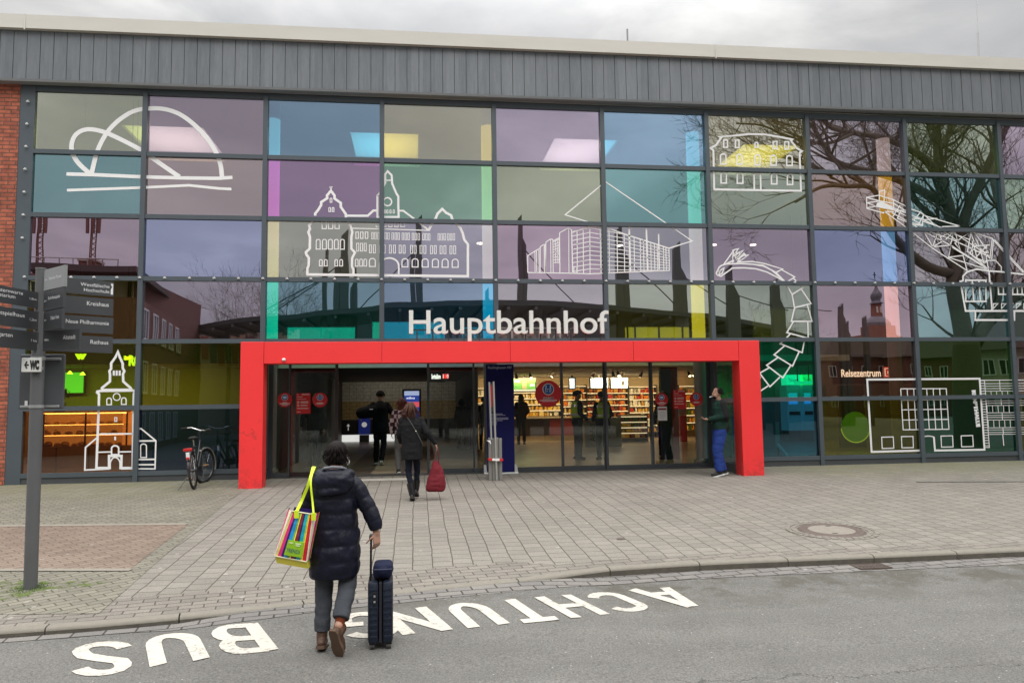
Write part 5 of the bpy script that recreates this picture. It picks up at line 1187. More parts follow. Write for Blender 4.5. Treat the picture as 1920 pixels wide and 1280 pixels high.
# ServiceStore sign hanging inside
Y = 5.5; a, c_ = at(809, 713, Y), at(831, 699, Y)
t_ = thing('shop_sign', 'small lit sign reading ServiceStore with a red DB box at the passage edge', 'sign', ((a.x+c_.x)/2, Y, a.z-0.05))
wpart('box', MB().box(a.x-0.06, c_.x+0.06, Y, Y+0.1, a.z-0.05, c_.z+0.06), M('housing_black', 0, 0), t_)
mb = MB(); place_text(mb, 'ServiceStore', (a.x, Y-0.003, a.z+0.05), (1, 0, 0), (0, 0, 1), 0.13, (c_.x-a.x)*0.78, weight=0.01); wpart('lettering', mb, EM('sign_glow', (0.9, 0.97, 0.88), 1.3), t_)
def dblogo(x, y, z, h, t_, glow=1.2):
    w_ = h*1.35
    f = MB().box(x, x+w_, y-0.004, y-0.001, z, z+h); o = wpart('logo_field', f, EM('logo_white', (0.95, 0.9, 0.85), glow), t_)
    mb = MB(); e = h*0.10
    mb.box(x, x+w_, y-0.007, y-0.0045, z, z+e); mb.box(x, x+w_, y-0.007, y-0.0045, z+h-e, z+h); mb.box(x, x+e, y-0.007, y-0.0045, z+e, z+h-e); mb.box(x+w_-e, x+w_, y-0.007, y-0.0045, z+e, z+h-e)
    place_text(mb, 'DB', (x+w_*0.17, y-0.007, z+h*0.22), (1, 0, 0), (0, 0, 1), h*0.56, w_*0.66, weight=0.02)
    mb.v = [(a-t_.location.x, b_-t_.location.y, c2-t_.location.z) for a, b_, c2 in mb.v]
    obj('logo_mark', mb, EM('logo_red', (0.75, 0.04, 0.03), glow*0.8), o)
dblogo(c_.x-0.02, Y-0.004, a.z+0.05, 0.13, t_)
# ---- travel centre behind the right panes
Y = 8.0; a, c_ = at(1578, 706, Y), at(1652, 704, Y)
t_ = thing('travel_centre_sign', 'lit white lettering Reisezentrum with a red DB box behind the brown pane', 'sign', (a.x, Y, a.z-0.1))
wpart('board', MB().box(a.x-0.3, c_.x+1.3, Y+0.02, Y+0.12, a.z-0.25, a.z+0.75), M('board_brown', (0.05, 0.035, 0.025), 0.6), t_)
mb = MB(); place_text(mb, 'Reisezentrum', (a.x, Y+0.01, a.z), (1, 0, 0), (0, 0, 1), 0.25, c_.x-a.x, weight=0.008); wpart('lettering', mb, EM('sign_glow2', (1.0, 0.97, 0.9), 2.0), t_)
dblogo(c_.x+0.10, Y+0.012, a.z-0.04, 0.36, t_, 2.0)
wpart('travel_centre_wall', MB().box(20.85, 34.4, 11.5, 11.65, 0.0, 5.0), M('tc_wall', (0.30, 0.27, 0.22), 0.8), st)
def ticket_machine(pa, pb, Y, label, col):
    a, c_ = at(pa, 780, Y).x, at(pb, 780, Y).x; w_ = c_-a
    t_ = thing('ticket_machine', label, 'ticket machine', ((a+c_)/2, Y, 0.0))
    wpart('base', MB().bbox(a+0.03, c_-0.03, Y+0.03, Y+0.5, 0.0, 0.38, 0.01), DARK, t_)
    wpart('cabinet', MB().bbox(a, c_, Y, Y+0.55, 0.381, 2.05, 0.015), M('tm_cabinet', (0.45, 0.50, 0.52), 0.4, var=0.03, emit=(0.4, 0.5, 0.55), es=0.25), t_)
    wpart('header', MB().box(a, c_, Y-0.02, Y+0.4, 2.052, 2.42), EM(col[0], col[1], 1.4), t_)
    mb = MB(); place_text(mb, 'Tickets', (a+w_*0.12, Y-0.024, 2.16), (1, 0, 0), (0, 0, 1), 0.14, w_*0.75); wpart('lettering', mb, M('tm_letter', (0.02, 0.1, 0.07), 0.5, var=0), t_)
    wpart('screen', MB().box(a+w_*0.12, a+w_*0.75, Y-0.012, Y-0.002, 1.35, 1.75), EM('tm_screen', (0.2, 0.5, 0.9), 1.2), t_)
    wpart('tray', MB().box(a+w_*0.12, c_-w_*0.1, Y-0.03, Y-0.002, 0.95, 1.08), DARK, t_)
ticket_machine(1477, 1503, 10.4, 'lit ticket machine with blue screen, left of the pair', ('tm_head_teal', (0.3, 0.9, 0.65))); ticket_machine(1507, 1526, 10.4, 'lit ticket machine with green header, right of the pair', ('tm_head_green', (0.35, 0.95, 0.3)))
t_ = thing('hall_sign', 'small lit strip sign above the ticket machines', 'sign', (at(1507, 716, 10).x, 10, 2.5)); a, c_ = at(1491, 720, 10), at(1523, 714, 10)
wpart('panel', MB().box(a.x, c_.x, 10, 10.08, a.z, c_.z), EM('strip_sign', (0.4, 0.9, 0.6), 1.0), t_); wpart('bracket', MB().box(a.x+0.1, a.x+0.13, 10.02, 10.05, c_.z+0.001, 8.27).box(c_.x-0.13, c_.x-0.1, 10.02, 10.05, c_.z+0.001, 8.27), DARK, t_)
# advert with the green disc
Y = 5.2; a, c_ = at(1572, 722, Y), at(1626, 852, Y)
t_ = thing('advert_panel', 'tall dark advert panel with a big bright green disc behind the olive pane', 'advert', ((a.x+c_.x)/2, Y, 0.0))
zb_ = max(0.05, c_.z); wpart('panel', MB().bbox(a.x, c_.x, Y, Y+0.12, zb_, a.z, 0.01), M('advert_dark', (0.03, 0.045, 0.02), 0.4, var=0.1), t_)
cc = at(1601, 800, Y); mb = MB(); mb.tube([(cc.x+0.05, Y-0.006, cc.z), (cc.x+0.05, Y-0.001, cc.z)], 0.45, 40)
wpart('green_disc', mb, M('advert_green', (0.16, 0.50, 0.04), 0.4, var=0.25, vscale=4, emit=(0.2, 0.6, 0.05), es=0.14), t_)
mb = MB(); P_ = [(cc.x+0.05+0.46*math.cos(R(a_)), cc.z+0.46*math.sin(R(a_))) for a_ in range(185, 356, 10)]; vs, fs = ribbon2(P_, 0.03); mb.add([(v.x, Y-0.008, v.y) for v in vs], fs); wpart('disc_edge', mb, EM('advert_lime', (0.6, 0.85, 0.2), 0.6), t_)
# bent handrail
a, c_, d_ = at(1457, 790, 1.6), at(1458, 833, 1.6), at(1478, 858, 1.0)
t_ = thing('handrail', 'bent pale handrail tube low behind the petrol blue pane', 'handrail', (a.x, 1.6, 0)); wpart('rail', MB().tube([(a.x, 1.6, a.z), (c_.x, 1.6, c_.z), (d_.x, 1.0, max(0.12, d_.z))], 0.05, 10), M('rail_pale', (0.5, 0.55, 0.55), 0.4), t_, True); wpart('post', MB().tube([(a.x, 1.6, 0), (a.x, 1.6, a.z)], 0.02, 8), DARK, t_)
# white poster on the porch screen side
a, c_ = at(1370, 754, 0.25), at(1382, 823, 0.25)
t_ = thing('white_poster', 'narrow white poster with small figures behind the right portal post', 'poster', (a.x, 0.25, c_.z)); wpart('sheet', MB().box(a.x, c_.x+0.35, 0.24, 0.25, c_.z, a.z), M('paper', (0.72, 0.75, 0.75), 0.7, var=0), t_)
mb = MB()
for k in range(4): mb.box(a.x+0.05, a.x+0.14, 0.236, 0.2395, c_.z+0.10+0.18*k, c_.z+0.2+0.18*k)
wpart('pictures', mb, M('print_grey', (0.35, 0.4, 0.42), 0.7, var=0), t_)
# red pillar in the shop entrance
p = f0(1268, 861); t_ = thing('red_pillar', 'slim dark red pillar just inside the doors right of the shop', 'pillar', (p.x, p.y, 0)); wpart('shaft', MB().bbox(p.x-0.08, p.x+0.10, p.y, p.y+0.18, 0.0, 2.35, 0.01), M('pillar_red', (0.16, 0.012, 0.012), 0.5), t_); wpart('cap', MB().box(p.x-0.35, p.x-0.085, p.y+0.01, p.y+0.15, 0.0, 2.35), M('pillar_dark', (0.015, 0.012, 0.012), 0.5), t_)
p = f0(1283, 828); t_ = thing('red_display', 'red notice column with a grey poster above it inside the doors', 'notice', (p.x, p.y, 0)); wpart('column', MB().box(p.x-0.14, p.x+0.12, p.y, p.y+0.1, 0.0, 0.98), M('display_red', (0.42, 0.02, 0.018), 0.5), t_); wpart('poster', MB().box(p.x-0.16, p.x+0.12, p.y-0.01, p.y+0.08, 0.982, 1.6), M('poster_grey', (0.25, 0.22, 0.18), 0.6, var=0.25, vscale=8), t_)
# ---- bakery behind the left panes
Y = 2.4; a, c_ = at(52, 835, Y), at(245, 835, Y)
t_ = thing('bakery_counter', 'brown bakery counter with a lit glass display behind the orange pane', 'counter', ((a.x+c_.x)/2, Y, 0.0))
zt = 0.62
wpart('front', MB().box(a.x, c_.x, Y, Y+0.6, 0.0, zt), M('counter_wood', (0.22, 0.12, 0.06), 0.5, var=0.2, stretch=(8, 1, 1)), t_)
for k in range(4): wpart('panel_joint', MB().box(a.x+0.6+0.7*k, a.x+0.63+0.7*k, Y-0.012, Y-0.001, 0.02, zt-0.02), DARK, t_)
wpart('display_glass', MB().box(a.x+0.2, c_.x-0.2, Y+0.03, Y+0.035, zt+0.001, zt+0.76), CLEAR, t_)
wpart('display_top', MB().box(a.x+0.1, c_.x-0.1, Y+0.03, Y+0.5, zt+0.765, zt+0.79), M('counter_top', 0, 0), t_)
wpart('display_light', MB().box(a.x+0.15, c_.x-0.15, Y+0.06, Y+0.10, zt+0.74, zt+0.764), EM('display_glow', (1.0, 0.72, 0.36), 7.0), t_)
wpart('display_back', MB().box(a.x+0.1, c_.x-0.1, Y+0.5, Y+0.53, zt+0.001, zt+0.79), M('display_warm', (0.6, 0.42, 0.22), 0.6, emit=(0.95, 0.55, 0.22), es=0.45), t_)  # warm display light put into the back panel as emission
for k in range(3): wpart('display_post', MB().box(a.x+0.3+0.9*k, a.x+0.33+0.9*k, Y+0.0, Y+0.03, zt+0.002, zt+0.76), DARK, t_)
BUN = M('pastry', (0.55, 0.30, 0.11), 0.6, var=0.3, vscale=20)
for q_ in (0.26, 0.50):
    wpart('display_shelf', MB().box(a.x+0.2, c_.x-0.2, Y+0.08, Y+0.46, zt+q_-0.012, zt+q_), M('shelf_glass', (0.5, 0.42, 0.3), 0.3, var=0), t_)
    wpart('shelf_glow', MB().box(a.x+0.2, c_.x-0.2, Y+0.066, Y+0.079, zt+q_-0.014, zt+q_-0.002), MATS['display_glow'], t_)
for q_ in (0.0, 0.26, 0.50):
    x = a.x+0.3
    while x < c_.x-0.3:
        r = srnd.uniform(0.035, 0.085); wthing('pastry', MB().ell((x, Y+0.2+srnd.uniform(0, 0.15), zt+q_+r*0.55), r*1.2, r, r*srnd.uniform(0.45, 0.9), 10), BUN, 'golden pastry lying in the lit bakery display', 'pastry', (x, Y+0.25, zt+q_), group='pastries in the bakery display', smooth=True); x += r*srnd.uniform(2.3, 3.4)
wpart('bakery_wall', MB().box(-8.9, 4.80, 6.5, 6.6, 0.0, 2.615), M('bakery_wall', (0.34, 0.33, 0.18), 0.7), st)
a, c_ = at(119, 698, 6.3), at(156, 736, 6.3)
t_ = thing('bakery_screen', 'bright green screen on the bakery wall', 'screen', (a.x, 6.3, c_.z)); wpart('housing', MB().box(a.x-0.03, c_.x+0.03, 6.3, 6.4, c_.z-0.03, a.z+0.03), DARK, t_); wpart('screen', MB().box(a.x, c_.x, 6.29, 6.298, c_.z, a.z), EM('bak_green', (0.2, 0.8, 0.35), 0.7), t_)
for k, (px_, py_) in enumerate(((131, 701), (155, 703))):
    p = at(px_, py_, 4.2); t_ = thing('pendant_lamp', ['left', 'right'][k]+' yellow pendant lamp of the two above the bakery counter', 'lamp', tuple(p), 0, 'pendant lamps above the bakery counter')
    obj('lamp_shade', MB().tube([(0, 0, 0.0), (0, 0, 0.05), (0, 0, 0.08)], [0.07, 0.04, 0.015], 14), EM('pend_yellow', (1.0, 0.8, 0.3), 3.0), t_, True); obj('cord', MB().tube([(0, 0, 0.08), (0, 0, 2.61-p.z)], 0.005, 5), DARK, t_)
# lettering boards above the bakery
Y = 1.0
for px_, py_, txt, h_, lab in ((232, 669, 'Press', 0.055, 'small yellow lit word Press beside the church drawing tip'), (241, 680, 'RO', 0.20, 'big yellow lit letters RO behind the olive pane'), (140, 668, 'w', 0.13, 'yellow lit letter below the direction signs')):
    p = at(px_, py_+4, Y); mb = MB(); place_text(mb, txt, (p.x, Y, p.z), (1, 0, 0), (0, 0, 1), h_, {'RO': 0.27, 'Press': 0.15, 'w': 0.24}[txt], weight=0.02)
    t_ = thing('lit_lettering', lab, 'sign', (p.x, Y, p.z)); wpart('lettering', mb, EM('lit_yellow', (0.95, 0.85, 0.1), 1.5), t_)
    wpart('hanger', MB().tube([(p.x+0.05, Y+0.01, p.z+h_*0.7), (p.x+0.05, Y+0.01, 8.27)], 0.006, 5), DARK, t_)
# potted plant on the bakery counter
p = at(128, 735, 3.0); t_ = thing('potted_plant', 'small potted tree on the bakery counter in front of the green screen', 'plant', (p.x, 2.75, 1.41))
wpart('pot', MB().tube([(p.x, 2.75, 1.41), (p.x, 2.75, 1.62)], [0.05, 0.07], 14), M('pot_white', (0.7, 0.7, 0.6), 0.5), t_, True)
mb = MB(); mb.tube([(p.x, 2.75, 1.62), (p.x+0.02, 2.75, 1.75), (p.x-0.03, 2.75, 1.86)], 0.012, 6); wpart('stem', mb, M('plant_stem', (0.12, 0.08, 0.04), 0.8), t_)
mb = MB()
for k in range(160):
    a_ = srnd.uniform(0, 6.28); rr2 = srnd.uniform(0.02, 0.15); c3 = Vector((p.x+rr2*math.cos(a_), 2.75+rr2*math.sin(a_)*0.7, 1.80+srnd.uniform(-0.08, 0.14))); u_ = Vector((srnd.uniform(-1, 1), srnd.uniform(-1, 1), srnd.uniform(-1, 1)))*0.025; v_ = Vector((srnd.uniform(-1, 1), srnd.uniform(-1, 1), srnd.uniform(-1, 1)))*0.02
    mb.add([c3-u_, c3+v_, c3+u_, c3-v_], [(0, 1, 2, 3)])
wpart('foliage', mb, M('leaf_green', (0.04, 0.12, 0.02), 0.6), t_)
# ================================================================== ACROSS THE FORECOURT (behind the viewer, seen in the glass)
def mg(px_, py_, Yr): p = mat_(px_, py_, Yr); return p
BARK = M('bark', (0.14, 0.115, 0.085), 0.95, var=0.3, vscale=8, bump=0.8, bscale=30)
TWIG = M('twig', (0.12, 0.095, 0.072), 0.95, var=0.2)
trn = random.Random(21)
def sprout(mb, p, d, r, ln, depth, lim):
    if depth <= 0 or len(mb.f) > lim: return
    n = 3; pts = [p]; rad = [r]; cur = Vector(p); dd = Vector(d)
    for k in range(n):
        dd = (dd+Vector((trn.uniform(-1, 1), trn.uniform(-1, 1), trn.uniform(-0.6, 0.9)))*0.30).normalized()
        cur = cur+dd*ln/n; pts.append(cur.copy()); rad.append(r*(1-0.22*(k+1)))
        if depth > 1 and k > 0:
            for _ in range(2 if depth > 2 else 2):
                s_ = (dd+Vector((trn.uniform(-1, 1), trn.uniform(-1, 1), trn.uniform(-0.7, 1)))*0.9).normalized()
                sprout(mb, cur.copy(), s_, max(0.009, rad[-1]*0.62), ln*trn.uniform(0.5, 0.75), depth-1, lim)
    mb.tube(pts, rad, 3 if depth < 3 else 5, cap=False)
def limb_tree(limbs, Yr, base, label, scale_twig=1.0, group=None, lim=90000, depth=4, crown_from=1):
    t_ = thing('bare_tree', label, 'tree', (base[0], base[1], base[2]), 0, group)
    mb = MB(); cr_ = MB()
    for pts, r0, r1 in limbs:
        P = [mg(x, y, Yr+dy) for x, y, dy in pts]; P = [Vector(q) for q in sp3(P)]
        n = len(P); mb.tube(P, [r0+(r1-r0)*(i/(n-1))**0.8 for i in range(n)], 12)
        lim_ = len(cr_.f)+lim//len(limbs)
        for i in sorted(range(n), key=lambda q: (q*7) % n):
            if P[i].z < 3.5: continue
            rr2 = r0+(r1-r0)*i/(n-1)
            for _ in range(2 if rr2 > 0.12 else 3):
                if trn.random() < 0.8:
                    dv = (P[min(i+1, n-1)]-P[max(0, i-1)]).normalized(); s_ = (dv*0.6+Vector((trn.uniform(-1, 1), trn.uniform(-0.8, 0.8), trn.uniform(-0.3, 1)))).normalized()
                    sprout(cr_, P[i], s_, min(rr2*0.55, 0.075)*scale_twig, trn.uniform(1.5, 3.2)*scale_twig, depth, lim_)
    wpart('trunk', mb, BARK, t_, 'all'); wpart('crown', cr_, TWIG, t_); return t_
def sp3(P, n=4):
    o = []; Q = [P[0]]+list(P)+[P[-1]]
    for i in range(1, len(Q)-2):
        for k in range(n):
            t_ = k/n; a, b_, c_, d_ = Q[i-1], Q[i], Q[i+1], Q[i+2]; o.append(0.5*((2*b_)+(-a+c_)*t_+(2*a-5*b_+4*c_-d_)*t_*t_+(-a+3*b_-3*c_+d_)*t_**3))
    o.append(P[-1]); return o
YT = 12.0
bse = mg(1815, 905, YT); bz = hz(-13.9)-0.12
limbs = [
 ([(1820, 905, 0), (1818, 800, 0), (1812, 700, 0), (1810, 640, 0)], 0.62, 0.50),
 ([(1808, 645, 0), (1800, 590, 0), (1788, 530, 0), (1795, 460, 0.2), (1782, 400, 0.3), (1764, 330, 0.5), (1758, 260, 0.8), (1752, 180, 1.2)], 0.40, 0.14),
 ([(1795, 470, 0), (1812, 400, -0.5), (1835, 350, -1), (1862, 290, -1.5), (1892, 230, -2), (1925, 170, -2.5)], 0.24, 0.08),
 ([(1826, 640, 0), (1856, 590, 0.4), (1872, 530, 0.8), (1882, 450, 1.2), (1873, 380, 1.6), (1862, 320, 2.0), (1880, 240, 2.4)], 0.34, 0.10),
 ([(1856, 600, 0.3), (1905, 555, 0.3), (1945, 500, 0.5), (1990, 400, 0.8)], 0.26, 0.1),
 ([(1780, 512, 0), (1740, 500, -0.3), (1700, 468, -0.6), (1665, 425, -0.8), (1652, 380, -1.0), (1630, 352, -1.2), (1590, 350, -1.4), (1540, 352, -1.6), (1490, 380, -1.8)], 0.22, 0.05),
 ([(1764, 335, 0.5), (1735, 295, 0.2), (1690, 272, 0), (1650, 258, -0.3), (1600, 250, -0.6), (1560, 240, -0.8), (1530, 215, -1), (1480, 225, -1.2)], 0.19, 0.05),
 ([(1770, 380, 0.3), (1700, 345, 0), (1650, 328, -0.2), (1600, 316, -0.4), (1565, 300, -0.6), (1543, 268, -0.8), (1515, 228, -1), (1480, 200, -1.2)], 0.19, 0.05),
 ([(1790, 440, 0.2), (1725, 385, 0.6), (1690, 335, 0.9), (1660, 300, 1.2)], 0.15, 0.05),
 ([(1760, 280, 0.7), (1785, 240, 1.4), (1790, 190, 2.0)], 0.16, 0.07),
 ([(1755, 240, 0.8), (1725, 215, 0.5), (1690, 190, 0.3), (1650, 160, 0)], 0.13, 0.06),
 ([(1560, 330, -1.4), (1500, 300, -1.5), (1450, 290, -1.6), (1400, 270, -1.7)], 0.07, 0.03),
 ([(1600, 250, -0.6), (1550, 270, -0.9), (1490, 260, -1.0), (1430, 235, -1.2), (1380, 230, -1.4)], 0.08, 0.03),
]
limb_tree(limbs, YT, (bse.x, bse.y, bz), 'big bare plane tree mirrored in the right hand panes', 1.0, lim=130000)
# smaller bare trees further off
def small_tree(px_, pytop, Yr, label, h_w=1.0):
    p = mg(px_, 760, Yr); top = mg(px_, pytop, Yr); t_ = thing('bare_tree', label, 'tree', (p.x, p.y, hz(p.y)-0.1), 0, 'smaller bare trees behind the bus station'); z0 = hz(p.y)-0.1; H = top.z-z0
    mb = MB(); mb.tube([(p.x, p.y, z0), (p.x+0.1, p.y, z0+H*0.3), (p.x, p.y, z0+H*0.55), (p.x+0.2, p.y, z0+H*0.8)], [0.25, 0.2, 0.14, 0.06], 8)
    cr_ = MB()
    for k in range(16):
        z = z0+H*trn.uniform(0.32, 0.8); a_ = trn.uniform(0, 6.28); sprout(cr_, Vector((p.x, p.y, z)), Vector((math.cos(a_), math.sin(a_), 0.9)).normalized(), 0.05, H*0.28*h_w, 4, 60000)
    wpart('trunk', mb, BARK, t_, 'all'); wpart('crown', cr_, TWIG, t_)
small_tree(478, 540, 46, 'bare tree mirrored left of the canopy above the mural wall'); small_tree(530, 552, 50, 'bare tree mirrored behind the left pylons'); small_tree(380, 600, 52, 'low bare tree mirrored beside the brick house'); small_tree(1450, 600, 62, 'low bare tree mirrored left of the church')
# bus station canopy
CAN = M('canopy_dark', (0.045, 0.048, 0.045), 0.6, var=0.15, vscale=1); CANE = M('canopy_edge', (0.10, 0.105, 0.10), 0.5, 0.3)
cpx = [(352, 612), (420, 600), (490, 592), (600, 580), (720, 569), (840, 564), (930, 562), (1030, 565), (1130, 572), (1230, 580), (1330, 589), (1440, 608), (1528, 632)]
ZC = 7.0; fr = []
for x, y in cpx:
    r = ray(x, y); t__ = (ZC-CAM.z)/r.z; q = CAM+r*t__; fr.append(Vector((q.x, -q.y, ZC)))
t_ = thing('bus_station_canopy', 'wide curved dark bus station canopy mirrored above the red portal', 'canopy', (fr[6].x, fr[6].y-5, hz(-40)))
cen = Vector((fr[6].x, fr[6].y+60, 0)); back = []
for q in fr:
    d = Vector((q.x-fr[6].x, 0, 0)); back.append(Vector((fr[6].x+d.x*1.05, q.y-11, ZC+0.5)))
mb = MB(); n = len(fr)
for i in range(n-1):
    a, b_, c_, d_ = fr[i], fr[i+1], back[i+1], back[i]
    dn = Vector((0, 0, -0.28)); mb.hexa([a+dn, b_+dn, c_+dn, d_+dn], [a, b_, c_, d_])
wpart('roof', mb, CAN, t_)
for i in range(n-1):
    for k in range(2):
        p = fr[i].lerp(fr[i+1], 0.25+0.5*k); q = back[i].lerp(back[i+1], 0.25+0.5*k); mb = MB(); dn = Vector((0, 0, -0.5))
        mb.tube([p+Vector((0, 0, -0.42)), q+Vector((0, 0, -0.42))], 0.10, 6); wpart('beam', mb, CANE, t_)
mb = MB()
for i in range(1, n-1, 2):
    for f_ in (0.15, 0.85):
        p = fr[i].lerp(back[i], f_); mb2 = MB().tube([(p.x, p.y, hz(p.y)-0.2), (p.x, p.y, ZC-0.3)], 0.14, 10); wpart('column', mb2, CANE, t_, True)
PYL = M('pylon_steel', (0.095, 0.095, 0.085), 0.5, 0.3, var=0.15)
pyl = [  # pixel x left/right at bottom, top y, step y, canopy y
 (604, 613, 466, 500, 1), (626, 652, 431, 485, 1), (655, 667, 503, 530, 0), (771, 793, 405, 455, 1), (908, 920, 540, 560, 0), (972, 989, 400, 450, 1), (1155, 1181, 424, 465, 1), (1264, 1290, 455, 505, 1), (1363, 1386, 495, 535, 1), (1446, 1470, 524, 560, 1), (1572, 1583, 568, 590, 0), (1582, 1592, 602, 620, 0), (1620, 1628, 592, 610, 0)]
PL_ = ['far left', 'left', 'short left', 'tall centre left', 'short centre', 'tallest centre', 'broad centre right', 'leaning right', 'right', 'far right', 'thin', 'short thin', 'last thin']
for k, (xa, xb, yt, ys, rope) in enumerate(pyl):
    Yr = 29 if k < 10 else 40
    yb = 620; a, c_ = mg(xa, yb, Yr), mg(xb, yb, Yr); zt = mg(xa, yt, Yr).z; zs = mg(xa, ys, Yr).z; a.y = -Yr; zg = hz(-30)-0.2
    t_ = thing('pylon', f'dark stepped steel pylon of the bus station, {PL_[k]} one in the reflections', 'pylon', ((a.x+c_.x)/2, -Yr, zg), 0, 'steel pylons of the bus station')
    w_ = c_.x-a.x; m1 = a.x+w_*0.62; s_ = 1 if k < 4 else -1
    pa_ = [(a.x-w_*0.08, zg), (m1, zg), (m1-w_*0.05, zt), (a.x+w_*0.1, zt-w_*0.5)] if s_ < 0 else [(a.x+w_*0.38, zg), (c_.x+w_*0.08, zg), (c_.x-w_*0.05, zt), (a.x+w_*0.45, zt-w_*0.5)]
    pb_ = [(m1+0.03, zg), (c_.x+w_*0.1, zg), (c_.x, zs-w_*0.8), (m1+0.03-w_*0.05, zs)] if s_ < 0 else [(a.x-w_*0.1, zg), (a.x+w_*0.35, zg), (a.x+w_*0.40, zs), (a.x, zs-w_*0.8)]
    wpart('fin', MB().prism([(x, -Yr-0.2, z) for x, z in pa_], (0, 0.4, 0)), PYL, t_); wpart('fin', MB().prism([(x, -Yr-0.15, z) for x, z in pb_], (0, 0.3, 0)), PYL, t_)
    if rope:
        ex = c_.x+3.2 if s_ < 0 else a.x-3.2; wpart('cable', MB().tube([((a.x+c_.x)/2, -Yr, zs*0.75+zt*0.25-0.8), (ex, -Yr, ZC+0.2)], 0.035, 5), DARK, t_)
RD = M('roof_dark', (0.07, 0.05, 0.045), 0.8)
WIN = M('house_window', (0.02, 0.025, 0.03), 0.15, var=0, spec=0.8); WFR = M('window_white', (0.7, 0.7, 0.68), 0.5, var=0.03)
HB = brickmat('house_brick', (0.22, 0.085, 0.06), (0.17, 0.065, 0.05), (0.10, 0.06, 0.05), 0.24, 0.08, 0.012)
def house(name, label, A, B, z0, z1, depth, mat_wall, floors, cols, roof=None, wz=1.35, ww=1.0, roofmat=None, attic=None):
    A = Vector((A[0], A[1], 0)); B = Vector((B[0], B[1], 0)); d = (B-A); Lh = d.length; d.normalize(); nrm = Vector((d.y, -d.x, 0))
    if nrm.dot(Vector((8, 0, 0))-A) < 0: nrm = -nrm      # front faces the station
    t_ = thing(name, label, 'house', ((A.x+B.x)/2, (A.y+B.y)/2, z0))
    bk = -nrm*depth; F4 = [A, B, B+bk, A+bk]; up_ = lambda p, z: Vector((p.x, p.y, z))
    wpart('wall', MB().hexa([up_(p, z0) for p in F4], [up_(p, z1) for p in F4]), mat_wall, t_)
    for fl_ in range(floors):
        zc = z0+(z1-z0)*(fl_+0.55)/floors
        for c_ in range(cols):
            m_ = A+d*(Lh*(c_+0.5)/cols)+nrm*0.03; h2, w2 = wz/2, ww/2
            q = [m_-d*w2, m_+d*w2]; mb = MB()
            def bar(u0, u1, za, zb, o1, o2):
                p0, p1 = m_+d*u0, m_+d*u1; mb.hexa([up_(p0+nrm*o1, za), up_(p1+nrm*o1, za), up_(p1+nrm*o2, za), up_(p0+nrm*o2, za)], [up_(p0+nrm*o1, zb), up_(p1+nrm*o1, zb), up_(p1+nrm*o2, zb), up_(p0+nrm*o2, zb)])
            bar(-w2, w2, zc-h2, zc-h2+0.09, -0.02, 0.05); bar(-w2, w2, zc+h2-0.09, zc+h2, -0.02, 0.04); bar(-w2, -w2+0.09, zc-h2+0.091, zc+h2-0.091, -0.02, 0.04); bar(w2-0.09, w2, zc-h2+0.091, zc+h2-0.091, -0.02, 0.04); bar(-0.04, 0.04, zc-h2+0.091, zc+h2-0.091, -0.02, 0.035)
            fo = wpart('window', mb, WFR, t_)
            mb = MB(); p0, p1 = m_-d*(w2-0.09), m_+d*(w2-0.09); mb.hexa([up_(p0-nrm*0.028, zc-h2+0.09), up_(p1-nrm*0.028, zc-h2+0.09), up_(p1, zc-h2+0.09), up_(p0, zc-h2+0.09)], [up_(p0-nrm*0.028, zc+h2-0.09), up_(p1-nrm*0.028, zc+h2-0.09), up_(p1, zc+h2-0.09), up_(p0, zc+h2-0.09)])
            shift(mb, t_.location); obj('pane', mb, WIN, fo)
    if roof:
        r0 = [up_(A+nrm*0.5-d*0.4, z1), up_(B+nrm*0.5+d*0.4, z1), up_(B+bk-nrm*0.5+d*0.4, z1), up_(A+bk-nrm*0.5-d*0.4, z1)]; k_ = roof[1]
        cx_ = sum((p for p in r0), Vector((0, 0, 0)))/4
        r1 = [up_(cx_+(p-cx_)*k_, z1+roof[0]) for p in r0]; wpart('roof', MB().hexa([p+Vector((0, 0, 0.001)) for p in r0], r1), roofmat or RD, t_)
    if attic:
        ins = 1.2; G4 = [A-nrm*ins+d*ins, B-nrm*ins-d*ins, B+bk+nrm*ins-d*ins, A+bk+nrm*ins+d*ins]
        wpart('attic', MB().hexa([up_(p, z1+0.002) for p in G4], [up_(p, z1+attic) for p in G4]), M('attic_cream', (0.42, 0.36, 0.30), 0.8), t_)
        E4 = [A-nrm*0.2, B-nrm*0.2, B+bk+nrm*0.2, A+bk+nrm*0.2]; wpart('roof', MB().hexa([up_(p, z1+attic+0.002) for p in E4], [up_(p, z1+attic+0.3) for p in E4]), RD, t_)
    return t_
a, c_ = mg(258, 700, 21), mg(337, 700, 32)
zt = mg(337, 606, 32).z; house('brick_house', 'dark red brick apartment house with white windows mirrored left of the portal', (a.x, a.y), (c_.x, c_.y), -0.8, zt, 5, HB, 3, 5, None, 1.5, 1.1, attic=1.2)
a, c_ = mg(-60, 600, 24), mg(252, 600, 24)
house('brick_house', 'broad brick building with rooftop masts mirrored behind the signpost', (a.x, a.y), (c_.x, c_.y), -0.8, mg(150, 512, 24).z, 12, HB, 4, 7, None)
ch_ = mg(139, 477, 25); t_ = thing('chimney_block', 'square brick chimney block on the mirrored building roof', 'chimney', (ch_.x, -27, mg(150, 512, 24).z)); zz = mg(150, 512, 24).z
wpart('stack', MB().box(ch_.x-0.45, ch_.x+0.45, -27.5, -26.6, zz, ch_.z), HB, t_); wpart('cap', MB().box(ch_.x-0.5, ch_.x+0.5, -27.55, -26.55, ch_.z+0.001, ch_.z+0.12), M('attic_cream', 0, 0), t_)
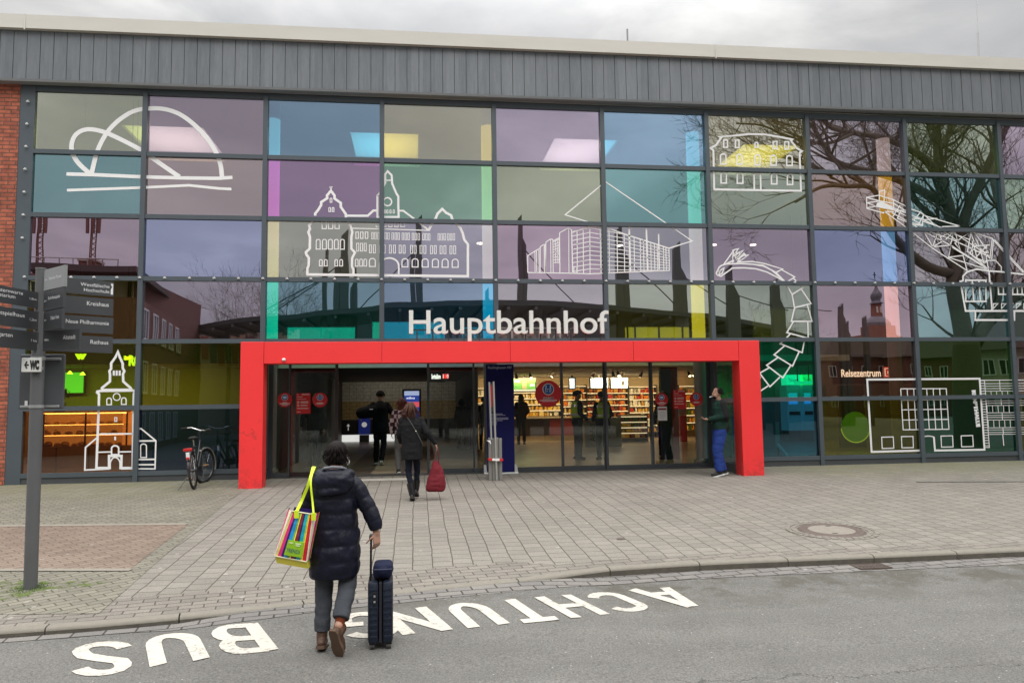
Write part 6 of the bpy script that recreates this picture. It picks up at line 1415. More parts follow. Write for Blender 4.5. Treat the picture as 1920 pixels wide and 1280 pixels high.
for k, (px_, py_) in enumerate(((76, 405), (176, 405))):
    p = mg(px_, py_, 26); t_ = thing('radio_mast', ['left', 'right'][k]+' lattice radio mast with antennas mirrored above the signpost', 'mast', (p.x, -26, zz), 0, 'radio masts on the mirrored roof')
    mb = MB(); s_ = 0.16
    for dx_, dy_ in ((-s_, 0), (s_, 0), (0, s_)): mb.tube([(p.x+dx_, -26+dy_, zz), (p.x+dx_*0.8, -26+dy_, p.z)], 0.035, 5)
    z = zz
    while z < p.z-0.3: mb.tube([(p.x-s_, -26, z), (p.x+s_, -26, z+0.3)], 0.02, 4); mb.tube([(p.x+s_, -26, z), (p.x-s_, -26, z+0.3)], 0.02, 4); z += 0.3
    wpart('mast', mb, M('mast_rust', (0.16, 0.07, 0.05), 0.7), t_)
    for dx_ in (-0.28, 0.0, 0.28): wpart('antenna', MB().bbox(p.x+dx_-0.07, p.x+dx_+0.07, -25.95, -25.83, p.z-0.9, p.z+0.1, 0.02), M('mast_rust', 0, 0), t_)
mb = MB()
for z in (zz+0.55, zz+1.0): mb.tube([(ch_.x-2.3, -25.2, z), (ch_.x+2.0, -25.2, z)], 0.03, 5)
for k in range(7): mb.tube([(ch_.x-2.3+4.3*k/6, -25.2, zz), (ch_.x-2.3+4.3*k/6, -25.2, zz+1.0)], 0.03, 5)
wthing('roof_railing', mb, M('rail_grey', (0.3, 0.27, 0.25), 0.6), 'thin railing round the mirrored brick roof', 'railing', (ch_.x, -25.2, zz))
# low dark bus station building with mural wall under the canopy
a, c_ = mg(345, 700, 47), mg(560, 700, 47)
t_ = thing('mural_wall', 'pale wall with a row of simple painted children mirrored left of the portal', 'wall', ((a.x+c_.x)/2, -47, -0.8)); zt = mg(450, 612, 47).z
wpart('wall', MB().box(a.x, c_.x, -47.6, -47, -0.8, zt), M('mural_wall_paint', (0.36, 0.30, 0.22), 0.85, var=0.08), t_)
hairs = [M('mural_hair', (0.05, 0.03, 0.02), 0.8, var=0), M('mural_skin', (0.38, 0.2, 0.13), 0.8, var=0), M('mural_cloth', (0.06, 0.07, 0.08), 0.8, var=0), M('mural_cloth_red', (0.2, 0.05, 0.04), 0.8, var=0)]
nk = 13
for k in range(nk):
    x = a.x+1.0+(c_.x-a.x-2)*k/(nk-1); zc = mg(450, 630, 47).z+0.25*((k*5) % 3); mb = MB(); y0 = -46.985
    ring = lambda cx2, cz2, rx2, rz2, a0, a1: [(cx2+rx2*math.cos(R(a0+(a1-a0)*i/14)), y0, cz2+rz2*math.sin(R(a0+(a1-a0)*i/14))) for i in range(15)]
    mb.prism(ring(x, zc, 0.36, 0.42, 0, 345), (0, 0.006, 0), 1); mb.prism([(q[0], y0+0.008, q[2]) for q in ring(x, zc+0.08, 0.40, 0.42, 0, 180)], (0, 0.005, 0), 0); mb.prism([(x-0.3, y0, zc-0.5), (x+0.3, y0, zc-0.5), (x+0.22, y0, zc-2.3), (x-0.22, y0, zc-2.3)], (0, 0.006, 0), 2+(k % 2))
    wpart('painted_child', mb, hairs, t_)
a, c_ = mg(560, 700, 56), mg(1560, 700, 56)
t_ = thing('bus_station_building', 'long low dark building under the bus station canopy', 'building', ((a.x+c_.x)/2, -56, -0.8)); wpart('wall', MB().prism([(mg(x, 700, 56).x, -56, mg(x, y, 56).z if y < 900 else -0.8) for x, y in ((495, 999), (495, 606), (600, 592), (760, 583), (1130, 584), (1330, 600), (1435, 618), (1530, 644), (1530, 999))], (0, -8, 0)), M('depot_wall', (0.05, 0.05, 0.048), 0.8, var=0.2), t_)
for k in range(12):
    x = a.x+2+(c_.x-a.x-4)*k/11; wpart('window', MB().box(x-1.2, x+1.2, -56.0+0.001, -55.95, 1.2, 3.0), WIN, t_)
# church
Yr = 150; p = mg(1646, 620, Yr); CHB = M('church_brick', (0.20, 0.085, 0.055), 0.85, var=0.1); COP = M('church_copper', (0.12, 0.13, 0.13), 0.6, var=0.15); k_ = 8.65
def czf(y): return mg(1646, y, Yr).z
t_ = thing('church', 'distant church with onion domed tower mirrored in the salmon pane', 'church', (p.x, -Yr, -1))
s_ = 1/k_
mb = MB(); rs = []
for y, w_ in ((640, 26), (612, 24), (606, 24), (600, 19), (594, 11)): rs.append([(p.x+w_*s_*math.cos(2*math.pi*i/8+0.39), -Yr+w_*s_*math.sin(2*math.pi*i/8+0.39), czf(y)) for i in range(8)])
wpart('tower', MB().box(p.x-22*s_, p.x+22*s_, -Yr-22*s_, -Yr+22*s_, -1, czf(612)), CHB, t_)
wpart('lower_dome', MB().rings([[Vector(q) for q in r] for r in rs[1:]]), COP, t_)
lan = MB().tube([(p.x, -Yr, czf(594)), (p.x, -Yr, czf(568))], [10*s_, 9*s_], 8); o = wpart('lantern', lan, CHB, t_)
for dx_ in (-3.2, 3.2): obj('opening', MB().box(dx_*s_-1.6*s_, dx_*s_+1.6*s_, 8.6*s_, 9.8*s_, czf(586)+1, czf(574)+1), M('opening_pale', (0.55, 0.48, 0.4), 0.8), o)
wpart('onion_dome', MB().tube([(p.x, -Yr, czf(y)) for y in (568, 566, 562, 558, 552, 548, 543, 538, 524)], [12*s_, 9*s_, 7*s_, 9*s_, 9.5*s_, 7*s_, 3.5*s_, 2*s_, 0.6*s_], 14), COP, t_, 'all')
wpart('cross', MB().box(p.x-0.6*s_, p.x+0.6*s_, -Yr-0.1, -Yr+0.1, czf(524), czf(512)).box(p.x-3*s_, p.x+3*s_, -Yr-0.09, -Yr+0.09, czf(518), czf(516.6)), DARK, t_)
a, c_ = mg(1540, 640, 130), mg(1700, 640, 130)
wpart('nave', MB().prism([(a.x, -130, -1), (c_.x, -130, -1), (c_.x, -130, mg(1646, 634, 130).z), ((a.x+c_.x)/2+5, -130, mg(1646, 622, 130).z), (a.x, -130, mg(1646, 636, 130).z)], (0, -12, 0)), CHB, t_)
# pale house with steep roof, right
a, c_ = mg(1838, 700, 40), mg(2010, 700, 34)
house('pale_house', 'pale plastered house with steep dark roof mirrored beside the tree trunk', (a.x, a.y), (c_.x, c_.y), -0.8, mg(1850, 655, 40).z, 10, M('plaster', (0.46, 0.42, 0.33), 0.85, var=0.06), 2, 5, (3.2, 0.55))
# row of distant dark houses closing the horizon
for k, (xa, xb, yt, Yr) in enumerate(((1700, 1835, 668, 75), (1545, 1700, 672, 80), (-400, -70, 600, 40), (2020, 2500, 640, 50))):
    a, c_ = mg(xa, 700, Yr), mg(xb, 700, Yr); house('town_house', ['brown town house mirrored left of the plane tree', 'low brown town house mirrored below the church', 'town house beyond the left edge', 'town house beyond the right edge'][k], (a.x, a.y), (c_.x, c_.y), -0.8, mg((xa+xb)/2, yt, Yr).z, 10, HB, 2 if k < 2 else 3, 5, (2.5, 0.6))
# ================================================================== STREET FURNITURE AND THINGS
# ---- signpost
g0 = gnd(57, 1103); SPX, SPY = g0.x, g0.y; SPZ = hz(SPY)
POLE = M('post_grey', (0.105, 0.108, 0.112), 0.5, 0.1, var=0.1, vscale=5); BLADE = M('sign_charcoal', (0.045, 0.048, 0.052), 0.5, var=0.06); TXT = M('sign_lettering', (0.74, 0.75, 0.75), 0.5, var=0)
sp0 = thing('signpost', 'grey steel signpost with dark direction blades and a white WC sign at the left edge', 'signpost', (SPX, SPY, SPZ))
ptop = at(76, 505, SPY).z; lean = at(77, 505, SPY).x
def polex(z): return SPX+(lean-SPX)*(z-SPZ)/(ptop-SPZ)
pb_ = MB(); pb_.tube([(SPX, SPY, SPZ-0.1), (polex(ptop-0.75), SPY, ptop-0.75)], 0.060, 24); pb_.tube([(polex(ptop-0.7501), SPY, ptop-0.7501), (lean, SPY, ptop)], 0.047, 24)
wpart('post', pb_, POLE, sp0, True)
wpart('post_cap', MB().tube([(lean, SPY, ptop+0.0005), (lean, SPY, ptop+0.012)], 0.05, 24), M('cap_grey', (0.22, 0.22, 0.22), 0.4, 0.4, var=0), sp0, True)
def blade(px0, px1, yl0, yl1, ratio, texts, mat=BLADE, arrow=False, th=0.025, label=None, yoff=0.0):
    # plate from the post outwards; yl0/yl1 = top & bottom px at the post side, ratio = distance factor of the outer end
    A = at(px0, yl0, SPY+yoff); B = at(px0, yl1, SPY+yoff); d0 = (A-CAM).length
    Ro = ray(px1, yl0); Ro = Ro/Ro.length; E = CAM+Ro*d0*ratio; E.z = A.z
    ax = (E-A); ax.z = 0; Lb = ax.length; ax.normalize(); nn = Vector((ax.y, -ax.x, 0))
    if nn.dot(CAM-A) < 0: nn = -nn
    h = A.z-B.z; b4 = [B, B+ax*Lb, B+ax*Lb-nn*th, B-nn*th]; t4 = [p+Vector((0, 0, h)) for p in b4]
    o = wpart('sign_blade', MB().hexa(b4, t4), mat, sp0, label=label)
    rd = ax if ax.dot(RT) > 0 else -ax; left = B if ax.dot(RT) > 0 else B+ax*Lb
    mb = MB()
    for tx, u, v, hh, wd, al in texts:
        place_text(mb, tx, left+rd*Lb*u+Vector((0, 0, h*v))+nn*0.003, rd, (0, 0, 1), hh*h, wd*Lb if wd else None, align=al)
    if arrow:
        q0 = left+rd*Lb*0.955+nn*0.003; w_ = Lb*0.035
        mb.add([q0+Vector((0, 0, 0.02)), q0+rd*w_+Vector((0, 0, 0.02)), q0+rd*w_+Vector((0, 0, h-0.02)), q0+Vector((0, 0, h-0.02)), q0+Vector((0, 0, h*0.80)), q0+rd*w_*0.55+Vector((0, 0, h*0.64)), q0+Vector((0, 0, h*0.48))], [(0, 1, 2, 3, 4, 5, 6)])
    if mb.v:
        mb.v = [tuple(Vector(v)-Vector(sp0.location)) for v in mb.v]; obj('lettering', mb, TXT, o)
    return o
blade(80, 213, 516, 545, 1.02, [('Westfälische', 0.935, 0.55, 0.23, 0.42, 'RIGHT'), ('Hochschule', 0.935, 0.20, 0.23, 0.37, 'RIGHT')], arrow=True)
blade(80, 212, 550, 583, 1.02, [('Kreishaus', 0.93, 0.52, 0.25, 0.32, 'RIGHT')]); blade(80, 212, 587, 619, 1.02, [('Neue Philharmonie', 0.93, 0.52, 0.24, 0.62, 'RIGHT')]); blade(80, 211, 625, 657, 1.02, [('Rathaus', 0.93, 0.52, 0.25, 0.265, 'RIGHT')])
PALEB = M('sign_grey_pale', (0.26, 0.27, 0.27), 0.35, 0.2, var=0.05)
blade(82, 120, 506, 545, 0.955, [('Vestisches Museum', 0.86, 0.45, 0.17, 0.62, 'RIGHT'), ('10m', 0.05, 0.45, 0.11, 0.12, 'LEFT')], PALEB, yoff=-0.07, label='pale grey blade pointing towards the viewer')
blade(81, 117, 547, 583, 0.955, [('Ruhrfestspiele', 0.86, 0.52, 0.18, 0.6, 'RIGHT'), ('2km', 0.05, 0.45, 0.11, 0.12, 'LEFT')], yoff=-0.07); blade(81, 115, 585, 621, 0.955, [('Palais Vest', 0.86, 0.52, 0.2, 0.45, 'RIGHT'), ('3m', 0.05, 0.5, 0.11, 0.12, 'LEFT')], yoff=-0.07)
blade(80, 148, 621, 658, 0.955, [('Altstadt', 0.90, 0.52, 0.22, 0.34, 'RIGHT'), ('450m', 0.04, 0.5, 0.12, 0.12, 'LEFT')], yoff=-0.07)
blade(72, -70, 548, 578, 0.93, [('Volkssternwarte', 0.765, 0.65, 0.22, 0.50, 'RIGHT'), ('Planetarium', 0.66, 0.36, 0.22, 0.34, 'RIGHT'), ('1,8km', 0.965, 0.45, 0.15, 0.10, 'RIGHT')], yoff=-0.04)
blade(72, -70, 585, 618, 0.93, [('Ruhrfestspielhaus', 0.79, 0.58, 0.22, 0.60, 'RIGHT'), ('1,2km', 0.965, 0.45, 0.15, 0.10, 'RIGHT')], yoff=-0.04); blade(72, -70, 623, 657, 0.93, [('Tiergarten', 0.62, 0.58, 0.22, 0.32, 'RIGHT'), ('1 km', 0.965, 0.45, 0.15, 0.08, 'RIGHT')], yoff=-0.04)
# panel seen from behind with its two brackets
a, c_ = at(38, 664, SPY+0.12), at(119, 766, SPY+0.12)
wpart('rear_panel', MB().bbox(a.x, c_.x, SPY+0.115, SPY+0.145, c_.z, a.z, 0.012), M('panel_grey', (0.075, 0.08, 0.085), 0.5, var=0.05), sp0)
for y_ in (673, 762):
    q = at(60, y_, SPY+0.10).z; br_ = wpart('bracket', MB().bbox(a.x+0.03, c_.x-0.03, SPY+0.085, SPY+0.113, q-0.012, q+0.012, 0.004).tube([(polex(q), SPY, q-0.015), (polex(q), SPY, q+0.015)], 0.067, 20), M('bracket_zinc', (0.36, 0.37, 0.37), 0.4, 0.5), sp0)
q0, q1 = at(48, 753, SPY+0.1), at(53, 763, SPY+0.1)
wpart('sticker', MB().box(q0.x-0.012, q0.x+0.014, SPY+0.108, SPY+0.1145, q1.z, q0.z+0.01), M('paper_white', (0.75, 0.75, 0.73), 0.6, var=0), sp0)
a, c_ = at(41, 671, SPY-0.10), at(76, 697, SPY-0.10)
wc = wpart('wc_sign', MB().bbox(a.x, c_.x, SPY-0.105, SPY-0.075, c_.z, a.z, 0.004), M('wc_white', (0.66, 0.66, 0.63), 0.5, var=0.04), sp0, label='white plate with arrow and the letters WC')
mb = MB(); w_, h_ = c_.x-a.x, a.z-c_.z
place_text(mb, 'WC', (a.x+w_*0.44, SPY-0.1085, c_.z+h_*0.22), (1, 0, 0), (0, 0, 1), h_*0.58, w_*0.50, weight=0.01)
yq = SPY-0.1085; zc = c_.z+h_*0.5; mb.add([(a.x+w_*0.22, yq, zc-0.007), (a.x+w_*0.40, yq, zc-0.007), (a.x+w_*0.40, yq, zc+0.007), (a.x+w_*0.22, yq, zc+0.007)], [(0, 1, 2, 3)])
vs, fs = ribbon2([(a.x+w_*0.30, zc+0.035), (a.x+w_*0.20, zc), (a.x+w_*0.30, zc-0.035)], 0.013); mb.add([(v.x, yq-0.0004, v.y) for v in vs], fs)
mb.v = [tuple(Vector(v)-Vector(sp0.location)) for v in mb.v]; obj('lettering', mb, M('wc_black', (0.02, 0.02, 0.02), 0.5, var=0), wc)
for y_ in (673, 690): q = at(76, y_, SPY-0.06).z; wpart('clamp', MB().box(polex(q)-0.06, polex(q)+0.07, SPY-0.073, SPY-0.04, q-0.015, q+0.015), M('bracket_zinc', 0, 0), sp0)
# grass and moss round the post foot
mb = MB()
for k in range(420):
    a_ = rnd.uniform(0, 6.28); r_ = abs(rnd.gauss(0, 0.07))+0.055; x, y = SPX+r_*math.cos(a_), SPY+r_*math.sin(a_); h = rnd.uniform(0.008, 0.03); dx_, dy_ = rnd.uniform(-0.012, 0.012), rnd.uniform(-0.012, 0.012); z = hz(y)
    mb.add([(x-0.003, y, z), (x+0.003, y, z), (x+dx_, y+dy_, z+h)], [(0, 1, 2)])
tag(obj('weeds', mb, M('weed_green', (0.07, 0.13, 0.02), 0.8, var=0.3)), 'small green weeds growing round the foot of the signpost', 'weeds', kind='stuff')
mb = MB(); n_ = 26; rr_ = random.Random(9)
rings_ = []
for rad_ in (0.0, 0.16, 0.30):
    rings_.append([(SPX+(rad_*(1+0.35*math.sin(3*a_+1)+0.2*math.sin(5*a_)))*math.cos(a_)*1.5, SPY+(rad_*(1+0.35*math.sin(3*a_+1)))*math.sin(a_)) for a_ in [2*math.pi*i/n_ for i in range(n_)]])
for r_ in rings_: mb.v += [(x, y, hz(y)+0.0075) for x, y in r_]
for k in range(2): mb.f += [(k*n_+i, k*n_+(i+1) % n_, (k+1)*n_+(i+1) % n_, (k+1)*n_+i) for i in range(n_)]; mb.m += [0]*n_
MOSS = bpy.data.materials.new('moss_patch'); MOSS.use_nodes = True; t = MOSS.node_tree; b = t.nodes['Principled BSDF']; b.inputs['Base Color'].default_value = (0.12, 0.17, 0.03, 1); b.inputs['Roughness'].default_value = 1
tcn = N(t, 'ShaderNodeTexCoord'); nq = NZ(7, 8, 0.7); mq = N(t, 'ShaderNodeMapRange'); mq.inputs['From Min'].default_value = 0.47; mq.inputs['From Max'].default_value = 0.62; mq.inputs['To Max'].default_value = 0.8; t.links.new(nq.outputs['Fac'], mq.inputs['Value']); t.links.new(mq.outputs[0], b.inputs['Alpha'])
tag(obj('moss', mb, MOSS), 'thin green moss on the paving round the signpost foot', 'moss', kind='stuff')

# ---- blue banner stand
BY = at(940, 880, -0.25).y; a, c_ = at(911, 884, BY), at(963, 684, BY); bz0 = hz(BY)
t_ = thing('banner_stand', 'tall dark blue banner stand reading Recklinghausen Hbf in front of the doors', 'banner', ((a.x+c_.x)/2, BY, bz0))
BLU = M('banner_blue', (0.006, 0.007, 0.085), 0.6, spec=0.2, var=0.05, vscale=2)
x0, x1 = at(914, 884, BY).x, at(968, 884, BY).x; xt0, xt1 = at(911, 684, BY).x, at(963, 684, BY).x; zt = at(940, 683, BY).z
wpart('banner', MB().hexa([(x0, BY-0.004, bz0+0.05), (x1-0.03, BY-0.004, bz0+0.05), (x1-0.03, BY, bz0+0.05), (x0, BY, bz0+0.05)], [(xt0, BY-0.004, zt), (xt1, BY-0.004, zt), (xt1, BY, zt), (xt0, BY, zt)]), BLU, t_)
mb = MB(); place_text(mb, 'Recklinghausen Hbf', ((xt0+xt1)/2, BY-0.008, at(940, 691, BY).z), (1, 0, 0), (0, 0, 1), 0.055, 0.50, align='CENTER')
r2 = random.Random(4)
for k in range(9):
    z = at(930, 776, BY).z-0.028*k; w_ = r2.choice((0.16, 0.28, 0.34, 0.4, 0.44)); mb.box(xt0+0.06, xt0+0.06+w_, BY-0.0075, BY-0.0055, z, z+0.008)
wpart('lettering', mb, M('banner_text', (0.55, 0.58, 0.68), 0.5, var=0), t_)
xa, xb = at(907, 884, BY).x, at(971, 884, BY).x
mb = MB(); mb.bbox(xa, xb, BY-0.10, BY-0.02, bz0, bz0+0.035, 0.006); 
for x_ in (xa+0.0, xb-0.07): mb.hexa([(x_, BY-0.05, bz0+0.036), (x_+0.07, BY-0.05, bz0+0.036), (x_+0.07, BY-0.03, bz0+0.036), (x_, BY-0.03, bz0+0.036)], [(x_, BY-0.04, bz0+0.20), (x_+0.045, BY-0.04, bz0+0.20), (x_+0.045, BY-0.025, bz0+0.20), (x_, BY-0.025, bz0+0.20)])
wpart('stand', mb, M('stand_silver', (0.62, 0.63, 0.62), 0.35, 0.6), t_)

# ---- grey metal post box with two leaning rails and barrier tape
g0 = gnd(929, 900); bx, by = g0.x, g0.y; zb_ = hz(by)
s_ = 1442.3/(at(929, 900, by)-CAM).length   # px per metre here
t_ = thing('barrier_post', 'ribbed grey metal post with two tall rails strapped to it beside the banner', 'post', (bx, by, zb_))
w_ = 25/s_; h_ = (900-822)/s_
STL = M('brushed_steel', (0.30, 0.29, 0.27), 0.4, 0.5, var=0.15, stretch=(20, 20, 1)); mb = MB()
for k in range(4):
    xa = bx-w_/2+w_*k/4; mb.bbox(xa+0.003, xa+w_/4-0.003, by-0.04-0.01*(k % 2), by+0.10, zb_, zb_+h_*(0.985 if k % 2 else 1.0), 0.006)
wpart('casing', mb, STL, t_)
pa_, pb2 = at(917, 716, by-0.06), at(921, 824, by-0.06); pc_, pd_ = at(925, 715, by-0.09), at(931, 900, by-0.09)
RAIL = M('rail_alu', (0.52, 0.52, 0.50), 0.35, 0.7, var=0.05)
for p, q in ((pa_, pb2), (pc_, pd_)):
    mb = MB(); mb.tube([q, p], 0.022, 4); wpart('rail', mb, RAIL, t_)
mb = MB(); mb.hexa([(pa_.x+0.015, by-0.062, at(918, 772, by).z), (pc_.x-0.01, by-0.062, at(918, 772, by).z), (pc_.x-0.01, by-0.055, at(918, 772, by).z), (pa_.x+0.015, by-0.055, at(918, 772, by).z)], [(pa_.x+0.015, by-0.062, pa_.z-0.02), (pc_.x-0.015, by-0.062, pa_.z-0.02), (pc_.x-0.015, by-0.055, pa_.z-0.02), (pa_.x+0.015, by-0.055, pa_.z-0.02)])
wpart('insert', mb, M('insert_dark', (0.05, 0.05, 0.05), 0.5), t_)
z1_, z0_ = at(918, 722, by).z, at(918, 762, by).z; wpart('warning_strip', MB().box(pa_.x+0.02, pc_.x-0.02, by-0.066, by-0.0625, z0_, z1_), M('warning_red', (0.42, 0.03, 0.025), 0.5, var=0.15, vscale=30), t_)
zt_ = at(929, 860, by).z; mb = MB()
for k, m_ in ((0, 1), (1, 0), (2, 0), (3, 1)):
    xa = bx-w_/2-0.01+(w_+0.02)*k/4; mb.hexa([(xa, by-0.118, zt_-0.02-0.006*k), (xa+(w_+0.02)/4, by-0.118, zt_-0.025-0.003*k), (xa+(w_+0.02)/4, by+0.11, zt_-0.02), (xa, by+0.11, zt_-0.02)], [(xa, by-0.118, zt_+0.02-0.006*k), (xa+(w_+0.02)/4, by-0.118, zt_+0.015-0.003*k), (xa+(w_+0.02)/4, by+0.11, zt_+0.02), (xa, by+0.11, zt_+0.02)], m_)
q = at(917, 828, by-0.07); mb.add([(q.x-0.05, by-0.08, q.z+0.03), (q.x+0.02, by-0.09, q.z-0.02), (q.x+0.03, by-0.085, q.z+0.03)], [(0, 1, 2)], 0); mb.add([(q.x-0.02, by-0.075, q.z+0.02), (q.x+0.03, by-0.082, q.z-0.05), (q.x+0.045, by-0.078, q.z-0.01)], [(0, 1, 2)], 0)
wpart('barrier_tape', mb, [M('tape_white', (0.8, 0.8, 0.78), 0.4, var=0), M('tape_red', (0.6, 0.02, 0.02), 0.4, var=0)], t_)

# ---- notices on the door glass
SR = M('sticker_red', (0.58, 0.012, 0.016), 0.45, var=0.04); SW = M('sticker_white', (0.78, 0.72, 0.72), 0.5, var=0); SBL = M('sticker_blue', (0.015, 0.075, 0.30), 0.45, var=0); SP = M('sticker_pale', (0.55, 0.7, 0.85), 0.5, var=0)
def disc2(mb, cx_, cz_, r, y, mi=0, n=32, th=0.002): mb.prism([(cx_+r*math.cos(2*math.pi*i/n), y, cz_+r*math.sin(2*math.pi*i/n)) for i in range(n)], (0, -th, 0), mi)
def round_notice(px_, py_, rpx, Y, kind, label):
    c0 = at(px_, py_, Y); r = at(px_+rpx, py_, Y).x-c0.x
    t_ = thing('round_notice', label, 'sticker', (c0.x, Y, c0.z), 0, 'red notices stuck on the door glass')
    mb = MB(); disc2(mb, c0.x, c0.z, r, Y, n=48); wpart('disc', mb, SR, t_)
    e = r*0.36 if kind != 'big' else r*0.36; cz_ = c0.z+e*0.95; mb = MB(); disc2(mb, c0.x, cz_, e*1.22, Y-0.0025, 0); disc2(mb, c0.x, cz_, e*1.06, Y-0.005, 1)
    y_ = Y-0.0075
    if kind == 'mask':
        mb.prism([(c0.x+u*e, y_, cz_+v*e) for u, v in ((-0.75, 0.35), (-0.35, 0.42), (0, 0.52), (0.35, 0.42), (0.75, 0.35), (0.75, -0.1), (0.4, -0.45), (0, -0.6), (-0.4, -0.45), (-0.75, -0.1))], (0, -0.001, 0), 2)
    else:
        for s_ in (-1, 1):
            disc2(mb, c0.x+s_*e*0.46, cz_+e*0.58, e*0.17, y_, 2, 14, 0.001)
            vs, fs = ribbon2([(c0.x+s_*e*0.50, cz_-e*0.62), (c0.x+s_*e*0.60, cz_+e*0.0), (c0.x+s_*e*0.48, cz_+e*0.34), (c0.x+s_*e*0.22, cz_-e*0.02), (c0.x+s_*e*0.05, cz_-e*0.04)], e*0.12); mb.add([(v.x, y_-0.0008, v.y) for v in vs], fs, 2)
            vs, fs = ribbon2([(c0.x+s_*e*0.24, cz_-e*0.62), (c0.x+s_*e*0.28, cz_-e*0.2)], e*0.10); mb.add([(v.x, y_-0.0006, v.y) for v in vs], fs, 2)
    wpart('pictogram', mb, [SW, SBL, SP], t_)
    mb = MB()
    if kind == 'big': place_text(mb, 'Abstand schützt', (c0.x, Y-0.004, c0.z-r*0.38), (1, 0, 0), (0, 0, 1), r*0.10, r*0.82, align='CENTER', weight=0.01); bars = ((1.3, 0.05, 0.47), (0.95, 0.03, 0.56))
    else: bars = ((0.62, 0.09, 0.33), (1.35, 0.08, 0.46), (1.0, 0.05, 0.60), (0.7, 0.05, 0.72)) if kind == 'mask' else ((0.8, 0.09, 0.36), (1.2, 0.04, 0.48), (0.7, 0.04, 0.58))
    for wd, hh, dn in bars: mb.box(c0.x-r*wd/2, c0.x+r*wd/2, Y-0.004, Y-0.0025, c0.z-r*dn-r*hh, c0.z-r*dn)
    wpart('print', mb, SW, t_)
def sheet_notice(x0, y0, x1, y1, Y, label, white=False):
    a, c_ = at(x0, y0, Y), at(x1, y1, Y); w_, h_ = c_.x-a.x, a.z-c_.z
    t_ = thing('notice_sheet', label, 'sticker', ((a.x+c_.x)/2, Y, (a.z+c_.z)/2), 0, 'printed sheets stuck on the door glass')
    wpart('sheet', MB().box(a.x, c_.x, Y-0.002, Y, c_.z, a.z), M('paper_white', 0, 0) if white else SR, t_)
    mb = MB(); rb = lambda u0, u1, v0, v1: mb.box(a.x+w_*u0, a.x+w_*u1, Y-0.004, Y-0.0025, c_.z+h_*v0, c_.z+h_*v1)
    if white:
        rb(0.05, 0.93, 0.76, 0.88); wpart('print', mb, M('print_dark_red', (0.25, 0.01, 0.02), 0.5, var=0), t_); mb = MB()
        for k in range(5): mb.box(a.x+w_*0.18, a.x+w_*r2.uniform(0.6, 0.85), Y-0.004, Y-0.0025, c_.z+h_*(0.62-0.11*k), c_.z+h_*(0.64-0.11*k))
        wpart('print', mb, M('print_grey', 0, 0), t_); return
    rb(0.40, 0.93, 0.905, 0.975); rb(0.06, 0.18, 0.915, 0.955); rb(0.06, 0.45, 0.80, 0.84); rb(0.06, 0.7, 0.70, 0.73); rb(0.32, 0.85, 0.50, 0.61); rb(0.32, 0.80, 0.37, 0.44); rb(0.08, 0.86, 0.23, 0.29); rb(0.08, 0.34, 0.07, 0.11)
    cx_ = a.x+w_*0.16
    for v in (0.56, 0.41): disc2(mb, cx_, c_.z+h_*v, w_*0.09, Y-0.0025, 0, 16)
    wpart('print', mb, M('sticker_pink', (0.72, 0.35, 0.33), 0.5, var=0), t_)
NY = 0.025
round_notice(534, 749.5, 14, 0.025, 'mask', 'small round red notice with face mask sign, leftmost on the doors'); sheet_notice(555, 737, 582, 775, NY, 'red printed sheet between the two small round notices left of the opening'); round_notice(600, 749.5, 14, NY, 'pair', 'small round red notice with two figures just left of the open doorway')
round_notice(1028, 738, 24.5, NY, 'big', 'large round red notice with two blue figures beside the blue banner')
round_notice(1240.5, 749, 12.2, NY, 'mask', 'small round red notice with face mask sign above a white sheet'); sheet_notice(1262, 731, 1286, 766, NY, 'red printed sheet between the two small round notices near the smoking man'); round_notice(1305.5, 748, 12.2, NY, 'pair', 'small round red notice with two figures next to the man in green'); sheet_notice(1233, 762, 1251, 788, NY, 'white sheet with dark red heading below a round notice', True)

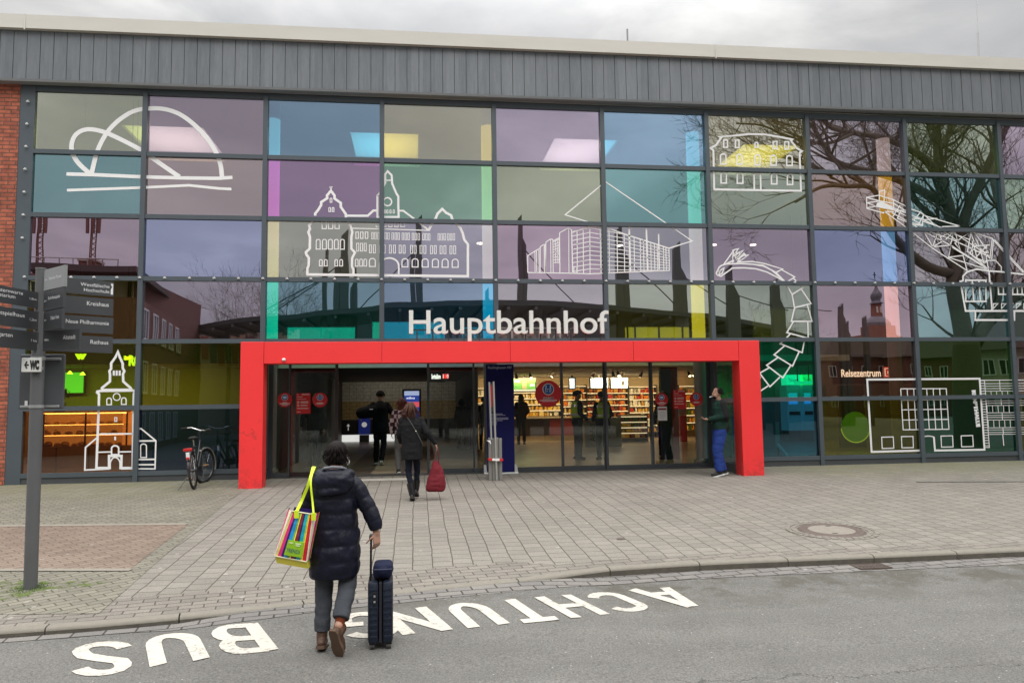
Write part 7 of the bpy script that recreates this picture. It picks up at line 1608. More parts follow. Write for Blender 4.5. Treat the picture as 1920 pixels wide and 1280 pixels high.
# ---- bicycle leaning beside the portal
rg = gnd(364, 917); fgp = gnd(388, 902)
dxy = Vector((fgp.x-rg.x, fgp.y-rg.y, 0)); ang_b = math.atan2(dxy.x, dxy.y)
ang_b = min(0.30, ang_b)
bk = thing('bicycle', 'black city bicycle with red rear light parked on its stand before the dark blue pane', 'bicycle', (rg.x, rg.y, hz(rg.y)), -ang_b)
bk.rotation_euler = (0, R(-5), -ang_b)
TYRE = M('tyre_black', (0.015, 0.015, 0.015), 0.8); RIM = M('rim_dark', (0.10, 0.10, 0.10), 0.3, 0.8, var=0); BBL = M('bike_black', (0.02, 0.022, 0.026), 0.3, coat=0.4); CHR = M('bike_chrome', (0.55, 0.55, 0.55), 0.2, 0.9, var=0)
WR = 0.345
def wheel(parent, mt):
    def tor(r, tr, n=40, m=8):
        mb = MB(); rs = []
        for i in range(n):
            a_ = 2*math.pi*i/n; c0 = Vector((0, r*math.cos(a_), r*math.sin(a_))); e1 = c0.normalized()
            rs.append([c0+e1*tr*math.cos(2*math.pi*k/m)+Vector((1, 0, 0))*tr*math.sin(2*math.pi*k/m) for k in range(m)])
        vs = [p for q in rs for p in q]; mb.add(vs, [(i*m+k, i*m+(k+1) % m, ((i+1) % n)*m+(k+1) % m, ((i+1) % n)*m+k) for i in range(n) for k in range(m)]); return mb
    w_ = obj('wheel', MB().tube([(-0.05, 0, 0), (0.05, 0, 0)], 0.022, 12).xf(mt), M('rim_dark', 0, 0), parent, True)
    obj('tyre', tor(WR-0.02, 0.021).xf(mt), TYRE, w_, True); obj('rim', tor(WR-0.048, 0.012).xf(mt), RIM, w_, True)
    mb = MB()
    for k in range(24):
        a_ = 2*math.pi*k/24; b_ = a_+(0.35 if k % 2 else -0.35); s_ = 0.03 if k % 4 < 2 else -0.03
        mb.tube([(s_, 0.022*math.cos(b_), 0.022*math.sin(b_)), (0, (WR-0.06)*math.cos(a_), (WR-0.06)*math.sin(a_))], 0.0016, 4)
    obj('spokes', mb.xf(mt), CHR, w_); return w_
WB = 1.08
m_r = Matrix.Translation((0, 0, WR)); HP = Vector((0, WB-0.12, 0.62)); m_f = Matrix.Translation((0, WB, WR)) 
ST = Matrix.Translation(HP) @ Matrix.Rotation(R(-24), 4, Vector((0, -0.33, 1)).normalized()) @ Matrix.Translation(-HP)
wheel(bk, m_r); wheel(bk, ST @ m_f)
fr_ = MB()
BBk = (0, 0.46, 0.29); SEAT = (0, 0.28, 0.78); HT = (0, WB-0.20, 0.86); HB_ = (0, WB-0.13, 0.66)
fr_.tube([BBk, SEAT], 0.017, 10); fr_.tube([BBk, HB_], 0.022, 10); fr_.tube([(0, 0.40, 0.42), HT], 0.016, 10); fr_.tube([HT, HB_], 0.022, 10)
for s_ in (-1, 1): fr_.tube([(s_*0.06, 0, WR), (s_*0.05, 0.2, 0.31), BBk], 0.011, 8); fr_.tube([(s_*0.06, 0, WR), (0, 0.30, 0.72)], 0.009, 8)
obj('frame', fr_, BBL, bk, True)
fk = MB(); fk.tube([HB_, (0, WB-0.10, 0.58)], 0.02, 10)
for s_ in (-1, 1): fk.tube([(0, WB-0.12, 0.62), (s_*0.055, WB-0.07, 0.56), (s_*0.06, WB, WR)], 0.013, 8)
obj('fork', fk.xf(ST), BBL, bk, True)
hbm = MB(); hbm.tube([HT, (0, WB-0.24, 1.02)], 0.013, 10); hbm.tube([(0, WB-0.24, 1.02), (0, WB-0.14, 1.05)], 0.014, 8)
o = obj('handlebar', MB().tube([(-0.30, WB-0.36, 1.08), (-0.20, WB-0.22, 1.10), (-0.06, WB-0.14, 1.05), (0.06, WB-0.14, 1.05), (0.20, WB-0.22, 1.10), (0.30, WB-0.36, 1.08)], 0.0125, 8).xf(ST), CHR, bk, True); obj('stem', hbm.xf(ST), BBL, o, True)
for s_ in (-1, 1): obj('grip', MB().tube([(s_*0.31, WB-0.375, 1.08), (s_*0.245, WB-0.285, 1.09)], 0.017, 8).xf(ST), TYRE, o, True)
obj('saddle', MB().ell((0, 0.22, 0.93), 0.085, 0.10, 0.035, 14).ell((0, 0.36, 0.935), 0.03, 0.12, 0.025, 12), TYRE, bk, True); obj('seat_post', MB().tube([SEAT, (0, 0.25, 0.90)], 0.013, 8), CHR, bk, True)
def guard(mt, a0, a1, name, mat):
    mb = MB(); rs = []
    for i in range(15):
        a_ = R(a0+(a1-a0)*i/14); r = WR+0.022; c0 = Vector((0, r*math.cos(a_), r*math.sin(a_))); e = c0.normalized()
        rs.append([c0+Vector((x, 0, 0))+e*z for x, z in ((-0.03, -0.012), (-0.02, 0.004), (0.02, 0.004), (0.03, -0.012), (0.018, -0.001), (-0.018, -0.001))])
    mb.rings(rs); obj(name, mb.xf(mt), mat, bk, True)
GRD = M('guard_silver', (0.6, 0.6, 0.58), 0.25, 0.7, var=0)
guard(m_r, 60, 195, 'mudguard', BBL); guard(ST @ m_f, -15, 125, 'mudguard', GRD)
obj('carrier', MB().tube([(-0.06, -0.28, 0.76), (-0.06, 0.22, 0.77), (0.06, 0.22, 0.77), (0.06, -0.28, 0.76), (-0.06, -0.28, 0.76)], 0.006, 6).tube([(-0.06, -0.2, 0.76), (-0.07, 0, WR)], 0.005, 6).tube([(0.06, -0.2, 0.76), (0.07, 0, WR)], 0.005, 6), BBL, bk, True)
obj('rear_light', MB().bbox(-0.075, 0.075, -0.34, -0.28, 0.71, 0.765, 0.012), M('light_red', (0.5, 0.015, 0.015), 0.25, var=0, coat=0.5), bk, True)
obj('plate', MB().bbox(-0.03, 0.03, -0.352, -0.335, 0.56, 0.69, 0.004), M('plate_white', (0.75, 0.78, 0.75), 0.4, var=0), bk); obj('reflector', MB().ell((0, -0.357, 0.585), 0.03, 0.012, 0.03, 12), M('light_red', 0, 0), bk, True)
obj('kickstand', MB().tube([(-0.07, 0.10, 0.30), (-0.27, -0.10, 0.0)], 0.009, 6), BBL, bk, True)
cr2 = obj('crank', MB().tube([(-0.07, 0.46, 0.29), (0.07, 0.46, 0.29)], 0.014, 10).tube([(0.07, 0.46, 0.29), (0.08, 0.58, 0.39)], 0.011, 6).tube([(-0.07, 0.46, 0.29), (-0.08, 0.34, 0.19)], 0.011, 6).tube([(0.055, 0.46, 0.29), (0.060, 0.46, 0.29)], 0.09, 24), BBL, bk, True)
obj('pedal', MB().bbox(0.085, 0.18, 0.55, 0.62, 0.38, 0.40, 0.004), M('pedal_amber', (0.35, 0.2, 0.08), 0.4), cr2); obj('pedal', MB().bbox(-0.18, -0.085, 0.30, 0.37, 0.18, 0.20, 0.004), M('pedal_amber', 0, 0), cr2)
obj('chain_guard', MB().bbox(0.062, 0.075, 0.02, 0.55, 0.24, 0.40, 0.005), BBL, bk)
# ================================================================== PEOPLE
SKIN = M('skin', (0.40, 0.22, 0.155), 0.55, var=0.06, vscale=20); SKIN_D = M('skin_tan', (0.40, 0.22, 0.15), 0.55, var=0.06, vscale=20)
def cloth(name, col, rough=0.85, bump=0.35, bs=90, var=0.1, **k): return M(name, tuple(c*0.8 for c in col), rough, var=var, vscale=9, bump=bump, bscale=bs, spec=0.18, **k)
def vlerp(a, b_, t_): return Vector(a).lerp(Vector(b_), t_)
def hand(mb, w, d, side, nrm, curl=0.5, sc_=1.0, r=0.0085):
    # w wrist, d pointing direction, nrm palm normal, side: direction of the thumb
    w = Vector(w); d = Vector(d).normalized(); nrm = Vector(nrm); nrm = (nrm-d*nrm.dot(d)).normalized(); s_ = d.cross(nrm).normalized()
    if s_.dot(Vector(side)) < 0: s_ = -s_
    L_ = 0.085*sc_
    for k in (-1, 0, 1): mb.cap(w+s_*k*0.020*sc_, w+d*L_+s_*k*0.024*sc_, 0.015*sc_, 0.0135*sc_, n=8)
    for k, ln in enumerate((0.070, 0.078, 0.073, 0.058)):
        off = (1.5-k)*0.0185*sc_; p = w+d*L_+s_*off; dd = Vector(d); seg = ln*sc_/3*1.1
        for q in range(3):
            dd = (dd+nrm*curl*(0.55+0.15*q+0.05*k)).normalized(); p2 = p+dd*seg; mb.cap(p, p2, r*sc_*(1-0.08*q), r*sc_*(0.94-0.08*q), n=8); p = p2
    p = w+d*0.025*sc_+s_*0.028*sc_; dd = (d*0.55+s_*0.8+nrm*0.25).normalized()
    for q in range(3):
        p2 = p+dd*0.028*sc_; mb.cap(p, p2, 0.011*sc_*(1-0.1*q), 0.010*sc_*(1-0.1*q), n=8); p = p2; dd = (dd+d*0.35+nrm*curl*0.45).normalized()
def head_shape(mb, c, f, sc_=1.0, up=(0, 0, 1)):
    # c centre of skull, f facing direction
    c = Vector(c); f = Vector(f).normalized(); u = Vector(up).normalized(); f = (f-u*f.dot(u)).normalized(); s_ = f.cross(u); rot = Matrix((s_, f, u)).transposed()
    E = lambda o, rx, ry, rz: mb.ell(c+rot @ Vector(o)*sc_, rx*sc_, ry*sc_, rz*sc_, 16, rot=rot)
    E((0, -0.008, 0.018), 0.074, 0.092, 0.092); E((0, 0.022, -0.045), 0.058, 0.065, 0.070); E((0, 0.052, -0.088), 0.028, 0.026, 0.024)
    E((0, 0.096, -0.030), 0.013, 0.017, 0.016); E((0, 0.088, -0.010), 0.010, 0.014, 0.024); E((0, 0.083, -0.063), 0.024, 0.010, 0.009)
    E((0, 0.080, 0.012), 0.045, 0.012, 0.010)
    for q in (-1, 1): E((q*0.075, -0.004, -0.022), 0.010, 0.020, 0.032); E((q*0.036, 0.068, -0.035), 0.022, 0.018, 0.022)
    return rot
def loft_torso(mb, rings_, n=28):
    # rings: (x, y, z, rx, ry[, tilt])
    rs = []
    for rg_ in rings_:
        x, y, z, rx, ry = rg_[:5]; rs.append([Vector((x+rx*math.copysign(abs(math.cos(a_))**0.85, math.cos(a_)), y+ry*math.copysign(abs(math.sin(a_))**0.85, math.sin(a_)), z)) for a_ in [2*math.pi*i/n for i in range(n)]])
    mb.rings(rs)
def part_org(name, mb, vox, mat, parent, it=3, label=None, fac=0.5, wr_=0):
    o = obj(name, organic(mb, vox, it, fac), mat, parent, 'all')
    if name in ('jacket', 'trousers', 'pouch') or wr_:
        me = o.data; am_ = wr_ or 0.007; ns = [Vector(v.normal) for v in me.vertices]
        for v, n_q in zip(me.vertices, ns):
            c_ = v.co; v.co = c_+n_q*am_*(noise.noise(Vector((c_.x*7+3, c_.y*7, c_.z*13)))+0.7*noise.noise(Vector((c_.x*16+c_.z*5, c_.y*16, c_.z*24+7))))
    if label: o['label'] = label
    return o
def shoe(parent, an, to, mat, sole, vox=0.009, high=0.0, name='shoe'):
    an, to = Vector(an), Vector(to); d = (to-an); L_ = d.length; d.normalize(); s_ = d.cross(Vector((0, 0, 1)))
    if s_.length < 0.2: s_ = Vector((1, 0, 0))
    s_.normalize(); u = s_.cross(d); heel = an-u*0.02-d*0.035
    mb = MB(); mb.cap(heel-u*0.015, an+d*0.07-u*0.02, 0.036, 0.042, n=12); mb.cap(an+d*0.07-u*0.022, to-d*0.03-u*0.018, 0.044, 0.034, n=12); mb.cap(an-u*0.02, an+u*(0.04+high), 0.043, 0.045+high*0.05, n=12)
    o = part_org(name, mb, vox, mat, parent, 2)
    rs = []
    P = [(-0.078, 0.026), (-0.05, 0.038), (0.03, 0.036), (0.09, 0.048), (L_*0.85, 0.044), (L_+0.01, 0.022)]
    top = [an+d*a_+s_*w_ for a_, w_ in P]+[an+d*a_-s_*w_ for a_, w_ in reversed(P)]
    mb = MB().prism([p-u*0.052 for p in top], tuple(-u*0.026)); obj('sole', mb, sole, o)
    return o
def hair_cap(mb, c, rot, sc_, back=0.0, fringe=True):
    E = lambda o, rx, ry, rz: mb.ell(Vector(c)+rot @ Vector(o)*sc_, rx*sc_, ry*sc_, rz*sc_, 16, rot=rot)
    E((0, -0.020, 0.035), 0.083, 0.094, 0.090)
def strands(mb, c, rot, r0, n, ln, rr=0.004, spread=1.0, seed=1, zmin=-0.6, fwd=-0.2):
    q = random.Random(seed)
    for k in range(n):
        a_ = q.uniform(0, 6.28); zz_ = q.uniform(zmin, 1.0); rxy = math.sqrt(max(0, 1-zz_*zz_)); o = Vector((rxy*math.cos(a_), rxy*math.sin(a_), zz_))
        if o.y > 0.35 and zz_ < 0.45: continue
        p0 = Vector(c)+rot @ Vector((o.x*r0[0], o.y*r0[1], o.z*r0[2])); d = rot @ Vector((o.x*0.5, o.y*0.4-0.3*(0.5 if o.y < 0 else 1), -0.8))
        d = d.normalized(); L_ = ln*q.uniform(0.6, 1.15); p1 = p0+d*L_*0.5+(rot @ o)*0.008; p2 = p0+Vector((0, 0, -1))*L_*0.85+(rot @ o)*0.004+Vector((q.uniform(-1, 1), q.uniform(-1, 1), 0))*0.01*spread
        mb.tube([p0, p1, p2], [rr, rr*0.9, rr*0.3], 5)
BLK = cloth('cloth_black', (0.010, 0.010, 0.012)); SOLE = M('sole_dark', (0.03, 0.025, 0.02), 0.8); SOLEW = M('sole_white', (0.7, 0.7, 0.68), 0.6, var=0)
SHOE_B = M('shoe_black', (0.012, 0.012, 0.012), 0.5, var=0.1)

# ---------------- woman in the long quilted coat, seen from behind
g0 = gnd(626, 1216, road=True); WX, WY = g0.x, g0.y; WZ = hz(WY)-kerb_h(WX)
wm = thing('person', 'dark haired person in a long navy quilted coat walking away with a suitcase', 'person', (WX, WY, WZ), -0.02); wm.scale = (0.935, 0.935, 0.935)
K = 1.0
# body: head, neck, hidden torso, hands, shins in socks
mb = MB(); HC = Vector((0.015, 0.05, 1.535)); rot = head_shape(mb, HC, (0.12, 1, -0.05), 0.98)
mb.cap((0.005, 0.0, 1.38), (0.012, 0.03, 1.48), 0.055, 0.05); mb.cap((0, 0, 0.92), (0, 0, 1.30), 0.11, 0.12, 1.1, 0.8)
for s_, kn, an in ((-1, (-0.085, 0.06, 0.50), (-0.095, 0.02, 0.10)), (1, (0.10, 0.03, 0.52), (0.06, -0.19, 0.23))):
    mb.cap((s_*0.08, 0, 0.90), kn, 0.075, 0.05); mb.cap(kn, an, 0.045, 0.034)
mb.cap((0.15, 0, 1.30), (0.27, -0.01, 1.09), 0.045, 0.038); mb.cap((0.27, -0.01, 1.09), (0.335, -0.03, 0.90), 0.036, 0.024); mb.cap((-0.15, 0, 1.30), (-0.22, -0.01, 1.06), 0.045, 0.038); mb.cap((-0.22, -0.01, 1.06), (-0.30, 0.10, 0.92), 0.036, 0.024)
hand(mb, (0.335, -0.03, 0.905), (0.05, -0.05, -1), (-1, 0.3, 0), (-0.6, 0.9, 0), 0.85, 0.95); hand(mb, (-0.30, 0.10, 0.92), (-0.2, 0.3, -1), (1, 0.2, 0), (0.8, 0.2, 0), 0.6, 0.95)
part_org('body', mb, 0.0075, SKIN, wm, 2)
# hair
HAIR = M('hair_dark', (0.008, 0.005, 0.0045), 0.55, spec=0.15, var=0.35, vscale=30, stretch=(3, 3, 0.5), bump=0.6, bscale=80)
mb = MB(); E2 = lambda o, rx, ry, rz: mb.ell(HC+rot @ Vector(o), rx, ry, rz, 18, rot=rot)
E2((0, -0.022, 0.026), 0.084, 0.090, 0.086); E2((0, -0.045, -0.030), 0.078, 0.058, 0.074); E2((-0.050, -0.02, -0.055), 0.032, 0.052, 0.060); E2((0.050, -0.022, -0.040), 0.030, 0.048, 0.050)
hr = part_org('hair', mb, 0.009, HAIR, wm, 3); mb = MB(); strands(mb, HC+rot @ Vector((0, -0.025, 0.02)), rot, (0.079, 0.085, 0.085), 200, 0.10, 0.003, 1.0, 4, -0.55); obj('hair_strands', mb, HAIR, hr, 'all')
mb = MB(); mb.ell(HC+rot @ Vector((0.072, 0.045, -0.060)), 0.016, 0.035, 0.040, 12, rot=rot); mb.tube([HC+rot @ Vector((0.080, 0.03, -0.045)), HC+rot @ Vector((0.086, 0.0, -0.02)), HC+rot @ Vector((0.083, -0.012, -0.035))], 0.003, 6); obj('face_mask', mb, M('mask_white', (0.8, 0.8, 0.78), 0.7, var=0), wm, True)
# quilted coat: puffed channels between stitched seams
COAT = bpy.data.materials.new('navy_quilt'); COAT.use_nodes = True; t = COAT.node_tree; b = t.nodes['Principled BSDF']
tcn = N(t, 'ShaderNodeTexCoord'); n1 = NZ(7, 6, 0.6); rp = N(t, 'ShaderNodeValToRGB'); rp.color_ramp.elements[0].position = 0.3; rp.color_ramp.elements[0].color = (0.0020, 0.0028, 0.009, 1); rp.color_ramp.elements[1].position = 0.75; rp.color_ramp.elements[1].color = (0.0055, 0.007, 0.020, 1)
t.links.new(n1.outputs['Fac'], rp.inputs['Fac']); t.links.new(rp.outputs['Color'], b.inputs['Base Color']); b.inputs['Roughness'].default_value = 0.5; b.inputs['Specular IOR Level'].default_value = 0.28
mpc = N(t, 'ShaderNodeMapping'); mpc.inputs['Scale'].default_value = (1.6, 1.6, 0.8); t.links.new(tcn.outputs['Object'], mpc.inputs['Vector']); n2 = N(t, 'ShaderNodeTexNoise'); n2.inputs['Scale'].default_value = 24; n2.inputs['Detail'].default_value = 4; t.links.new(mpc.outputs[0], n2.inputs['Vector'])
bp = N(t, 'ShaderNodeBump'); bp.inputs['Strength'].default_value = 0.6; bp.inputs['Distance'].default_value = 0.010; t.links.new(n2.outputs['Fac'], bp.inputs['Height']); t.links.new(bp.outputs[0], b.inputs['Normal'])
prof = [(0.56, 0.190, 0.150), (0.70, 0.200, 0.158), (0.85, 0.195, 0.150), (0.95, 0.185, 0.140), (1.05, 0.178, 0.132), (1.18, 0.180, 0.130), (1.26, 0.182, 0.128), (1.32, 0.160, 0.118), (1.375, 0.12, 0.095), (1.42, 0.080, 0.075)]
def pr_(z):
    for (z0_, a0, b0), (z1_, a1, b1) in zip(prof[:-1], prof[1:]):
        if z <= z1_: k = (z-z0_)/(z1_-z0_); return a0+(a1-a0)*k, b0+(b1-b0)*k
    return prof[-1][1:]
seams = [0.56, 0.69, 0.82, 0.95, 1.07, 1.19, 1.31, 1.40]
rs = []; nseg = 44; z = 0.56; n_ = 64
for k in range(n_):
    z = 0.56+(1.42-0.56)*k/(n_-1); rx, ry = pr_(z)
    si = max(i for i, s_ in enumerate(seams) if z >= s_-1e-6); z0_ = seams[si]; z1_ = seams[min(si+1, len(seams)-1)] if si+1 < len(seams) else 1.46
    ph = (z-z0_)/max(1e-3, z1_-z0_); puff = 0.012*math.sqrt(max(0.0, math.sin(math.pi*min(1, ph))))-0.008
    ring = []
    for i in range(nseg):
        a_ = 2*math.pi*i/nseg; wv = noise.noise(Vector((math.cos(a_)*2.2, math.sin(a_)*2.2, z*9)))*0.012+noise.noise(Vector((math.cos(a_)*6, math.sin(a_)*6, z*16)))*0.007; wv *= 1.0 if ph > 0.12 and ph < 0.9 else 0.4
        q = 1+(puff+wv)/rx; ring.append(Vector((rx*q*math.copysign(abs(math.cos(a_))**0.88, math.cos(a_))+0.006*math.sin(z*9), ry*(1+(puff+wv)/ry)*math.copysign(abs(math.sin(a_))**0.88, math.sin(a_))+0.01, z)))
    rs.append(ring)
mb = MB(); mb.rings(rs)
def sleeve(mb, pts, rads, segs, puff=0.006):
    P = sp3([Vector(p) for p in pts], 8); n = len(P); rr2 = []
    for i in range(n):
        t_ = i/(n-1)*(len(rads)-1); k = min(int(t_), len(rads)-2); r = rads[k]+(rads[k+1]-rads[k])*(t_-k)
        ph = (i/(n-1)*segs) % 1.0; rr2.append(r+puff*math.sqrt(max(0, math.sin(math.pi*ph)))-puff*0.5)
    mb.tube(P, rr2, 16)
sleeve(mb, [(0.115, 0.0, 1.315), (0.175, 0.0, 1.262), (0.225, -0.005, 1.17), (0.275, -0.015, 1.09), (0.315, -0.025, 1.00), (0.335, -0.03, 0.925)], [0.062, 0.070, 0.066, 0.064, 0.064, 0.046], 5)
sleeve(mb, [(-0.115, 0.0, 1.315), (-0.17, 0.0, 1.262), (-0.205, 0.0, 1.17), (-0.235, 0.01, 1.07), (-0.275, 0.06, 0.98), (-0.30, 0.10, 0.93)], [0.062, 0.070, 0.066, 0.062, 0.056, 0.046], 5)
ct = part_org('coat', mb, 0.0085, COAT, wm, 2, fac=0.45, wr_=0.003)
mb = MB(); mb.ell((0, -0.088, 1.325), 0.172, 0.082, 0.098, 20); mb.ell((-0.09, -0.045, 1.375), 0.080, 0.076, 0.052, 16); mb.ell((0.09, -0.045, 1.375), 0.080, 0.076, 0.052, 16); mb.ell((0.0, -0.115, 1.255), 0.125, 0.055, 0.050, 18)
hd = part_org('hood', mb, 0.0085, COAT, wm, 3, wr_=0.012); mb = MB(); mb.tube([(-0.105, -0.020, 1.405), (-0.07, -0.088, 1.432), (0.0, -0.108, 1.440), (0.07, -0.085, 1.432), (0.105, -0.020, 1.405)], 0.012, 8); obj('hood_trim', mb, M('trim_grey', (0.14, 0.15, 0.17), 0.6), hd, True)
# jeans
JEAN = cloth('jeans_grey', (0.075, 0.082, 0.095), 0.9, 0.5, 160, 0.22)
mb = MB(); mb.cap((0, 0, 0.84), (0, 0, 0.90), 0.12, 0.12, 1.1, 0.85)
mb.cap((-0.080, 0.01, 0.84), (-0.085, 0.05, 0.50), 0.094, 0.074); mb.tube([(-0.085, 0.05, 0.52), (-0.09, 0.04, 0.34), (-0.095, 0.02, 0.135)], [0.072, 0.066, 0.062], 18)
mb.cap((0.085, 0.0, 0.84), (0.105, 0.02, 0.52), 0.094, 0.076); mb.tube([(0.105, 0.02, 0.54), (0.09, -0.07, 0.40), (0.07, -0.165, 0.275)], [0.075, 0.070, 0.066], 18)
part_org('trousers', mb, 0.009, JEAN, wm, 2)
SOCK = cloth('sock_rust', (0.20, 0.045, 0.018)); mb = MB(); mb.tube([(-0.095, 0.015, 0.09), (-0.095, 0.02, 0.17)], 0.040, 14); obj('sock', mb, SOCK, wm, True); mb = MB(); mb.tube([(0.055, -0.19, 0.19), (0.072, -0.155, 0.29)], 0.040, 14); obj('sock', mb, SOCK, wm, True)
BOOT = M('boot_brown', (0.075, 0.036, 0.020), 0.5, var=0.25, vscale=18)
shoe(wm, (-0.095, 0.01, 0.085), (-0.10, 0.16, 0.05), BOOT, M('sole_brown', (0.10, 0.06, 0.035), 0.8), high=0.02); shoe(wm, (0.060, -0.195, 0.185), (0.088, -0.125, 0.035), BOOT, M('sole_brown', 0, 0), high=0.0)

# ---------------- suitcase beside her with a soft pouch on top
g0 = gnd(713, 1221, road=True); CX_, CY_ = g0.x, g0.y+0.02; CZ_ = hz(CY_)-kerb_h(CX_); pxm = FPX/((Vector((CX_, CY_, CZ_+0.3))-CAM).dot(F_))
cs = thing('suitcase', 'dark blue hard shell cabin suitcase on four wheels being pulled along', 'suitcase', (CX_, CY_, CZ_), 0.03)
cw = 47/pxm; chh = 126/pxm
CASE = M('case_shell', (0.010, 0.015, 0.028), 0.45, spec=0.3, var=0.15, vscale=30, bump=0.35, bscale=150)
hw = cw/2; cd_ = 0.34
def case_half(x0, x1):
    mb = MB(); mb.bbox(x0, x1, 0.0, cd_, 0.045, chh, 0.028)
    for k in range(9):
        z_ = 0.10+(chh-0.16)*k/8; mb.bbox(x0+0.012, x1-0.012, -0.0015, 0.001, z_-0.010, z_+0.010, 0.002)
    return mb
obj('shell_half', case_half(-hw, -0.012), CASE, cs, True); obj('shell_half', case_half(0.012, hw), CASE, cs, True)
obj('zip_band', MB().bbox(-0.0115, 0.0115, 0.008, cd_-0.008, 0.052, chh-0.008, 0.006), M('zip_black', (0.008, 0.008, 0.012), 0.7), cs)
lk = obj('lock', MB().bbox(-0.055, -0.030, -0.010, -0.0045, chh*0.66, chh*0.86, 0.003), M('lock_dark', (0.02, 0.02, 0.022), 0.3, 0.5), cs); obj('lock_button', MB().box(-0.050, -0.036, -0.013, -0.0105, chh*0.70, chh*0.73).box(-0.050, -0.036, -0.013, -0.0105, chh*0.78, chh*0.81), M('lock_steel', (0.5, 0.5, 0.5), 0.3, 0.8, var=0), lk)
for sx__ in (-1, 1):
    for yy in (0.045, cd_-0.045):
        w_ = obj('wheel', MB().tube([(sx__*(hw-0.032)-0.016, yy, 0.0235), (sx__*(hw-0.032)-0.003, yy, 0.0235)], 0.0225, 16).tube([(sx__*(hw-0.032)+0.003, yy, 0.0235), (sx__*(hw-0.032)+0.016, yy, 0.0235)], 0.0225, 16), M('wheel_grey', (0.06, 0.055, 0.05), 0.5), cs, True)
        obj('wheel_housing', MB().bbox(sx__*(hw-0.032)-0.022, sx__*(hw-0.032)+0.022, yy-0.022, yy+0.02, 0.036, 0.055, 0.004), M('lock_dark', 0, 0), w_)
zh = chh+0.0; hx = -hw+0.018
hn = Vector((at(697, 1004, CY_+0.14).x-CX_, 0.14, at(697, 1004, CY_+0.14).z-CZ_))
mb = MB(); mb.tube([(hx, 0.08, zh-0.02), (hn.x, 0.10, hn.z-0.02)], 0.0075, 8); mb.tube([(hx, 0.20, zh-0.02), (hn.x, 0.18, hn.z-0.02)], 0.0075, 8); hh_ = obj('pull_handle', mb, M('lock_dark', 0, 0), cs, True)
obj('grip', MB().bbox(hn.x-0.014, hn.x+0.014, 0.085, 0.195, hn.z-0.022, hn.z+0.008, 0.006), M('zip_black', 0, 0), hh_)
pw = 38/pxm; p0x = at(697, 1060, CY_).x-CX_
mb = MB(); mb.ell((p0x+pw/2+0.004, 0.14, chh+0.066), pw/2+0.004, 0.14, 0.062, 20); mb.bbox(p0x+0.004, p0x+pw, 0.03, 0.26, chh+0.012, chh+0.118, 0.03)
po = organic(mb, 0.008, 3); pm_ = obj('travel_pouch', po, cloth('pouch_navy', (0.012, 0.016, 0.045), 0.8), None, 'all', (CX_, CY_, CZ_)); tag(pm_, 'soft navy pouch strapped on top of the suitcase', 'pouch')
obj('seam', MB().tube([(p0x+0.004, 0.018, chh+0.085), (p0x+pw*0.5, -0.004, chh+0.088), (p0x+pw, 0.018, chh+0.085)], 0.004, 6), M('pouch_seam', (0.03, 0.035, 0.07), 0.6, var=0), pm_, True)

# ---------------- striped shopping bag hanging from her shoulder
zg_ = Zz(8.53, 8.53, 500, 920); YB_ = WY-0.19
TL, TR, BR, BL = [at(*zg_(p), YB_) for p in ((400, 318), (742, 372), (640, 1130), (128, 1036))]
bg_ = thing('shopping_bag', 'brightly striped shopping bag with green label reading TRENDS hanging from her left shoulder', 'bag', tuple((BL+BR)/2))
bands = [(0, 0.045, 'efe6c8'), (0.045, 0.085, 'e8d84a'), (0.085, 0.19, 'd8307e'), (0.19, 0.27, '2a1a66'), (0.27, 0.40, '1e8fc6'), (0.40, 0.46, '7aa63a'), (0.46, 0.49, 'f5e24a'), (0.49, 0.60, '7c2238'), (0.60, 0.66, '221a4e'), (0.66, 0.78, '17a0ae'), (0.78, 0.83, 'a8c23a'), (0.83, 0.86, 'f3d83c'), (0.86, 0.97, 'cc2030'), (0.97, 1.0, '2a1a5a')]
bmats = [M('stripe_'+h, hexc(h), 0.4, var=0.06) for _, _, h in bands]
nrow = 12; mb = MB()
def bagp(u, v, back=0.0):
    p = TL.lerp(TR, u).lerp(BL.lerp(BR, u), v); bul = 0.022*math.sin(math.pi*u)*math.sin(math.pi*min(1, v*0.9+0.05))+0.006*noise.noise(Vector((u*4, v*6, 1.0)))
    return p+Vector((0, -bul, 0)) if back == 0 else p+Vector((0.03*0, back, 0.0))
for k, (u0, u1, h) in enumerate(bands):
    for m in range(3):
        ua, ub = u0+(u1-u0)*m/3, u0+(u1-u0)*(m+1)/3
        for r_ in range(nrow):
            v0, v1 = r_/nrow, (r_+1)/nrow; mb.add([bagp(ua, v0), bagp(ub, v0), bagp(ub, v1), bagp(ua, v1)], [(0, 1, 2, 3)], k)
wpart('front_panel', mb, bmats, bg_, 'all')
DEP = 0.13; gus = [(1.0, 0.0, 0), (0.62, 0.18, 6), (0.30, 0.0, 11)]
cols_g = [bmats[0], bmats[2], bmats[6], M('stripe_pale', (0.6, 0.62, 0.55), 0.4, var=0)]
def gusset(P0, P1, sgn):
    mb = MB(); n = 8; m = 8
    for r_ in range(n):
        for c__ in range(m):
            def q(vv, cc): 
                p = P0.lerp(P1, vv); f_ = math.sin(math.pi*cc)*0.035*(1-vv*0.4); return p+Vector((sgn*(0.03*cc+f_*0.6)*(1-vv*0.6), DEP*cc, 0.012*cc))
            mb.add([q(r_/n, c__/m), q(r_/n, (c__+1)/m), q((r_+1)/n, (c__+1)/m), q((r_+1)/n, c__/m)], [(0, 1, 2, 3)], c__//2)
    return mb
wpart('side_panel', gusset(TR, BR, 1), cols_g, bg_, 'all'); wpart('side_panel', gusset(TL, BL, -1), cols_g, bg_, 'all')
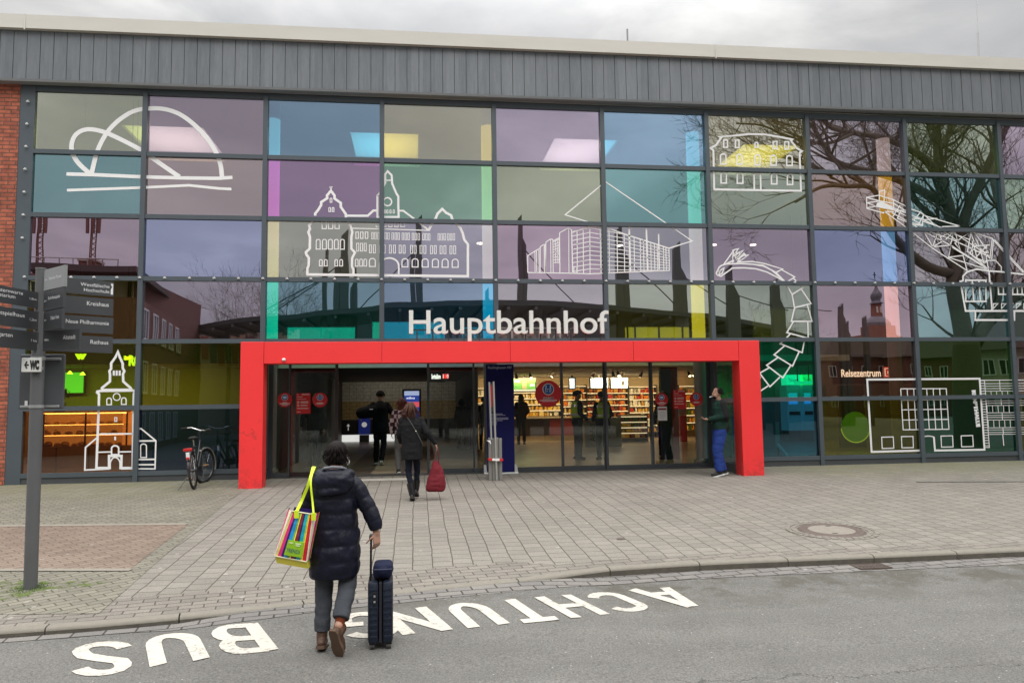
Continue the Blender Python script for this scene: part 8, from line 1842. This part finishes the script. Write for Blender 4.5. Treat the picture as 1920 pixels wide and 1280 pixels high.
off = Vector((0.03, DEP, 0.012)); mb = MB(); mb.add([TL+Vector((-0.0, DEP, 0.012)), TR+off, BR+off, BL+Vector((0, DEP, 0.012))], [(0, 1, 2, 3)]); wpart('rear_panel', mb, bmats[3], bg_)
dn = Vector((0.012, 0.02, -0.055)); wpart('bottom', MB().hexa([BL+dn, BR+dn, BR+dn+Vector((0, DEP*0.8, 0)), BL+dn+Vector((0, DEP*0.8, 0))], [BL, BR, BR+Vector((0, DEP, 0)), BL+Vector((0, DEP, 0))]), M('bag_yellow', (0.68, 0.60, 0.07), 0.4, var=0.05), bg_)
mb = MB(); ew = 0.006
for a, c_ in ((TL, BL), (BL, BR), (TL, TR), (TR, BR)): mb.tube([a+Vector((0, -0.004, 0)), c_+Vector((0, -0.004, 0))], 0.0045, 6)
wpart('piping', mb, M('piping_cream', (0.75, 0.7, 0.5), 0.5, var=0), bg_)
la = [bagp(0.27, 0.60), bagp(0.84, 0.60), bagp(0.84, 0.93), bagp(0.27, 0.93)]; la = [p+Vector((0, -0.016, 0)) for p in la]
lb = wpart('label_panel', MB().prism(la, (0, 0.012, 0)), M('label_green', (0.30, 0.55, 0.02), 0.4, var=0.08, vscale=30), bg_)
rd = (la[1]-la[0]).normalized(); mb = MB(); place_text(mb, 'TRENDS', la[3].lerp(la[0], 0.22).lerp(la[2].lerp(la[1], 0.22), 0.06)+Vector((0, -0.003, 0)), rd, (la[0]-la[3]).normalized(), (la[0]-la[3]).length*0.26, (la[1]-la[0]).length*0.86)
mb.v = [tuple(Vector(v)-Vector(bg_.location)) for v in mb.v]; obj('lettering', mb, M('label_blue', (0.005, 0.09, 0.17), 0.4, var=0), lb)
mb = MB(); upd = (la[0]-la[3])
for v_, u0, u1 in ((0.80, 0.12, 0.36), (0.80, 0.50, 0.86), (0.69, 0.55, 0.80)): a_ = la[3]+upd*v_+(la[1]-la[0])*u0; c_ = la[3]+upd*v_+(la[1]-la[0])*u1; mb.hexa([a_+Vector((0, -0.003, 0)), c_+Vector((0, -0.003, 0)), c_+Vector((0, -0.0005, 0)), a_+Vector((0, -0.0005, 0))], [a_+Vector((0, -0.003, 0.009)), c_+Vector((0, -0.003, 0.009)), c_+Vector((0, -0.0005, 0.009)), a_+Vector((0, -0.0005, 0.009))])
mb.v = [tuple(Vector(v)-Vector(bg_.location)) for v in mb.v]; obj('print', mb, M('label_pale', (0.6, 0.75, 0.4), 0.4, var=0), lb)
STRAPM = M('strap_lime', (0.62, 0.78, 0.02), 0.45, var=0.05)
def strap(pts, w_):
    P = sp3([Vector(p) for p in pts], 5); mb = MB(); rs = []
    for i, p in enumerate(P):
        d = (P[min(i+1, len(P)-1)]-P[max(0, i-1)]).normalized(); s_ = d.cross(Vector((0, 1, 0.15))).normalized()*w_/2; nn = Vector((0, -0.0015, 0)); rs.append([p-s_-nn, p+s_-nn, p+s_+nn, p-s_+nn])
    mb.rings(rs); return mb
sh = Vector((WX-0.150, WY-0.045, WZ+1.335)); shp = at(583, 892, WY-0.09)
a1 = at(556, 958, YB_-0.012); a2 = at(588, 962, YB_-0.02)
wpart('strap', strap([a1, at(565, 940, WY-0.10), at(578, 908, WY-0.11), shp, Vector((shp.x+0.01, WY-0.02, shp.z+0.065)), Vector((shp.x+0.0, WY+0.07, shp.z+0.01))], 0.022), STRAPM, bg_)
wpart('strap', strap([a2, at(586, 940, WY-0.165), at(583, 912, WY-0.150), at(583.5, 894, WY-0.115), Vector((shp.x+0.02, WY-0.01, shp.z+0.062)), Vector((shp.x+0.01, WY+0.07, shp.z+0.01))], 0.014), STRAPM, bg_)
for p_ in ((556, 962), (588, 966)): c0 = at(*p_, YB_-0.03); wpart('strap_end', MB().bbox(c0.x-0.017, c0.x+0.017, c0.y-0.003, c0.y+0.003, c0.z-0.035, c0.z+0.02, 0.001), STRAPM, bg_)

# ---------------- generic dressed figure used for the smaller people
def figure(loc, rz, label, height=1.75, pose=None, top=BLK, leg=BLK, shoe_m=SHOE_B, skin=SKIN, hair=HAIR, hem=0.80, bulk=1.0, hairlen=0, vox=0.011, collar=True, sole=SOLE, legbulk=1.0, name='person', face=(0, 1, 0), arms='down', cap_=None, group=None):
    k = height/1.75; T = thing(name, label, 'person', loc, rz, group); T.scale = (k, k, k)
    J = dict(head=(0, 0.02, 1.635), sL=(-0.175, 0, 1.43), sR=(0.175, 0, 1.43), eL=(-0.235, -0.02, 1.15), eR=(0.235, -0.02, 1.15), wL=(-0.245, 0.06, 0.91), wR=(0.245, 0.06, 0.91), kL=(-0.10, 0.02, 0.50), kR=(0.10, 0.02, 0.50), aL=(-0.10, 0, 0.09), aR=(0.10, 0, 0.09), tL=(-0.115, 0.16, 0.045), tR=(0.115, 0.16, 0.045), hdL=None, hdR=None)
    if pose: J.update(pose)
    V = {a: Vector(c_) for a, c_ in J.items() if c_ is not None}
    mb = MB(); rot = head_shape(mb, V['head'], face, 1.0); mb.cap((0, 0, 1.42), V['head']+Vector((0, -0.02, -0.09)), 0.058, 0.052); mb.cap((0, 0, 0.95), (0, 0, 1.35), 0.10, 0.12, 1.15, 0.8)
    for s_ in 'LR':
        mb.cap(V['s'+s_]*0.95, V['e'+s_], 0.042, 0.035, n=10); mb.cap(V['e'+s_], V['w'+s_], 0.034, 0.024, n=10); mb.cap((V['k'+s_].x*0.9, 0, 0.92), V['k'+s_], 0.07, 0.048, n=10); mb.cap(V['k'+s_], V['a'+s_], 0.045, 0.034, n=10)
        d = (V['w'+s_]-V['e'+s_]).normalized()
        if J.get('hd'+s_): d = Vector(J['hd'+s_]).normalized()
        hand(mb, V['w'+s_], d, (0, 1, 0) if abs(d.y) < 0.7 else ((-1 if s_ == 'R' else 1), 0, 0.3), (-1 if s_ == 'R' else 1, 0, 0) if abs(d.y) < 0.7 else (0, 0, 1), 0.45, 1.0, 0.0095)
    part_org('body', mb, min(vox, 0.0095), skin, T, 1)
    # hair
    mb = MB(); E3 = lambda o, rx, ry, rz_: mb.ell(V['head']+rot @ Vector(o), rx, ry, rz_, 14, rot=rot)
    E3((0, -0.026, 0.026), 0.079, 0.086, 0.080)
    if hairlen > 0: E3((0, -0.05, -0.05), 0.088, 0.06, 0.10); E3((0, -0.06, -0.05-hairlen*0.5), 0.095, 0.05, hairlen*0.7); E3((-0.06, -0.01, -0.08), 0.035, 0.05, 0.11); E3((0.06, -0.01, -0.08), 0.035, 0.05, 0.11)
    ho = part_org('hair', mb, 0.0095, hair, T, 2)
    mb = MB(); strands(mb, V['head']+rot @ Vector((0, -0.02, 0.03)), rot, (0.082, 0.09, 0.086), 160, 0.07+hairlen*1.2, 0.005, 1.5, int(loc[0]*100) % 97, -0.3); obj('hair_strands', mb, hair, ho, 'all')
    # top
    mb = MB(); B_ = bulk
    lo = [(0, 0, hem, 0.165*B_, 0.125*B_), (0, 0, hem+0.12, 0.168*B_, 0.125*B_), (0, 0, 1.04, 0.160*B_, 0.115*B_), (0, 0, 1.20, 0.165*B_, 0.118*B_), (0, 0, 1.33, 0.178*B_, 0.120*B_), (0, 0, 1.41, 0.155*B_, 0.10*B_), (0, 0, 1.465, 0.09, 0.078), (0, 0.0, 1.50, 0.068, 0.066)]
    lo = sorted(lo, key=lambda q: q[2]); loft_torso(mb, lo)
    for s_ in 'LR':
        mb.cap(V['s'+s_]*Vector((0.9, 1, 1)) if False else Vector((V['s'+s_].x*0.88, V['s'+s_].y, V['s'+s_].z-0.02)), V['e'+s_], 0.066*B_, 0.056*B_, n=12); mb.cap(V['e'+s_], V['w'+s_].lerp(V['e'+s_], 0.06), 0.055*B_, 0.040*B_, n=12)
    tp = part_org('jacket', mb, vox, top, T, 2)
    mb = MB(); mb.cap((0, 0, 0.90), (0, 0, 0.98), 0.125, 0.12, 1.15, 0.85); lb_ = legbulk
    for s_ in 'LR':
        kx2 = V['k'+s_]; mb.cap((kx2.x*0.82, 0, 0.90), kx2, 0.092*lb_, 0.070*lb_, n=14); an = V['a'+s_]; mb.tube([kx2+(kx2-an)*0.02, kx2.lerp(an, 0.5), an.lerp(kx2, 0.03)], [0.070*lb_, 0.062*lb_, 0.058*lb_], 14)
    part_org('trousers', mb, vox, leg, T, 2)
    for s_ in 'LR': shoe(T, V['a'+s_], V['t'+s_], shoe_m, sole, 0.0095)
    if cap_: mb = MB(); mb.ell(V['head']+rot @ Vector((0, -0.005, 0.055)), 0.098, 0.105, 0.058, 16, rot=rot); mb.ell(V['head']+rot @ Vector((0, 0.09, 0.035)), 0.068, 0.055, 0.012, 14, rot=rot); part_org('cap', mb, 0.01, cap_, T, 1)
    return T, V, rot
# woman in black coat with the red bag
g0 = gnd(772, 938); P1 = (g0.x, g0.y, hz(g0.y))
BLKC = cloth('coat_black', (0.013, 0.013, 0.015), 0.8, 0.4, 60)
T1, V1, r1 = figure(P1, -0.05, 'long haired person in a black coat walking to the doors with a red bag', 1.60, dict(kL=(-0.06, 0.05, 0.50), aL=(0.01, -0.04, 0.10), tL=(0.02, 0.11, 0.045), kR=(0.09, 0.16, 0.52), aR=(0.065, 0.20, 0.16), tR=(0.08, 0.33, 0.10), eR=(0.27, -0.05, 1.20), wR=(0.42, 0.0, 1.00), hdR=(0.35, 0.1, -1), eL=(-0.22, 0.04, 1.17), wL=(-0.20, 0.18, 1.02), head=(-0.02, 0.03, 1.63)), BLKC, cloth('legging_navy', (0.012, 0.016, 0.026)), M('boot_black', (0.010, 0.010, 0.011), 0.3), hair=M('hair_auburn', (0.07, 0.030, 0.020), 0.5, spec=0.2, var=0.35, vscale=25, stretch=(4, 4, 0.5)), hem=0.72, bulk=1.12, hairlen=0.20, legbulk=0.80)
mb = MB(); mb.tube([V1['aL']+Vector((0, 0, 0.0)), V1['aL'].lerp(V1['kL'], 0.5)], [0.055, 0.068], 14); obj('boot_shaft', mb, M('boot_black', 0, 0), T1, True); mb = MB(); mb.tube([V1['aR'], V1['aR'].lerp(V1['kR'], 0.5)], [0.055, 0.068], 14); obj('boot_shaft', mb, M('boot_black', 0, 0), T1, True)
mb = strap([(-0.10, 0.09, 1.47), (-0.10, -0.02, 1.50), (-0.02, -0.135, 1.40), (0.10, -0.15, 1.20), (0.19, -0.11, 1.02), (0.20, 0.0, 0.95)], 0.012); sb_ = obj('bag_strap', mb, M('strap_grey', (0.10, 0.10, 0.10), 0.4), T1); obj('strap_buckle', MB().ell((0.085, -0.158, 1.225), 0.012, 0.006, 0.010, 8), M('buckle', (0.7, 0.65, 0.5), 0.3, 0.8, var=0), sb_, True)
# red bag in her hand
q0, q1 = at(801, 919, g0.y), at(836, 919, g0.y); zt_ = at(818, 862, g0.y).z; zb2 = at(818, 921, g0.y).z; cxb = at(817, 900, g0.y).x
rb_ = thing('handbag', 'soft dark red bag carried low in the right hand of the black coated person', 'bag', (cxb, g0.y, zb2))
def rg2(z, x0, x1, d, y=0.0): 
    c = ((x0+x1)/2, y, z); rx = (x1-x0)/2; return [Vector((c[0]+rx*math.copysign(abs(math.cos(a_))**0.7, math.cos(a_)), y+d*math.sin(a_), z)) for a_ in [2*math.pi*i/20 for i in range(20)]]
Xp = lambda x_: at(x_, 900, g0.y).x-cxb; Zp = lambda y_: at(817, y_, g0.y).z-zb2
mb = MB(); mb.rings([rg2(0.0, Xp(802), Xp(832), 0.05), rg2(Zp(917), Xp(798), Xp(835), 0.075), rg2(Zp(908), Xp(798.5), Xp(836), 0.085), rg2(Zp(892), Xp(803), Xp(834), 0.07), rg2(Zp(876), Xp(808), Xp(829), 0.05), rg2(Zp(866), Xp(811), Xp(823), 0.03), rg2(Zp(863), Xp(812), Xp(822), 0.02)])
RBM = cloth('bag_red', (0.20, 0.022, 0.032), 0.75, 0.8, 22, 0.2); part_org('pouch', mb, 0.011, RBM, rb_, 2)
wr = Matrix.Translation(P1) @ Matrix.Rotation(-0.05, 4, 'Z') @ (Vector((0.455, 0.012, 0.905))*(1.60/1.75)); wr = wr-Vector(rb_.location)
for dy in (-0.02, 0.02): obj('handle', MB().tube(sp3([Vector((Xp(813), dy, Zp(867))), wr+Vector((-0.02, dy, -0.07)), wr+Vector((0, dy*0.5, 0.0)), wr+Vector((0.02, dy, -0.07)), Vector((Xp(823), dy, Zp(870)))]), 0.006, 6), RBM, rb_, True)
# person in plaid jacket just ahead of her
g0 = gnd(751, 889); P2 = (g0.x+0.03, g0.y+0.05, hz(g0.y))
PLM = bpy.data.materials.new('plaid'); PLM.use_nodes = True; t = PLM.node_tree; b = t.nodes['Principled BSDF']; tcn = N(t, 'ShaderNodeTexCoord')
ck = N(t, 'ShaderNodeTexChecker'); ck.inputs['Scale'].default_value = 11; ck.inputs['Color1'].default_value = (0.62, 0.50, 0.50, 1); ck.inputs['Color2'].default_value = (0.07, 0.02, 0.035, 1); t.links.new(tcn.outputs['Object'], ck.inputs['Vector']); t.links.new(ck.outputs['Color'], b.inputs['Base Color']); b.inputs['Roughness'].default_value = 0.9
T2, V2, r2_ = figure(P2, 0.0, 'person in a pink and dark plaid jacket half hidden behind the black coat', 1.62, dict(eL=(-0.25, 0.0, 1.17), wL=(-0.24, 0.05, 0.95), kL=(-0.10, 0.10, 0.5), aL=(-0.08, 0.02, 0.09)), PLM, cloth('jogger_grey', (0.20, 0.20, 0.19)), SHOE_B, hair=M('hair_red_brown', (0.16, 0.035, 0.022), 0.5, var=0.3), hem=0.84, bulk=1.0, hairlen=0.12, sole=SOLEW)
# man in black walking in, carrying a bag on the left shoulder
g0 = f0(713, 872); T3, V3, r3 = figure((g0.x, g0.y, 0), 0.0, 'tall man in black with a large bag at the shoulder walking through the open door', 1.84, dict(kL=(-0.09, 0.08, 0.50), aL=(-0.11, 0.12, 0.09), tL=(-0.13, 0.28, 0.045), kR=(0.08, 0.02, 0.50), aR=(0.04, -0.16, 0.13), tR=(0.05, -0.02, 0.05), eR=(0.30, 0.0, 1.18), wR=(0.28, 0.14, 1.0), eL=(-0.33, -0.02, 1.28), wL=(-0.42, 0.10, 1.15)), BLK, BLK, SHOE_B, hem=0.78, bulk=1.12, sole=SOLEW, hair=M('hair_black', (0.006, 0.005, 0.005), 0.6, spec=0.15))
sb3 = thing('shoulder_bag', 'black sports bag carried at the left side of the tall man in black', 'bag', (g0.x-0.27, g0.y-0.02, 1.18)); mb = MB(); mb.cap((-0.20, 0, 0.10), (0.14, 0, 0.16), 0.12, 0.14, 1, 1.2); part_org('pouch', mb, 0.014, BLK, sb3, 2); obj('handle', MB().tube([(-0.14, 0, 0.2), (-0.02, -0.02, 0.31), (0.10, 0, 0.27)], 0.012, 6), M('strap_grey', 0, 0), sb3, True); obj('tag', MB().box(0.02, 0.10, -0.165, -0.16, 0.19, 0.20), M('sign_white', 0, 0), sb3)
# man in green jacket and blue work trousers, smoking, looking left
g0 = gnd(1353, 892); MGX, MGY = g0.x, g0.y; GREEN = cloth('jacket_green', (0.013, 0.040, 0.030), 0.8); BLUEP = cloth('work_blue', (0.026, 0.058, 0.27), 0.8, 0.5, 40, 0.15)
T4, V4, r4 = figure((MGX, MGY, hz(MGY)), R(80), 'man in green work jacket and bright blue trousers smoking beside the right post', 1.76, dict(head=(-0.02, 0.035, 1.635), eR=(0.22, -0.06, 1.17), wR=(0.12, 0.20, 1.10), hdR=(-0.3, 1, 0.1), eL=(-0.22, -0.04, 1.17), wL=(-0.10, 0.22, 1.12), hdL=(0.2, 1, 0.05), kR=(0.10, 0.05, 0.50), aR=(0.11, -0.06, 0.09), tR=(0.12, 0.11, 0.045), kL=(-0.10, 0.08, 0.50), aL=(-0.11, 0.06, 0.09), tL=(-0.11, 0.23, 0.045)), GREEN, BLUEP, SHOE_B, skin=SKIN_D, hem=0.92, bulk=1.27, legbulk=1.42, sole=SOLEW, hair=M('hair_black', 0, 0), face=(-0.10, 1, -0.08), vox=0.0095)
BK2 = cloth('panel_black', (0.012, 0.013, 0.014), 0.8); mb = MB()
# black rear and sleeve panels laid over the green jacket
mb.cap((0.155, -0.02, 1.41), (0.222, -0.062, 1.17), 0.098, 0.083, n=12); mb.cap((0.222, -0.062, 1.17), (0.135, 0.17, 1.105), 0.080, 0.061, n=12); mb.cap((-0.155, -0.02, 1.41), (-0.222, -0.062, 1.17), 0.092, 0.078, n=12); mb.ell((0.0, -0.086, 1.19), 0.195, 0.100, 0.27, 16); mb.cap((0, -0.035, 0.94), (0.0, -0.035, 1.02), 0.165, 0.16, 1.22, 0.90)
part_org('jacket_panel', mb, 0.0095, BK2, T4, 2)
obj('pocket', MB().box(-0.05, 0.05, 0.140, 0.150, 1.20, 1.215), BK2, T4)
bd = MB(); bd.ell(V4['head']+r4 @ Vector((0, 0.052, -0.082)), 0.052, 0.044, 0.036, 14, rot=r4); part_org('beard', bd, 0.008, M('hair_black', 0, 0), T4, 1)
cg = MB().tube([V4['head']+r4 @ Vector((0.0, 0.092, -0.062)), V4['head']+r4 @ Vector((0.01, 0.155, -0.078))], 0.006, 8); cgm = Matrix.Translation((MGX, MGY, hz(MGY))) @ Matrix.Rotation(R(80), 4, 'Z') @ Matrix.Scale(1.76/1.75, 4)
pc0 = cgm @ (V4['head']+r4 @ Vector((0, 0.092, -0.062))); cg.xf(cgm); wthing('cigarette', cg, M('cig_white', (0.85, 0.85, 0.83), 0.6, var=0), 'white cigarette in the mouth of the man in green', 'cigarette', tuple(pc0))
ph_ = MB().bbox(-0.04, 0.035, 0.30, 0.43, 1.105, 1.117, 0.003).xf(cgm); wthing('mobile_phone', ph_, M('phone_black', (0.01, 0.01, 0.012), 0.2, var=0), 'dark mobile phone held in both hands by the man in green', 'phone', tuple(cgm @ Vector((0, 0.36, 1.10))))
# two officers
VEST = M('vest_yellow', (0.42, 0.62, 0.03), 0.7, var=0.06); REFL = M('vest_silver', (0.6, 0.6, 0.56), 0.3, 0.5, var=0); NAVY = cloth('uniform_navy', (0.012, 0.015, 0.03)); GREYT = cloth('uniform_grey', (0.05, 0.052, 0.058))
def vest(T, V, txt=None):
    mb = MB(); loft_torso(mb, [(0, 0, 1.06, 0.186, 0.142), (0, 0, 1.20, 0.188, 0.142), (0, 0, 1.33, 0.197, 0.142), (0, 0, 1.42, 0.165, 0.118), (0, 0, 1.47, 0.10, 0.088)]); o = part_org('vest', mb, 0.011, VEST, T, 1)
    for z in (1.13, 1.36):
        m2 = MB(); loft_torso(m2, [(0, 0, z-0.03, 0.196, 0.150), (0, 0, z+0.03, 0.196 if z < 1.3 else 0.188, 0.150 if z < 1.3 else 0.138)]); obj('reflective_band', m2, REFL, o, True)
    obj('belt', MB().tube([(0, 0, 0.985), (0, 0, 1.035)], 0.17, 20).xf(Matrix.Diagonal((1, 0.78, 1, 1))), SHOE_B, T, True); obj('holster', MB().bbox(0.16, 0.21, -0.05, 0.05, 0.80, 1.0, 0.012), SHOE_B, T, True)
g0 = f0(1084, 862); T5, V5, r5 = figure((g0.x, g0.y, 0), R(-78), 'police officer in cap and yellow vest standing side-on, left of the pair', 1.80, dict(wR=(0.15, 0.20, 1.0), wL=(-0.15, 0.2, 1.0), eR=(0.24, -0.03, 1.17)), NAVY, GREYT, SHOE_B, hem=0.9, bulk=1.05, cap_=M('cap_navy', (0.015, 0.02, 0.04), 0.7), face=(0, 1, 0)); vest(T5, V5)
g0 = f0(1131, 862); T6, V6, r6 = figure((g0.x, g0.y, 0), R(10), 'police officer in yellow vest seen from behind, right of the pair', 1.76, dict(wR=(0.20, 0.14, 1.02), wL=(-0.20, 0.14, 1.02)), NAVY, GREYT, SHOE_B, hem=0.9, bulk=1.08, cap_=M('cap_navy', 0, 0)); vest(T6, V6)
# customer at the shop counter
g0 = f0(978, 833); T7, V7, r7 = figure((g0.x, min(g0.y, 12.6), 0), 0.05, 'customer in dark hooded jacket facing the lit shop shelves', 1.84, dict(wR=(0.18, 0.22, 1.0), wL=(-0.18, 0.22, 1.0), eR=(0.25, 0, 1.15)), cloth('jacket_brown_black', (0.025, 0.014, 0.012)), cloth('jeans_dark', (0.035, 0.038, 0.05)), SHOE_B, hem=0.88, bulk=1.15); mb = MB(); mb.ell((0, -0.02, 1.60), 0.105, 0.115, 0.13, 16); mb.ell((0, -0.07, 1.47), 0.12, 0.08, 0.07, 14); part_org('hood', mb, 0.012, MATS['jacket_brown_black'], T7, 2)
# people further inside
g0 = f0(590, 878); T8, V8, r8 = figure((g0.x, max(0.9, g0.y), 0), R(170), 'person in black coat waiting just inside the glass left of the open door', 1.78, dict(wR=(0.30, 0.05, 0.98), eR=(0.28, -0.03, 1.2)), BLK, cloth('trouser_grey', (0.06, 0.06, 0.06)), SHOE_B, hem=0.78, bulk=1.12)
for px_, py_, rz_, h_, lab, col in ((866, 840, 20, 1.70, 'person in grey top deep in the passage beside the shop entrance', (0.10, 0.09, 0.08)), (888, 846, -60, 1.72, 'dark clothed person standing behind the door post left of the blue banner', (0.015, 0.014, 0.014)), (908, 842, 0, 1.74, 'dark clothed person mostly hidden by the blue banner', (0.02, 0.018, 0.018)), (1248, 860, 160, 1.72, 'dark clothed person with a bag behind the white sheet on the door', (0.012, 0.012, 0.014))):
    g0 = f0(px_, py_); nm = 'coat_%d' % px_; figure((g0.x, g0.y, 0), R(rz_), lab, h_, None, cloth(nm, col), BLK if px_ != 866 else cloth('trouser_rust', (0.20, 0.07, 0.03)), SHOE_B, vox=0.013, hem=0.82, hairlen=0.10 if px_ == 866 else 0)
g0 = at(108, 800, 3.3); figure((g0.x, 3.3, 0), R(185), 'bakery worker in pale top behind the orange pane', 1.68, dict(wR=(0.15, 0.30, 1.05), wL=(-0.15, 0.30, 1.05), eR=(0.24, 0.05, 1.15), eL=(-0.24, 0.05, 1.15)), cloth('work_shirt', (0.45, 0.40, 0.36)), BLK, SHOE_B, vox=0.013, hem=0.9)
